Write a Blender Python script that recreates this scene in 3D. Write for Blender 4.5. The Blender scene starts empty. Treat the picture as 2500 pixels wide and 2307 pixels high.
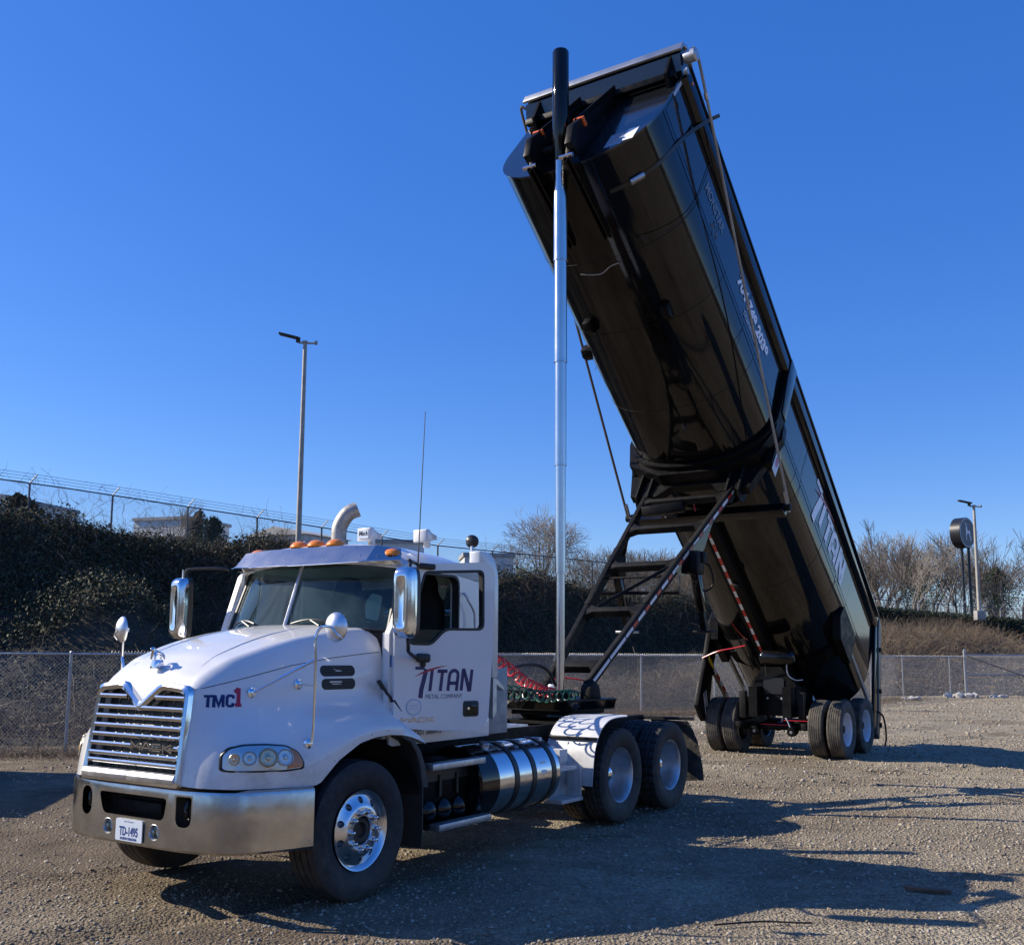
import bpy, bmesh, math, random
import numpy as np
from mathutils import Vector, Matrix
from mathutils.bvhtree import BVHTree
random.seed(7); rng = np.random.default_rng(7)
scene = bpy.context.scene
COL = scene.collection
R = math.radians
# ------------------------------------------------------------------ camera
CAM_H, PITCH, ROLL, FPX = 1.871, 0.133, 0.007, 2498.5
cd = bpy.data.cameras.new('camera'); cam = bpy.data.objects.new('camera', cd); COL.objects.link(cam)
cd.sensor_fit = 'HORIZONTAL'; cd.sensor_width = 36.0; cd.lens = 36.0*FPX/2500
cd.shift_x = 0.0; cd.shift_y = (1255.9-1153.5)/2500
cd.clip_end = 3000; cd.clip_start = 0.05
_c, _s = math.cos(PITCH), math.sin(PITCH)
Rw = Matrix(((1,0,0),(0,-_s,_c),(0,_c,_s)))
_cr, _sr = math.cos(ROLL), math.sin(ROLL)
Rw = Matrix(((_cr,_sr,0),(-_sr,_cr,0),(0,0,1))) @ Rw
right, up, fwd = Rw[0], Rw[1], Rw[2]
cam.matrix_world = Matrix(((right[0],up[0],-fwd[0],0),(right[1],up[1],-fwd[1],0),(right[2],up[2],-fwd[2],CAM_H),(0,0,0,1)))
scene.camera = cam
# ------------------------------------------------------------------ sky, sun, exposure
SUN_EL = R(31.5); SUN_TO = Vector((-0.985, 0.165, 0)).normalized()
w = bpy.data.worlds.new('World'); scene.world = w; w.use_nodes = True
nt = w.node_tree; bg = nt.nodes['Background']
sk = nt.nodes.new('ShaderNodeTexSky'); sk.sky_type = 'NISHITA'; sk.sun_disc = False
sk.sun_elevation = SUN_EL; sk.sun_rotation = math.atan2(SUN_TO.x, SUN_TO.y)
sk.altitude = 200; sk.air_density = 1.0; sk.dust_density = 0.35; sk.ozone_density = 3.2
hs = nt.nodes.new('ShaderNodeHueSaturation'); hs.inputs['Saturation'].default_value = 1.32; hs.inputs['Hue'].default_value = 0.515; hs.inputs['Value'].default_value = 1.0
nt.links.new(sk.outputs[0], hs.inputs['Color']); mixw = nt.nodes.new('ShaderNodeMix'); mixw.data_type = 'RGBA'; mixw.inputs[0].default_value = 0.30; mixw.inputs[7].default_value = (0.36, 1.60, 6.2, 1)
nt.links.new(hs.outputs[0], mixw.inputs[6]); nt.links.new(mixw.outputs[2], bg.inputs[0]); bg.inputs[1].default_value = 0.115
sd = bpy.data.lights.new('sun', 'SUN'); so = bpy.data.objects.new('sun', sd); COL.objects.link(so)
sd.energy = 4.9; sd.angle = R(0.5); sd.color = (1.0, 0.91, 0.77)
dv = -Vector((SUN_TO.x*math.cos(SUN_EL), SUN_TO.y*math.cos(SUN_EL), math.sin(SUN_EL)))
so.rotation_euler = dv.to_track_quat('-Z', 'Y').to_euler(); so.location = (-20, 5, 30)
vs = scene.view_settings; vs.view_transform = 'Standard'; vs.look = 'None'; vs.exposure = 0.50; vs.gamma = 1; vs.use_curve_mapping = False

# ------------------------------------------------------------------ materials
def N(nt, t, **kw):
    n = nt.nodes.new(t)
    for k, v in kw.items():
        if k.startswith('i_'):
            key = k[2:]; key = int(key) if key.isdigit() else key.replace('_', ' ')
            n.inputs[key].default_value = v
        else: setattr(n, k, v)
    return n
def mat(name, col, rough=0.5, metal=0.0, coat=0.0, var=0.0, vscale=3.0, bump=0.0, bscale=20.0, rvar=0.0, col2=None, spec=0.5, coords='Object', thresh=(0.35, 0.65)):
    m = bpy.data.materials.new(name); m.use_nodes = True
    t = m.node_tree; b = t.nodes['Principled BSDF']
    b.inputs['Base Color'].default_value = (*col, 1); b.inputs['Roughness'].default_value = rough
    b.inputs['Metallic'].default_value = metal; b.inputs['Coat Weight'].default_value = coat
    b.inputs['Coat Roughness'].default_value = 0.04; b.inputs['Specular IOR Level'].default_value = spec
    tc = N(t, 'ShaderNodeTexCoord')
    if var or col2:
        nz = N(t, 'ShaderNodeTexNoise', i_Scale=vscale, i_Detail=7.0, i_Roughness=0.65)
        t.links.new(tc.outputs[coords], nz.inputs['Vector'])
        rp = N(t, 'ShaderNodeMapRange', i_1=thresh[0], i_2=thresh[1]); t.links.new(nz.outputs['Fac'], rp.inputs[0])
        mx = N(t, 'ShaderNodeMix', data_type='RGBA'); 
        c2 = col2 or tuple(max(0, c*(1-var)) for c in col)
        mx.inputs[6].default_value = (*col, 1); mx.inputs[7].default_value = (*c2, 1)
        t.links.new(rp.outputs[0], mx.inputs[0]); t.links.new(mx.outputs[2], b.inputs['Base Color'])
    if rvar:
        nz2 = N(t, 'ShaderNodeTexNoise', i_Scale=vscale*1.7, i_Detail=6.0)
        t.links.new(tc.outputs[coords], nz2.inputs['Vector'])
        r2 = N(t, 'ShaderNodeMapRange', i_1=0.3, i_2=0.7, i_3=rough, i_4=rough+rvar); t.links.new(nz2.outputs['Fac'], r2.inputs[0])
        t.links.new(r2.outputs[0], b.inputs['Roughness'])
    if bump:
        nz3 = N(t, 'ShaderNodeTexNoise', i_Scale=bscale, i_Detail=3.0); t.links.new(tc.outputs[coords], nz3.inputs['Vector'])
        bp = N(t, 'ShaderNodeBump', i_Strength=1.0, i_Distance=bump); t.links.new(nz3.outputs['Fac'], bp.inputs['Height'])
        t.links.new(bp.outputs[0], b.inputs['Normal'])
        if coat: t.links.new(bp.outputs[0], b.inputs['Coat Normal'])
    return m
M = {}
M['white'] = mat('white_paint', (0.77,0.76,0.735), 0.32, coat=0.9, var=0.07, vscale=1.5, rvar=0.12)
M['chrome'] = mat('chrome', (0.78,0.79,0.80), 0.07, metal=1, rvar=0.06, vscale=6, bump=0.0006, bscale=6)
M['steelbump'] = mat('brushed_steel', (0.58,0.565,0.54), 0.15, metal=1, rvar=0.14, vscale=4, var=0.3, bump=0.0016, bscale=3)
M['cylchrome'] = mat('hard_chrome', (0.68,0.67,0.65), 0.17, metal=1, rvar=0.06, vscale=2, var=0.08)
M['alu'] = mat('aluminium', (0.62,0.63,0.64), 0.33, metal=0.85, rvar=0.2, var=0.25, vscale=9)
M['dullalu'] = mat('dull_aluminium_plate', (0.40,0.405,0.41), 0.5, metal=0.5, rvar=0.2, var=0.3, vscale=7)
M['visor'] = mat('visor_steel', (0.50,0.49,0.50), 0.21, metal=1, rvar=0.08, vscale=2, bump=0.001, bscale=2)
M['black'] = mat('black_gloss_paint', (0.004,0.004,0.0045), 0.035, bump=0.0035, bscale=1.1, rvar=0.07, vscale=2, spec=0.42, col2=(0.016,0.0145,0.012), thresh=(0.5,0.85))
M['blackframe'] = mat('black_chassis_paint', (0.004,0.004,0.0045), 0.33, col2=(0.008,0.0075,0.007), vscale=5, rvar=0.25, spec=0.12)
M['grime'] = mat('grimy_black_steel', (0.008,0.008,0.008), 0.5, col2=(0.024,0.021,0.017), vscale=9, rvar=0.2, bump=0.002, bscale=40, spec=0.16, thresh=(0.45,0.75))
M['plastic'] = mat('black_plastic', (0.012,0.012,0.013), 0.42)
M['darkgrey'] = mat('dark_grey_plastic', (0.045,0.043,0.04), 0.6, var=0.3, vscale=8)
M['rubber'] = mat('tyre_rubber', (0.014,0.014,0.015), 0.72, col2=(0.045,0.04,0.035), vscale=14, thresh=(0.45,0.8), bump=0.001, bscale=60)
M['rubberdust'] = mat('dusty_tyre_rubber', (0.035,0.033,0.03), 0.85, col2=(0.12,0.105,0.08), vscale=7, bump=0.0015, bscale=70)
M['whitewheel'] = mat('white_wheel_paint', (0.7,0.72,0.75), 0.35, var=0.15, vscale=5)
M['glass'] = None
M['amber'] = mat('amber_lens', (0.85,0.23,0.01), 0.15, coat=1)
M['red'] = mat('red_reflector', (0.55,0.03,0.02), 0.3)
M['redhose'] = mat('red_rubber_hose', (0.55,0.02,0.03), 0.3)
M['greenhose'] = mat('green_rubber_hose', (0.01,0.10,0.06), 0.3)
M['whitetape'] = mat('white_reflective_tape', (0.72,0.73,0.75), 0.35)
M['navy'] = mat('navy_vinyl', (0.02,0.02,0.11), 0.3)
M['redvinyl'] = mat('red_vinyl', (0.45,0.02,0.05), 0.3)
M['greytext'] = mat('grey_vinyl', (0.12,0.13,0.17), 0.4)
M['palegrey'] = mat('pale_grey_vinyl', (0.42,0.5,0.6), 0.4)
M['dimgrey'] = mat('dim_grey_vinyl', (0.20,0.23,0.26), 0.3)
M['whitevinyl'] = mat('white_vinyl', (0.88,0.9,0.93), 0.35)
M['plate'] = mat('licence_plate_white', (0.62,0.68,0.76), 0.35)
M['blue'] = mat('blue_sticker', (0.02,0.14,0.42), 0.35)
M['yellow'] = mat('yellow_sticker', (0.6,0.42,0.03), 0.4)
M['stick_orange'] = mat('orange_sticker', (0.75,0.14,0.02), 0.4)
M['interior'] = mat('cab_interior_fabric', (0.5,0.52,0.52), 0.85)
M['dash'] = mat('grey_dashboard', (0.45,0.52,0.50), 0.7)
M['seat'] = mat('black_seat_fabric', (0.012,0.012,0.013), 0.9)
M['galv'] = mat('galvanised_steel', (0.44,0.45,0.46), 0.42, metal=0.6, var=0.3, vscale=12)
M['wire'] = mat('galvanised_wire', (0.56,0.56,0.55), 0.45, metal=0.5)
M['darkwire'] = mat('weathered_wire', (0.11,0.11,0.115), 0.5, metal=0.5)
M['pole'] = mat('weathered_pole', (0.42,0.39,0.33), 0.6, metal=0.15, var=0.3, vscale=3)
M['concrete'] = mat('concrete', (0.36,0.34,0.31), 0.85, var=0.3, vscale=3)
M['signblack'] = mat('black_sign_face', (0.018,0.018,0.022), 0.35)
M['signgrey'] = mat('dark_grey_sign_face', (0.075,0.07,0.085), 0.4)
M['wall'] = mat('pale_wall_panel', (0.82,0.80,0.74), 0.75, var=0.12, vscale=2)
M['roof'] = mat('grey_roof', (0.42,0.41,0.39), 0.7, var=0.2, vscale=2)
M['bark'] = mat('grey_bark', (0.17,0.14,0.11), 0.9, var=0.35, vscale=2, coords='Generated')
M['barklight'] = mat('pale_bark', (0.28,0.245,0.205), 0.9, var=0.3, vscale=2)
M['conifer'] = mat('evergreen_needles', (0.035,0.06,0.028), 0.8, col2=(0.075,0.095,0.045), vscale=1.2)
M['soil'] = mat('bank_soil', (0.06,0.048,0.033), 0.95, col2=(0.02,0.022,0.012), vscale=0.8, bump=0.03, bscale=6)
M['wood'] = mat('broken_wood', (0.22,0.12,0.07), 0.85, var=0.4, vscale=12)
M['darkwood'] = mat('damp_dark_wood', (0.03,0.024,0.018), 0.85, var=0.4, vscale=20)
M['paper'] = mat('white_paper', (0.8,0.8,0.78), 0.6)
M['satin'] = mat('satin_stainless', (0.82,0.82,0.81), 0.3, metal=0.9, rvar=0.1)
M['panel'] = mat('sky_reflecting_black_sheet', (0.008,0.009,0.012), 0.05, bump=0.002, bscale=1.0, rvar=0.03, vscale=2, spec=0.65)  # same paint as the tub, mirror strength raised for the sky reflection
M['capalu'] = mat('brushed_cap_aluminium', (0.55,0.54,0.52), 0.35, metal=0.9, rvar=0.1, vscale=2, var=0.1)
M['alu2'] = mat('satin_fairing_paint', (0.66,0.67,0.67), 0.3, metal=0.25, coat=0.4, var=0.08, vscale=4)
M['refl'] = mat('lamp_reflector', (0.86,0.85,0.80), 0.3, metal=0.6, bump=0.003, bscale=25)
M['bowl'] = mat('amber_tinted_reflector', (0.85,0.66,0.42), 0.2, metal=0.6, bump=0.004, bscale=30)
M['amberglow'] = mat('amber_lens_plastic', (0.85,0.24,0.012), 0.25, coat=0.5, bump=0.002, bscale=120)
M['blueink'] = mat('dark_blue_ink', (0.02,0.05,0.22), 0.4)
M['heated'] = mat('weathered_exhaust_steel', (0.27,0.25,0.21), 0.45, metal=0.8, col2=(0.42,0.41,0.40), vscale=16, rvar=0.2)
M['tank'] = mat('polished_tank', (0.72,0.73,0.75), 0.12, metal=1, rvar=0.10, vscale=5, bump=0.0015, bscale=4)
M['fender'] = mat('white_fender_steel', (0.70,0.70,0.69), 0.35, metal=0.1, var=0.12, vscale=4, rvar=0.15)
M['flap'] = mat('muddy_rubber_flap', (0.035,0.034,0.032), 0.85, col2=(0.10,0.088,0.068), vscale=6, bump=0.01, bscale=18)
M['bulk'] = mat('black_satin_panel', (0.010,0.011,0.013), 0.12, coat=0.6, rvar=0.05, bump=0.002, bscale=1.5)
M['armbrown'] = mat('bronze_brown_metal', (0.16,0.13,0.10), 0.4, metal=0.5)

M['stickergrey'] = mat('blue_grey_decal', (0.26,0.34,0.46), 0.35)
M['rubble'] = mat('pale_rubble', (0.5,0.48,0.44), 0.9, var=0.3, vscale=6)
M['galvdull'] = mat('dull_steel_angle', (0.34,0.32,0.28), 0.5, metal=0.2, var=0.3)
def mudfilm(m, ztop, amount, col=(0.20,0.155,0.105)):
    t = m.node_tree; b = t.nodes['Principled BSDF']; tc = N(t, 'ShaderNodeTexCoord'); sp = N(t, 'ShaderNodeSeparateXYZ'); t.links.new(tc.outputs['Object'], sp.inputs[0])
    nz = N(t, 'ShaderNodeTexNoise', i_Scale=5.0, i_Detail=9.0, i_Roughness=0.75); t.links.new(tc.outputs['Object'], nz.inputs['Vector'])
    h = N(t, 'ShaderNodeMapRange', i_1=ztop, i_2=ztop-0.9, i_3=-0.12, i_4=0.30); t.links.new(sp.outputs[2], h.inputs[0])
    a = N(t, 'ShaderNodeMath', operation='ADD'); t.links.new(h.outputs[0], a.inputs[0]); t.links.new(nz.outputs['Fac'], a.inputs[1])
    r = N(t, 'ShaderNodeMapRange', i_1=0.52, i_2=0.85, i_3=0.0, i_4=amount); t.links.new(a.outputs[0], r.inputs[0])
    mx = N(t, 'ShaderNodeMix', data_type='RGBA'); mx.inputs[7].default_value = (*col, 1); t.links.new(r.outputs[0], mx.inputs[0])
    if b.inputs['Base Color'].links: t.links.new(b.inputs['Base Color'].links[0].from_socket, mx.inputs[6])
    else: mx.inputs[6].default_value = b.inputs['Base Color'].default_value
    t.links.new(mx.outputs[2], b.inputs['Base Color'])
for k_, zt_, am_ in (('white',1.35,0.55),('steelbump',0.70,0.35),('rubber',0.9,0.35),('fender',1.2,0.5),('tank',0.8,0.35),('alu',0.8,0.4),('plastic',1.1,0.3)): mudfilm(M[k_], zt_, am_)
def glassmat(name, tint, rough=0.0, dust_glare=0.035):
    m = bpy.data.materials.new(name); m.use_nodes = True; t = m.node_tree
    t.nodes.remove(t.nodes['Principled BSDF']); out = t.nodes['Material Output']
    tr = N(t, 'ShaderNodeBsdfTransparent'); tr.inputs[0].default_value = (*tint, 1)
    gl = N(t, 'ShaderNodeBsdfGlossy'); gl.inputs['Roughness'].default_value = rough
    fr = N(t, 'ShaderNodeFresnel', i_IOR=1.5)
    tcg = N(t, 'ShaderNodeTexCoord'); ng = N(t, 'ShaderNodeTexNoise', i_Scale=1.6, i_Detail=4.0, i_Distortion=1.5); t.links.new(tcg.outputs['Object'], ng.inputs['Vector']); rg_ = N(t, 'ShaderNodeMapRange', i_1=0.35, i_2=0.7, i_3=dust_glare*0.3, i_4=dust_glare*1.5); t.links.new(ng.outputs['Fac'], rg_.inputs[0])
    df = N(t, 'ShaderNodeBsdfDiffuse'); df.inputs[0].default_value = (0.40,0.66,0.66,1); m0 = N(t, 'ShaderNodeMixShader'); t.links.new(rg_.outputs[0], m0.inputs[0]); t.links.new(tr.outputs[0], m0.inputs[1]); t.links.new(df.outputs[0], m0.inputs[2])  # teal diffuse film: sun glare painted in along with the dust
    mx = N(t, 'ShaderNodeMixShader'); t.links.new(fr.outputs[0], mx.inputs[0]); t.links.new(m0.outputs[0], mx.inputs[1]); t.links.new(gl.outputs[0], mx.inputs[2])
    t.links.new(mx.outputs[0], out.inputs[0]); return m
M['glass'] = glassmat('window_glass', (0.74,0.86,0.83))
M['screen'] = glassmat('dust_glare_windscreen', (0.66,0.84,0.79), 0.0, 0.075)
M['lens'] = glassmat('clear_lens', (0.92,0.95,0.97), 0.02)
def leafmat(name, cols, rough=0.75, trans=0.15):
    m = bpy.data.materials.new(name); m.use_nodes = True; t = m.node_tree; b = t.nodes['Principled BSDF']
    g = N(t, 'ShaderNodeNewGeometry'); cr = N(t, 'ShaderNodeValToRGB'); cr.color_ramp.interpolation = 'LINEAR'
    el = cr.color_ramp.elements; 
    for i, c in enumerate(cols):
        e = el[i] if i < 2 else el.new(0.5)
        e.position = i/(len(cols)-1) if i < 2 else 0.5
    for i, c in enumerate(cols):
        pass
    while len(el) > 1: el.remove(el[0])
    el[0].position = 0; el[0].color = (*cols[0], 1)
    for i, c in enumerate(cols[1:]):
        e = el.new((i+1)/(len(cols)-1)); e.color = (*c, 1)
    t.links.new(g.outputs['Random Per Island'], cr.inputs[0]); t.links.new(cr.outputs[0], b.inputs['Base Color'])
    b.inputs['Roughness'].default_value = rough
    return m
M['leaf'] = leafmat('vine_leaves', [(0.018,0.026,0.010),(0.045,0.058,0.018),(0.085,0.085,0.032),(0.03,0.034,0.016),(0.13,0.10,0.055)])
M['twig'] = leafmat('dry_vine_twigs', [(0.035,0.026,0.017),(0.09,0.068,0.043),(0.16,0.125,0.08),(0.05,0.036,0.024)])
M['hedgeleaf'] = leafmat('hedge_leaves', [(0.012,0.020,0.009),(0.03,0.045,0.016),(0.018,0.028,0.012)])
M['brush'] = leafmat('dry_brush', [(0.09,0.062,0.04),(0.19,0.135,0.085),(0.26,0.20,0.13),(0.12,0.08,0.055)])
M['litter'] = leafmat('leaf_litter', [(0.12,0.085,0.05),(0.25,0.19,0.12),(0.18,0.12,0.07)])
M['stone'] = leafmat('crushed_stone', [(0.17,0.135,0.095),(0.29,0.245,0.18),(0.34,0.29,0.215),(0.24,0.175,0.115),(0.45,0.41,0.33)], 0.9)
# gravel lot
def groundmat():
    m = bpy.data.materials.new('gravel_ground'); m.use_nodes = True; t = m.node_tree; b = t.nodes['Principled BSDF']; L = t.links
    tc = N(t, 'ShaderNodeTexCoord'); P = tc.outputs['Object']
    n1 = N(t, 'ShaderNodeTexNoise', i_Scale=0.16, i_Detail=6.0, i_Roughness=0.6); L.new(P, n1.inputs['Vector'])
    n2 = N(t, 'ShaderNodeTexNoise', i_Scale=1.7, i_Detail=8.0, i_Roughness=0.7); L.new(P, n2.inputs['Vector'])
    v1 = N(t, 'ShaderNodeTexVoronoi', i_Scale=38.0); L.new(P, v1.inputs['Vector'])
    v2 = N(t, 'ShaderNodeTexVoronoi', i_Scale=95.0); L.new(P, v2.inputs['Vector'])
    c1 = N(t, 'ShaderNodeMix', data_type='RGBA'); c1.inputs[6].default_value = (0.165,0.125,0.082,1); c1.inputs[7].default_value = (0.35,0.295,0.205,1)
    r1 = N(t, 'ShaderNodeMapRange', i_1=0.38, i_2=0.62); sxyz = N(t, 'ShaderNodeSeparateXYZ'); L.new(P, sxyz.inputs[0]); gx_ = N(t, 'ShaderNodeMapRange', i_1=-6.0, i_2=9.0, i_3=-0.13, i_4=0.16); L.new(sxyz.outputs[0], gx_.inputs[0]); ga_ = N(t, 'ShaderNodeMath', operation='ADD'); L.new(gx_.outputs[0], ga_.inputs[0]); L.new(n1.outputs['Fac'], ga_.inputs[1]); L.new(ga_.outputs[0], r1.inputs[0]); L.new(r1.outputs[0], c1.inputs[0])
    c2 = N(t, 'ShaderNodeMix', data_type='RGBA', blend_type='MULTIPLY'); c2.inputs[0].default_value = 1.0
    r2 = N(t, 'ShaderNodeMapRange', i_1=0.25, i_2=0.75, i_3=0.62, i_4=1.3); L.new(n2.outputs['Fac'], r2.inputs[0])
    L.new(c1.outputs[2], c2.inputs[6]); L.new(r2.outputs[0], c2.inputs[7])
    # individual stone tint
    sp = N(t, 'ShaderNodeSeparateColor'); L.new(v1.outputs['Color'], sp.inputs[0])
    r3 = N(t, 'ShaderNodeMapRange', i_1=0.0, i_2=1.0, i_3=0.68, i_4=1.38); L.new(sp.outputs[0], r3.inputs[0])
    c3 = N(t, 'ShaderNodeMix', data_type='RGBA', blend_type='MULTIPLY'); L.new(r1.outputs[0], c3.inputs[0]); L.new(c2.outputs[2], c3.inputs[6]); L.new(r3.outputs[0], c3.inputs[7])
    sp2 = N(t, 'ShaderNodeSeparateColor'); L.new(v2.outputs['Color'], sp2.inputs[0])
    r4 = N(t, 'ShaderNodeMapRange', i_1=0.0, i_2=1.0, i_3=0.7, i_4=1.35); L.new(sp2.outputs[1], r4.inputs[0])
    c4 = N(t, 'ShaderNodeMix', data_type='RGBA', blend_type='MULTIPLY'); c4.inputs[0].default_value = 0.8; L.new(c3.outputs[2], c4.inputs[6]); L.new(r4.outputs[0], c4.inputs[7])
    n5 = N(t, 'ShaderNodeTexNoise', i_Scale=0.42, i_Detail=5.0, i_Roughness=0.7, i_Distortion=0.6); mp = N(t, 'ShaderNodeMapping'); mp.inputs['Scale'].default_value = (0.6,1.6,1); mp.inputs['Rotation'].default_value = (0,0,0.35); L.new(P, mp.inputs[0]); L.new(mp.outputs[0], n5.inputs['Vector'])
    r5 = N(t, 'ShaderNodeMapRange', i_1=0.52, i_2=0.68, i_3=0.0, i_4=0.75); L.new(n5.outputs['Fac'], r5.inputs[0])
    c5 = N(t, 'ShaderNodeMix', data_type='RGBA', blend_type='MULTIPLY'); c5.inputs[7].default_value = (0.50,0.42,0.34,1); L.new(r5.outputs[0], c5.inputs[0]); L.new(c4.outputs[2], c5.inputs[6])
    L.new(c5.outputs[2], b.inputs['Base Color']); b.inputs['Roughness'].default_value = 0.95; b.inputs['Specular IOR Level'].default_value = 0.2
    ad = N(t, 'ShaderNodeMath', operation='MULTIPLY_ADD'); ad.inputs[1].default_value = -1.2; L.new(v1.outputs['Distance'], ad.inputs[0]); L.new(n2.outputs['Fac'], ad.inputs[2])
    bp = N(t, 'ShaderNodeBump', i_Strength=1.0, i_Distance=0.022); L.new(ad.outputs[0], bp.inputs['Height'])
    bp2 = N(t, 'ShaderNodeBump', i_Strength=0.8, i_Distance=0.008); L.new(v2.outputs['Distance'], bp2.inputs['Height']); L.new(bp.outputs[0], bp2.inputs['Normal'])
    L.new(bp2.outputs[0], b.inputs['Normal'])
    return m
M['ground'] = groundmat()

# ------------------------------------------------------------------ helpers
def tag(o, label=None, cat=None, group=None, kind=None):
    if label: o['label'] = label
    if cat: o['category'] = cat
    if group: o['group'] = group
    if kind: o['kind'] = kind
    return o
def empty(name, loc=(0,0,0), rz=0.0):
    o = bpy.data.objects.new(name, None); o.location = loc; o.rotation_euler = (0,0,rz); COL.objects.link(o); o.empty_display_size = 0.2
    return o
class MB:
    def __init__(s): s.bm = bmesh.new()
    def face(s, pts):
        vs = [s.bm.verts.new(p) for p in pts]
        try: return s.bm.faces.new(vs)
        except ValueError: return None
    def box(s, c, d, rot=None, bev=0.0):
        r = bmesh.ops.create_cube(s.bm, size=1.0); vs = r['verts']
        mt = Matrix.Translation(c) @ (rot.to_4x4() if rot is not None else Matrix.Identity(4)) @ Matrix.Diagonal((*d, 1))
        bmesh.ops.transform(s.bm, matrix=mt, verts=vs)
        if bev:
            es = list({e for v in vs for e in v.link_edges})
            bmesh.ops.bevel(s.bm, geom=es, offset=bev, segments=2, profile=0.5, affect='EDGES')
        return s
    def beam(s, p0, p1, w, h, upv=(0,0,1), bev=0.0):
        p0, p1 = Vector(p0), Vector(p1); d = p1-p0; L = d.length; x = d.normalized(); u = Vector(upv); y = u.cross(x)
        if y.length < 1e-4: y = Vector((0,1,0)).cross(x)
        y.normalize(); z = x.cross(y)
        rot = Matrix((x, y, z)).transposed()
        return s.box((p0+p1)/2, (L, w, h), rot, bev)
    def tube(s, pts, r, n=10, cap=True, closed=False):
        pts = [Vector(p) for p in pts]; k = len(pts); rs = r if hasattr(r, '__len__') else [r]*k
        rings = []; prev = None
        for i in range(k):
            if closed: d = pts[(i+1) % k]-pts[i-1]
            else: d = (pts[min(i+1, k-1)]-pts[max(i-1, 0)])
            d.normalize()
            if prev is None:
                a = Vector((0,0,1)) if abs(d.z) < 0.9 else Vector((1,0,0)); u = d.cross(a).normalized()
            else:
                u = (prev - d*prev.dot(d)); u = u.normalized() if u.length > 1e-6 else d.cross(Vector((0,0,1))).normalized()
            prev = u; v = d.cross(u)
            rings.append([s.bm.verts.new(pts[i]+rs[i]*(u*math.cos(2*math.pi*j/n)+v*math.sin(2*math.pi*j/n))) for j in range(n)])
        m = k if closed else k-1
        for i in range(m):
            a, b = rings[i], rings[(i+1) % k]
            for j in range(n): s.bm.faces.new((a[j], a[(j+1) % n], b[(j+1) % n], b[j]))
        if cap and not closed:
            s.bm.faces.new(rings[0][::-1]); s.bm.faces.new(rings[-1])
        return s
    def lathe(s, prof, o, axis, n=48, closed=False):
        """prof = [(along, radius)]"""
        o = Vector(o); ax = Vector(axis).normalized(); a = Vector((0,0,1)) if abs(ax.z) < 0.9 else Vector((1,0,0)); u = ax.cross(a).normalized(); v = ax.cross(u)
        rings = []
        for (t, r) in prof:
            if r < 1e-6: rings.append([s.bm.verts.new(o+ax*t)])
            else: rings.append([s.bm.verts.new(o+ax*t+r*(u*math.cos(2*math.pi*j/n)+v*math.sin(2*math.pi*j/n))) for j in range(n)])
        m = len(rings) if closed else len(rings)-1
        for i in range(m):
            a, b = rings[i], rings[(i+1) % len(rings)]
            for j in range(n):
                j2 = (j+1) % n
                if len(a) == 1 and len(b) == 1: continue
                if len(a) == 1: s.bm.faces.new((a[0], b[j2], b[j]))
                elif len(b) == 1: s.bm.faces.new((a[j], a[j2], b[0]))
                else: s.bm.faces.new((a[j], a[j2], b[j2], b[j]))
        return s
    def prism(s, poly, f, t0, t1, side=True):
        """poly 2-D points, f(u,v,t)->3-D ; extruded t0..t1"""
        a = [s.bm.verts.new(f(u, v, t0)) for u, v in poly]; b = [s.bm.verts.new(f(u, v, t1)) for u, v in poly]; n = len(poly)
        s.bm.faces.new(a); s.bm.faces.new(b[::-1])
        for i in range(n): s.bm.faces.new((a[i], b[i], b[(i+1) % n], a[(i+1) % n]))
        return s
    def grid(s, rows):
        vr = [[s.bm.verts.new(p) for p in r] for r in rows]
        for i in range(len(vr)-1):
            for j in range(len(vr[0])-1): s.bm.faces.new((vr[i][j], vr[i][j+1], vr[i+1][j+1], vr[i+1][j]))
        return vr
    def build(s, name, m, parent=None, smooth=35.0, solid=0.0, bevel=0.0):
        bm = s.bm
        if solid:
            bmesh.ops.recalc_face_normals(bm, faces=bm.faces[:]); bmesh.ops.solidify(bm, geom=bm.faces[:], thickness=solid)
        bmesh.ops.recalc_face_normals(bm, faces=bm.faces[:])
        if bevel:
            es = [e for e in bm.edges if len(e.link_faces) == 2 and e.calc_face_angle(0) > R(40)]
            bmesh.ops.bevel(bm, geom=es, offset=bevel, segments=2, profile=0.5, affect='EDGES', clamp_overlap=True)
        if smooth:
            for f in bm.faces: f.smooth = True
            for e in bm.edges:
                if len(e.link_faces) != 2 or e.calc_face_angle(0) > R(smooth): e.smooth = False
        me = bpy.data.meshes.new(name); bm.to_mesh(me); bm.free()
        o = bpy.data.objects.new(name, me); COL.objects.link(o)
        for x in (m if isinstance(m, list) else [m]): me.materials.append(x)
        if parent is not None: o.parent = parent
        return o
def fastmesh(name, V, F, m, parent=None, k=None):
    """V (n,3), F (m,k) numpy"""
    me = bpy.data.meshes.new(name); V = np.asarray(V, np.float32); F = np.asarray(F, np.int32); k = F.shape[1]
    me.vertices.add(len(V)); me.vertices.foreach_set('co', V.ravel())
    me.loops.add(F.size); me.loops.foreach_set('vertex_index', F.ravel())
    me.polygons.add(len(F)); me.polygons.foreach_set('loop_start', np.arange(len(F), dtype=np.int32)*k)
    me.update(calc_edges=True); me.materials.append(m)
    o = bpy.data.objects.new(name, me); COL.objects.link(o)
    if parent is not None: o.parent = parent
    return o
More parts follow.
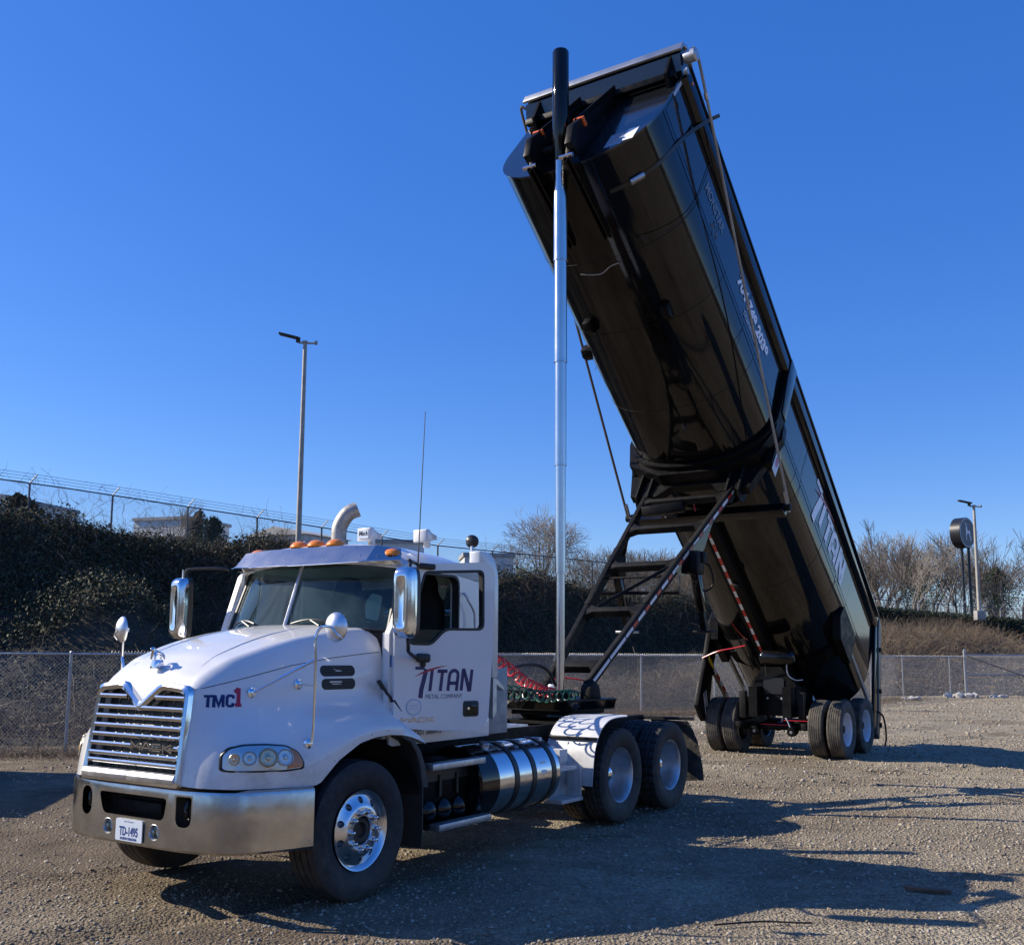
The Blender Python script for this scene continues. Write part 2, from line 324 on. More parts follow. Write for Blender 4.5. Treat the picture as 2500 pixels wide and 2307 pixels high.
def boolean(o, cutmb):
    """cut the shape in cutmb out of o and keep only the result"""
    c = cutmb.build('cutter', M['black'], None, 0)
    if o.parent: c.parent = None
    md = o.modifiers.new('b', 'BOOLEAN'); md.object = c; md.solver = 'EXACT'; md.operation = 'DIFFERENCE'
    par = o.parent; o.parent = None
    bpy.context.view_layer.update(); dg = bpy.context.evaluated_depsgraph_get()
    me = bpy.data.meshes.new_from_object(o.evaluated_get(dg)); o.modifiers.clear(); old = o.data; me.name = old.name
    while len(me.materials) > len(old.materials): me.materials.pop()
    o.data = me; o.parent = par
    me.polygons.foreach_set('material_index', [0]*len(me.polygons))
    cm = c.data; bpy.data.objects.remove(c); bpy.data.meshes.remove(cm)
    return o
def sharpen(o, ang=35):
    bm = bmesh.new(); bm.from_mesh(o.data)
    for f in bm.faces: f.smooth = True
    for e in bm.edges: e.smooth = not (len(e.link_faces) != 2 or e.calc_face_angle(0) > R(ang))
    bm.to_mesh(o.data); bm.free()
def rrect(x0, y0, x1, y1, r, n=5):
    out = []
    for cx, cy, a in ((x1-r, y1-r, 0), (x0+r, y1-r, 90), (x0+r, y0+r, 180), (x1-r, y0+r, 270)):
        for i in range(n+1):
            t = R(a+90*i/n); out.append((cx+r*math.cos(t), cy+r*math.sin(t)))
    return out
def roundpoly(pts, r, n=5):
    out = []; k = len(pts); rr = r if hasattr(r, '__len__') else [r]*k
    for i in range(k):
        p = Vector(pts[i]); a = Vector(pts[i-1])-p; b = Vector(pts[(i+1) % k])-p; q = min(rr[i], a.length*0.45, b.length*0.45)
        if q <= 0: out.append(tuple(p)); continue
        p0 = p+a.normalized()*q; p2 = p+b.normalized()*q
        for j in range(n+1):
            t = j/n; out.append(tuple(p0*(1-t)**2+p*2*t*(1-t)+p2*t*t))
    return out
def smoothpts(pts, n=6):
    P = [Vector(p) for p in pts]; out = []
    for i in range(len(P)-1):
        p0 = P[max(i-1, 0)]; p1 = P[i]; p2 = P[i+1]; p3 = P[min(i+2, len(P)-1)]
        for j in range(n):
            t = j/n; out.append(0.5*((2*p1)+(-p0+p2)*t+(2*p0-5*p1+4*p2-p3)*t*t+(-p0+3*p1-3*p2+p3)*t**3))
    out.append(P[-1]); return out
def textbm(mb, txt, size, f, sx=1.0, shear=0.0, align='LEFT', bold=0.0, thick=0.0):
    cu = bpy.data.curves.new('t', 'FONT'); cu.body = txt; cu.size = size; cu.align_x = align; cu.shear = shear; cu.offset = bold; cu.resolution_u = 3
    ob = bpy.data.objects.new('t', cu); COL.objects.link(ob); bpy.context.view_layer.update()
    me = bpy.data.meshes.new_from_object(ob.evaluated_get(bpy.context.evaluated_depsgraph_get()))
    vs = [mb.bm.verts.new(f(v.co.x*sx, v.co.y)) for v in me.vertices]
    for p in me.polygons:
        try: mb.bm.faces.new([vs[i] for i in p.vertices])
        except ValueError: pass
    bpy.data.objects.remove(ob); bpy.data.curves.remove(cu); bpy.data.meshes.remove(me)
    return mb
def strokes(mb, st, f, w, sx, sy, shear=0.0, ox=0.0, oy=0.0):
    """ribbon lettering: st = list of polylines in unit box"""
    for pl in st:
        p = [Vector((ox+(x+shear*y)*sx, oy+y*sy)) for x, y in pl]; k = len(p); L = []; Rr = []
        for i in range(k):
            a = (p[i]-p[max(i-1, 0)]); b = (p[min(i+1, k-1)]-p[i]); d = (a.normalized()+b.normalized())
            if d.length < 1e-6: d = b
            d.normalize(); nrm = Vector((-d.y, d.x)); c = max(0.45, abs(nrm.dot(Vector((-(b.y or a.y), (b.x or a.x))).normalized()))) if 0 < i < k-1 else 1
            L.append(mb.bm.verts.new(f(*(p[i]+nrm*w/2/c)))); Rr.append(mb.bm.verts.new(f(*(p[i]-nrm*w/2/c))))
        for i in range(k-1): mb.bm.faces.new((L[i], Rr[i], Rr[i+1], L[i+1]))
    return mb
def arc(cx, cy, rx, ry, a0, a1, n=8): return [(cx+rx*math.cos(R(a0+(a1-a0)*i/n)), cy+ry*math.sin(R(a0+(a1-a0)*i/n))) for i in range(n+1)]
# TITAN lettering, unit height
LET = {'i': ([[(0.0,0),(0.0,1)]], 0.34), 't': ([[(0.0,0.93),(0.62,0.93)], [(0.31,0),(0.31,0.93)]], 0.78),
       'a': ([[(0,0),(0,0.72)]+arc(0.27,0.72,0.27,0.24,180,0)+[(0.54,0.72),(0.54,0)], [(0,0.36),(0.54,0.36)]], 0.84),
       'n': ([[(0,0),(0,0.96),(0.06,0.96),(0.5,0.04),(0.56,0.04),(0.56,1)]], 0.7)}
def titan(mb_dark, mb_red, f, W, H, sh=0.14, w=None):
    """width W x height H of the whole word with its big T and swoosh; origin at left baseline of big T foot"""
    w = w or H*0.115
    # big T : curved stem + bar
    st = [[(0.10,-0.02),(0.115,0.25),(0.155,0.55),(0.20,0.92)]]
    strokes(mb_dark, st, f, w*1.35, W, H); strokes(mb_dark, [[(0.0,0.95),(0.17,0.95)]], f, w*0.8, W, H)
    x = 0.27; sc = (0.70*W)/2.35; h = 0.70*H; b = 0.20*H
    for ch in 'itan':
        s_, adv = LET[ch]; strokes(mb_dark, s_, f, w, sc, h, ox=x*W, oy=b, shear=sh*h/sc); x += adv*sc/W
    top = [(-0.02,0.66),(0.10,0.80),(0.25,0.92),(0.42,1.0),(0.60,1.04)]; bot = [(-0.02,0.66),(0.11,0.76),(0.26,0.85),(0.42,0.95),(0.60,1.04)]
    for i in range(4):
        q = [top[i], top[i+1], bot[i+1], bot[i]]; q = [q[j] for j in range(4) if j == 0 or q[j] != q[j-1]]
        vs = [mb_red.bm.verts.new(f(a*W, c*H)) for a, c in q]
        try: mb_red.bm.faces.new(vs)
        except ValueError: pass
# ------------------------------------------------------------------ ground sheet
def vnoise(x, y, sc, seed=0):
    """smooth value noise on arrays"""
    x = np.asarray(x, float)/sc; y = np.asarray(y, float)/sc
    xi = np.floor(x).astype(int); yi = np.floor(y).astype(int); fx = x-xi; fy = y-yi
    fx = fx*fx*(3-2*fx); fy = fy*fy*(3-2*fy)
    def h(a, b):
        v = np.sin(a*127.1+b*311.7+seed*74.7)*43758.5453; return v-np.floor(v)
    return (h(xi, yi)*(1-fx)+h(xi+1, yi)*fx)*(1-fy)+(h(xi, yi+1)*(1-fx)+h(xi+1, yi+1)*fx)*fy
def ground_z(x, y):
    n = (vnoise(x, y, 1.7, 1)-0.5)*0.030+(vnoise(x, y, 0.45, 2)-0.5)*0.016+(vnoise(x, y, 5.0, 3)-0.5)*0.05+(vnoise(x, y, 0.16, 4)-0.5)*0.008
    fade = np.clip((60-np.abs(np.asarray(y)-20))/20, 0, 1)
    x = np.asarray(x, float); y = np.asarray(y, float)
    for (ax, ay, bx, by, wd) in ((-6,3.0,1.0,7.6,0.17),(-6,4.9,-0.5,9.2,0.17),(-3,12.2,9,13.6,0.2),(2,15.6,16,20.5,0.22),(5,9.6,16,12.0,0.2),(3,22,20,33,0.3),(6,21,24,32,0.3)):
        L2 = math.hypot(bx-ax, by-ay); ux, uy = (bx-ax)/L2, (by-ay)/L2; s_ = (x-ax)*ux+(y-ay)*uy; d = -(x-ax)*uy+(y-ay)*ux+0.35*np.sin(s_*0.5)
        on = np.clip(s_, 0, 1)*np.clip(L2-s_, 0, 1)
        for o_ in (0.0, 1.95):
            q = (d-o_)/wd; n = n-on*0.028*np.exp(-q**4)+on*0.016*np.exp(-((np.abs(q)-1.35)/0.3)**2)-on*0.008*np.exp(-q**4)*(np.sin(s_*34) > 0)
    return n*fade-0.012
xs = np.concatenate([np.linspace(-700, -20, 24)[:-1], np.arange(-20, 34, 0.15), np.linspace(34, 700, 24)])
ys = np.concatenate([np.linspace(-700, -2, 20)[:-1], np.arange(-2, 52, 0.15), np.linspace(52, 900, 26)])
X, Y = np.meshgrid(xs, ys); Z = ground_z(X, Y); nx, ny = len(xs), len(ys)
V = np.stack([X.ravel(), Y.ravel(), Z.ravel()], 1)
idx = np.arange(nx*ny).reshape(ny, nx)
F = np.stack([idx[:-1, :-1].ravel(), idx[:-1, 1:].ravel(), idx[1:, 1:].ravel(), idx[1:, :-1].ravel()], 1)
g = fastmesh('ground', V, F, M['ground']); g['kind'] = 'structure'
g.data.polygons.foreach_set('use_smooth', [True]*len(g.data.polygons))
# loose stones
CUBE = np.array([(-1,-1,-1),(1,-1,-1),(1,1,-1),(-1,1,-1),(-1,-1,1),(1,-1,1),(1,1,1),(-1,1,1)], float)*0.5
CF = np.array([(0,3,2,1),(4,5,6,7),(0,1,5,4),(1,2,6,5),(2,3,7,6),(3,0,4,7)])
def stones(name, x, y, s, m, flat=0.55, zoff=0.0):
    n = len(x); v = CUBE[None]*(1+rng.uniform(-0.42, 0.42, (n, 8, 3)))
    v[:, 4:, :2] *= 0.7
    v = v*np.stack([s*rng.uniform(0.7, 1.5, n), s*rng.uniform(0.6, 1.1, n), s*flat*rng.uniform(0.6, 1.3, n)], 1)[:, None]
    a = rng.uniform(0, 6.28, n); c, sn = np.cos(a), np.sin(a); tl = rng.normal(0, 0.25, n)
    v[..., 2] += v[..., 0]*tl[:, None]
    px = v[..., 0]*c[:, None]-v[..., 1]*sn[:, None]; py = v[..., 0]*sn[:, None]+v[..., 1]*c[:, None]
    z = ground_z(x, y)+s*flat*0.22+zoff
    P = np.stack([px+x[:, None], py+y[:, None], v[..., 2]+z[:, None]], 2).reshape(-1, 3)
    Fq = (CF[None]+8*np.arange(n)[:, None, None]).reshape(-1, 4)
    return fastmesh(name, P, Fq, m)
sx_, sy_, ss_ = [], [], []
def scatter(y0, y1, dens, smin, smax):
    A = (y1-y0)*(y0+y1)/2*1.06; n = int(A*dens); y = np.sqrt(rng.uniform(y0*y0, y1*y1, n)); x = y*rng.uniform(-0.53, 0.53, n)
    p = vnoise(x, y, 1.1, 9)*0.35+vnoise(x, y, 2.6, 8)*0.35+vnoise(x, y, 6.0, 5)*0.45+np.clip((x-0)/12, -0.25, 0.35)
    k = rng.uniform(0, 1, n) < np.clip((p-0.30)*1.9, 0.10, 1); s = smin+(smax-smin)*rng.uniform(0, 1, n)**6
    # keep clear of the lot's edge
    k &= (y < 28+0.95*x) | (x < -7)
    k &= ~((x < -7) & (y > 18.6))
    sx_.append(x[k]); sy_.append(y[k]); ss_.append(s[k])
scatter(4.4, 9, 1500, 0.004, 0.028); scatter(9, 14, 800, 0.005, 0.034); scatter(14, 24, 260, 0.009, 0.048); scatter(24, 48, 40, 0.016, 0.08)
gv = stones('gravel', np.concatenate(sx_), np.concatenate(sy_), np.concatenate(ss_), M['stone'])
tag(gv, 'loose crushed stone scattered over the dirt lot', 'gravel', kind='stuff')

# ------------------------------------------------------------------ embankment
TOE = [(-60,17.5),(-40,18.4),(-25,19.0),(-12,19.5),(-7,20.4),(-3,27),(0.3,31.0),(6.2,34.2),(16.7,46.3),(20.5,48.2),(30,50),(60,55),(140,70)]
CRE = [(-75,5),(-48,22),(-32,30),(-17.2,38.6),(-10,44),(-3.6,48.5),(4.7,53.5),(14,59.5),(23.7,66),(36,75),(60,92),(110,120),(190,150)]
CZ  = [8.2,7.2,6.35,5.7,5.25,4.85,4.65,4.2,3.7,3.4,3.2,3,3]
STEEP = [1,1,1,1,1,1,1,0.6,0.0,0.0,0,0,0]
def bank_pt(t, wv):
    """t along 0..12, w 0 toe .. 1 crest .. >1 plateau"""
    i = min(int(t), 11); f = t-i
    L = lambda A: (A[i][0]*(1-f)+A[i+1][0]*f, A[i][1]*(1-f)+A[i+1][1]*f)
    a, c = L(TOE), L(CRE); cz = CZ[i]*(1-f)+CZ[i+1]*f; st = STEEP[i]*(1-f)+STEEP[i+1]*f
    x = a[0]*(1-wv)+c[0]*wv if wv <= 1 else c[0]+(c[0]-a[0])*0+(wv-1)*200*(-0.55); y = a[1]*(1-wv)+c[1]*wv if wv <= 1 else c[1]+(wv-1)*200*0.83
    if wv <= 1:
        lin = wv
        s = 0.15*min(wv/0.76, 1)+0.85*max(0, min(1, (wv-0.77)/0.13))**0.85
        if wv > 0.90: s = 1.0
        h = cz*(s*st+(1-(1-lin)**1.4)*(1-st))
    else: h = cz+(wv-1)*4
    return x, y, h
nt_, nw = 420, 90
ts = np.linspace(0, 12, nt_); wsv = np.concatenate([np.linspace(0, 1, nw), [1.02, 1.06, 1.15, 1.4, 2.0, 3.5]])
BP = np.array([[bank_pt(t, w_) for w_ in wsv] for t in ts])
nn = (vnoise(BP[..., 0], BP[..., 1], 3.2, 11)-0.45)*1.5+(vnoise(BP[..., 0], BP[..., 1], 1.1, 12)-0.5)*0.5+(vnoise(BP[..., 0], BP[..., 1], 7.0, 13)-0.5)*0.8
mask = np.clip(wsv/0.12, 0, 1)*np.clip((1.06-wsv)/0.12, 0.1, 1)
BP[..., 2] += nn*mask[None]*0.55
# big overgrown mound at the left
def mound(cx, cy, r, h): 
    d = ((BP[..., 0]-cx)**2+(BP[..., 1]-cy)**2)/(r*r); BP[..., 2] += h*np.exp(-d*1.5)*mask[None]
mound(-13.4, 34.0, 3.2, 3.4); mound(-18.6, 33.2, 3.0, 2.6); mound(-8.5, 40.5, 2.2, 1.2); mound(1.5, 48.0, 3.0, 1.2)
BP[..., 2] = np.maximum(BP[..., 2], -0.15); BP[:, 0, 2] = -0.15
a, b = BP.shape[:2]; idx = np.arange(a*b).reshape(a, b)
F = np.stack([idx[:-1, :-1].ravel(), idx[1:, :-1].ravel(), idx[1:, 1:].ravel(), idx[:-1, 1:].ravel()], 1)
bank = fastmesh('embankment', BP.reshape(-1, 3), F, M['soil']); bank['kind'] = 'structure'
bank.data.polygons.foreach_set('use_smooth', [True]*len(bank.data.polygons))
BG = BP[:, :nw]
def bank_sample(n, t0, t1, w0, w1, wpow=1.0):
    t = rng.uniform(t0, t1, n); ww = w0+(w1-w0)*rng.uniform(0, 1, n)**wpow
    ti = t/12*(nt_-1); wi = ww*(nw-1); i = np.clip(ti.astype(int), 0, nt_-2); j = np.clip(wi.astype(int), 0, nw-2); fi = (ti-i)[:, None]; fj = (wi-j)[:, None]
    P = (BG[i, j]*(1-fi)+BG[i+1, j]*fi)*(1-fj)+(BG[i, j+1]*(1-fi)+BG[i+1, j+1]*fi)*fj
    Nn = np.cross(BG[i+1, j]-BG[i, j], BG[i, j+1]-BG[i, j]); Nn /= np.linalg.norm(Nn, axis=1)[:, None]+1e-9
    Nn[Nn[:, 2] < 0] *= -1
    return P, Nn, t, ww
def twigs(P, Nn, L, r, droop, segs=4, lift=0.1, fwdjit=0.6):
    """curved 3-sided twigs, arrays"""
    n = len(P); d = Nn*0.7+rng.normal(0, fwdjit, (n, 3)); d[:, 2] += 0.25; d /= np.linalg.norm(d, axis=1)[:, None]
    pts = [P+Nn*lift*rng.uniform(0, 1, (n, 1))]; L = L*rng.uniform(0.4, 1.3, n)
    for s_ in range(segs):
        d = d+rng.normal(0, 0.28, (n, 3)); d[:, 2] -= droop; d /= np.linalg.norm(d, axis=1)[:, None]
        pts.append(pts[-1]+d*(L/segs)[:, None])
    pts = np.stack(pts, 1); k = segs+1
    rad = (r*rng.uniform(0.6, 1.5, n))[:, None]*np.linspace(1, 0.35, k)[None]
    u = rng.normal(0, 1, (n, 3)); u /= np.linalg.norm(u, axis=1)[:, None]; v = np.cross(u, d); v /= np.linalg.norm(v, axis=1)[:, None]+1e-9; u = np.cross(v, d)
    V = []
    for q in range(3):
        an = q*2.094; V.append(pts+rad[..., None]*(u*math.cos(an)+v*math.sin(an))[:, None])
    V = np.stack(V, 2).reshape(-1, 3)      # n,k,3,3
    base = (np.arange(n)*k*3)[:, None, None]; ii = np.arange(k-1)[None, :, None]*3; q = np.arange(3)[None, None]
    q2 = (q+1) % 3
    F = np.stack([base+ii+q, base+ii+q2, base+ii+3+q2, base+ii+3+q], -1).reshape(-1, 4)
    return V, F
def leaves(P, Nn, size, spread, flat=0.5):
    n = len(P); c = P+Nn*rng.uniform(0, 1, (n, 1))*spread+rng.normal(0, spread*0.3, (n, 3))
    a = Nn*flat+rng.normal(0, 0.6, (n, 3)); a /= np.linalg.norm(a, axis=1)[:, None]; u = np.cross(a, rng.normal(0, 1, (n, 3))); u /= np.linalg.norm(u, axis=1)[:, None]; v = np.cross(a, u)
    s = (size*rng.uniform(0.6, 1.5, n))[:, None]
    q = np.stack([c-u*s, c-v*s*0.6+a*s*0.15, c+u*s, c+v*s*0.6+a*s*0.15], 1).reshape(-1, 3)
    return q, np.arange(n*4).reshape(-1, 4)
def joinVF(L):
    V, F, o = [], [], 0
    for v, f in L: V.append(v); F.append(f+o); o += len(v)
    return np.concatenate(V), np.concatenate(F)
# vines and leaves over the steep bank (left and middle)
parts = []
P, Nn, _, _ = bank_sample(20000, 1.6, 8.6, 0.75, 0.92); parts.append(twigs(P, Nn, 0.8, 0.0085, 0.2, 4, 0.15))
P, Nn, _, _ = bank_sample(16000, 1.6, 8.6, 0.02, 1.0); parts.append(twigs(P, Nn, 0.8, 0.0085, 0.16, 4, 0.15))
P, Nn, _, _ = bank_sample(7000, 2.4, 7.5, 0.01, 0.22); parts.append(twigs(P, Nn, 0.8, 0.008, 0.2, 5, 0.3))
P, Nn, _, _ = bank_sample(9000, 2.0, 8.2, 0.84, 1.0); parts.append(twigs(P, Nn, 0.75, 0.008, 0.05, 4, 0.2))
V, F = joinVF(parts); tw = fastmesh('vine_thicket', V, F, M['twig']); tag(tw, 'tangle of bare dry vines hanging down the steep shaded bank', 'vines', kind='stuff')
parts = []
P, Nn, _, _ = bank_sample(60000, 1.6, 7.5, 0.2, 1.0, 0.7); P2, N2, _, _ = bank_sample(60000, 1.6, 7.6, 0.76, 0.93); P = np.concatenate([P, P2]); Nn = np.concatenate([Nn, N2])
k = vnoise(P[:, 0], P[:, 1], 1.6, 21)*0.6+vnoise(P[:, 0], P[:, 1], 5, 22)*0.6 > 0.50
parts.append(leaves(P[k], Nn[k], 0.045, 0.35))
P, Nn, _, _ = bank_sample(50000, 1.8, 7.9, 0.88, 1.0); P[:, 2] += (vnoise(P[:, 0], P[:, 1], 1.5, 33)**2)*1.0*rng.uniform(0, 1, len(P)); parts.append(leaves(P, Nn, 0.05, 0.4, 0.2))
P, Nn, _, _ = bank_sample(40000, 2.0, 3.6, 0.62, 0.95); parts.append(leaves(P, Nn, 0.05, 0.5, 0.3))
V, F = joinVF(parts); lv = fastmesh('ivy_cover', V, F, M['leaf']); tag(lv, 'dark green ivy and vine leaves covering the bank below the upper fence', 'ivy', kind='stuff')
P, Nn, _, _ = bank_sample(3600, 1.8, 8.0, 0.76, 0.99); V1 = twigs(P, Nn, 1.5, 0.0105, 0.42, 7, 0.35, 0.8)
P, Nn, _, _ = bank_sample(2600, 1.8, 8.0, 0.03, 0.30); V2 = twigs(P, Nn, 1.3, 0.0105, 0.22, 7, 0.5, 1.0)
V, F = joinVF([V1, V2]); hv = fastmesh('hanging_vines', V, F, M['brush']); tag(hv, 'long pale arching vine stems standing out from the shaded bank', 'vines', kind='stuff')
# right slope: dry brush
parts = []
P, Nn, _, _ = bank_sample(30000, 7.5, 11.0, 0.03, 0.96); 
k = rng.uniform(0, 1, len(P)) < np.clip((P[:, 2]-0.8)/1.4, 0.25, 1); P = P[k]; Nn = Nn[k]
parts.append(twigs(P, Nn, 0.9, 0.011, 0.14, 4, 0.2, 0.9))
V, F = joinVF(parts); br = fastmesh('dry_brush', V, F, M['brush']); tag(br, 'reddish brown dry brush on the gentler slope behind the gate', 'brush', kind='stuff')
P, Nn, _, _ = bank_sample(36000, 7.5, 11.0, 0.0, 0.97); V, F = leaves(P, Nn, 0.06, 0.12, 1.2)
lt = fastmesh('leaf_litter', V, F, M['litter']); tag(lt, 'fallen dead leaves lying over the lower slope on the right', 'leaf litter', kind='stuff')
# grass / twig litter along the foot of the lower fence
fx_ = []
def litter_line(p0, p1, n, wd):
    t = rng.uniform(0, 1, n); x = p0[0]+(p1[0]-p0[0])*t+rng.normal(0, wd, n); y = p0[1]+(p1[1]-p0[1])*t+rng.normal(0, wd, n); return np.stack([x, y, ground_z(x, y)+0.0], 1)
P = np.concatenate([litter_line((-16,18.3),(-7,18.4),6000,0.45), litter_line((0.0,29.0),(6.5,32.2),6500,0.5), litter_line((6.5,32.2),(17,43.8),4000,0.6)])
V, F = twigs(P, np.tile([0,0,1.0], (len(P), 1)), 0.28, 0.004, 0.25, 3, 0.02, 1.3); dg_ = fastmesh('dead_grass', V, F, M['brush'])
tag(dg_, 'dead grass and twigs along the foot of the lower chain link fence', 'dead grass', kind='stuff')

# ------------------------------------------------------------------ hedge band on the upper right crest
def crest_at(t, off=0.0):
    i = min(int(t), 11); f = t-i; return Vector((CRE[i][0]*(1-f)+CRE[i+1][0]*f, CRE[i][1]*(1-f)+CRE[i+1][1]*f, CZ[i]*(1-f)+CZ[i+1]*f))
def fence_pos(t):
    c = crest_at(t); return c
n = 60000; t = rng.uniform(6.6, 9.35, n); C = np.array([crest_at(q) for q in np.linspace(6.6, 9.35, 200)]); ci = np.clip(((t-6.6)/2.75*199).astype(int), 0, 199)
P = C[ci]+np.stack([rng.normal(0, 0.25, n)+0.35, rng.normal(0, 0.25, n)-0.9, rng.uniform(-0.5, 0.95, n)], 1)
V, F = leaves(P, np.tile([0.3,-0.8,0.6], (n, 1)), 0.07, 0.2, 0.3); hl_ = fastmesh('hedge', V, F, M['hedgeleaf'])
tag(hl_, 'long dark clipped hedge under the upper fence on the right', 'hedge')
for k in range(14):
    c = crest_at(6.6+2.75*k/13); MB().tube([(c.x+0.35, c.y-0.9, c.z-0.8), (c.x+0.35, c.y-0.9, c.z+0.7)], [0.05, 0.02], 5).build('stem', M['bark'], hl_)

# ------------------------------------------------------------------ chain link fences
def chainlink(name, pts, zf, H, pitch, r, m, parent=None):
    """real diagonal wires between posts' line; pts polyline 2-D; zf(x,y)->ground z"""
    P = [Vector(p) for p in pts]; cum = [0]
    for i in range(1, len(P)): cum.append(cum[-1]+(P[i]-P[i-1]).length)
    T_ = cum[-1]; cx = np.interp
    X_ = [p.x for p in P]; Y_ = [p.y for p in P]
    n = int((T_+H)/pitch); s0 = np.arange(n)*pitch-H
    A, B = [], []
    for sgn in (1, -1):
        a = s0.copy() if sgn > 0 else s0+H; b = s0+H if sgn > 0 else s0
        za = np.zeros(n); zb = np.full(n, H)
        # clip both ends to 0..T
        for (q, zq, o_, zo) in ((a, za, b, zb), (b, zb, a, za)):
            lo = q < 0; f = np.where(lo, (0-q)/(o_-q+1e-9), 0); zq[:] = np.where(lo, zq+(zo-zq)*f, zq); q[:] = np.where(lo, 0, q)
            hi = q > T_; f = np.where(hi, (T_-q)/(o_-q+1e-9), 0); zq[:] = np.where(hi, zq+(zo-zq)*f, zq); q[:] = np.where(hi, T_, q)
        K = 5; f = np.linspace(0, 1, K); S = a[:, None]*(1-f)+b[:, None]*f; Zz = za[:, None]*(1-f)+zb[:, None]*f
        x = np.interp(S, cum, X_); y = np.interp(S, cum, Y_); off = 0.004*sgn
        zb_ = zf(S); A.append(np.stack([x+off, y-off, Zz+zb_], -1))
    pts_ = np.concatenate(A); n = len(pts_); K = pts_.shape[1]
    d = pts_[:, -1]-pts_[:, 0]; d /= np.linalg.norm(d, axis=1)[:, None]+1e-9
    u = np.cross(d, [0.3, -0.9, 0.2]); u /= np.linalg.norm(u, axis=1)[:, None]+1e-9; v = np.cross(d, u)
    V = np.stack([pts_+r*(u*math.cos(q*2.094)+v*math.sin(q*2.094))[:, None] for q in range(3)], 2).reshape(-1, 3)
    base = (np.arange(n)*K*3)[:, None, None]; ii = np.arange(K-1)[None, :, None]*3; q = np.arange(3)[None, None]
    F = np.stack([base+ii+q, base+ii+(q+1) % 3, base+ii+3+(q+1) % 3, base+ii+3+q], -1).reshape(-1, 4)
    return fastmesh(name, V, F, m, parent)
def polyat(pts, s):
    P = [Vector(p) for p in pts]
    for i in range(1, len(P)):
        L = (P[i]-P[i-1]).length
        if s <= L or i == len(P)-1: return P[i-1]+(P[i]-P[i-1])*(s/L)
        s -= L
# lower fence
FP = [(-22.0,18.75),(-7.3,18.85),(-3.2,25.5),(0.31,29.91),(6.1,32.9),(16.5,44.4),(20.33,46.55)]
lf = empty('chain_link_fence', (FP[0][0], FP[0][1], 0)); tag(lf, 'lower galvanised chain link fence at the foot of the bank', 'fence')
def rel(o, root): o.location = -Vector(root.location); return o
rel(chainlink('mesh', FP, lambda s: s*0+0.03, 1.76, 0.072, 0.0026, M['wire'], lf), lf)
rel(MB().tube([(x, y, 1.77) for x, y in FP], 0.021, 8).build('top_rail', M['galv'], lf), lf)
pz = []
for i in range(1300):
    s = 13.0+i*0.036
    if s > 60: break
    p = polyat(FP, s); pz.append((p.x, p.y, 1.765 if i % 2 else 1.835))
mb = MB().tube(pz, 0.003, 3, cap=False)
rel(mb.build('knuckle_selvage', M['wire'], lf, 0), lf)
total = sum((Vector(FP[i+1])-Vector(FP[i])).length for i in range(len(FP)-1)); s = 14.0-3.05*4
while s < total+0.2:
    p = polyat(FP, s); mb = MB().tube([(p.x, p.y-0.04, -0.2), (p.x, p.y-0.04, 1.80)], 0.03, 10); mb.tube([(p.x, p.y-0.04, 1.80), (p.x, p.y-0.04, 1.83)], [0.034, 0.012], 10)
    for zt in (0.35, 0.8, 1.25, 1.6): mb.tube([(p.x-0.036, p.y-0.03, zt), (p.x+0.036, p.y-0.03, zt)], 0.008, 5)
    rel(mb.build('post', M['galv'], lf), lf); s += 3.05
# gate at the right
gt = empty('chain_link_gate', (20.45, 46.6, 0)); tag(gt, 'wide chain link gate with thick end post and middle rail at the right edge', 'gate')
GP = [(20.5,46.62),(26.0,47.9),(33,49.4)]
rel(chainlink('mesh', GP, lambda s: s*0+0.05, 1.8, 0.085, 0.005, M['wire'], gt), gt)
mb = MB(); mb.tube([(x, y, 1.86) for x, y in GP], 0.03, 8); rel(mb.build('top_rail', M['galv'], gt), gt)
rel(MB().tube([(x, y, 0.98) for x, y in GP], 0.028, 8).build('middle_rail', M['galv'], gt), gt)
rel(MB().tube([(20.6, 46.6, 1.8), (26.0, 47.85, 0.1)], 0.02, 8).build('brace', M['darkwire'], gt), gt)
rel(MB().tube([(20.42, 46.52, -0.2), (20.42, 46.52, 2.06)], 0.062, 12).tube([(20.42,46.52,2.06),(20.42,46.52,2.12)], [0.07,0.02], 12).build('post', M['galv'], gt), gt)
# upper fence
def tcrest(x):
    return np.interp(x, [c[0] for c in CRE], np.arange(13))
UF = [(c[0], c[1]) for c in CRE[2:11]]
cumU = [0]
for i in range(1, len(UF)): cumU.append(cumU[-1]+(Vector(UF[i])-Vector(UF[i-1])).length)
RZ = [9.0, 7.95, 7.4, 6.85, 6.55, 6.0, 5.35, 5.2, 5.1]       # rail height measured along the crest
uf = empty('barbed_wire_fence', (UF[1][0], UF[1][1], 6)); tag(uf, 'upper chain link fence with outward barbed wire arms along the top of the bank', 'fence')
rz = lambda s: np.interp(s, cumU, RZ)
rel(chainlink('mesh', UF, lambda s: rz(s)-1.8, 1.78, 0.085, 0.0027, M['darkwire'], uf), uf)
rel(MB().tube([(x, y, z) for (x, y), z in zip(UF, RZ)], 0.026, 8).build('top_rail', M['darkwire'], uf), uf)
s = 1.0; armtips = []
k = 0
while s < cumU[-1]:
    p = polyat(UF, s); z = float(rz(s)); far = p.x > 14
    mm = M['galv'] if far else M['darkwire']
    q0 = Vector((p.x+0.03, p.y-0.03, z)); q1 = q0+Vector((0.28, -0.06, 0.30)) if not far else q0+Vector((0.36, -0.1, 0.36))
    armtips.append((q0, q1))
    if k < 95:
        mb = MB().tube([(q0.x, q0.y, z-2.3), q0], 0.04, 8); mb.tube([q0, q1], 0.022, 6); rel(mb.build('post', mm, uf), uf)
    s += 3.0 if not far else 2.6; k += 1
mb = MB()
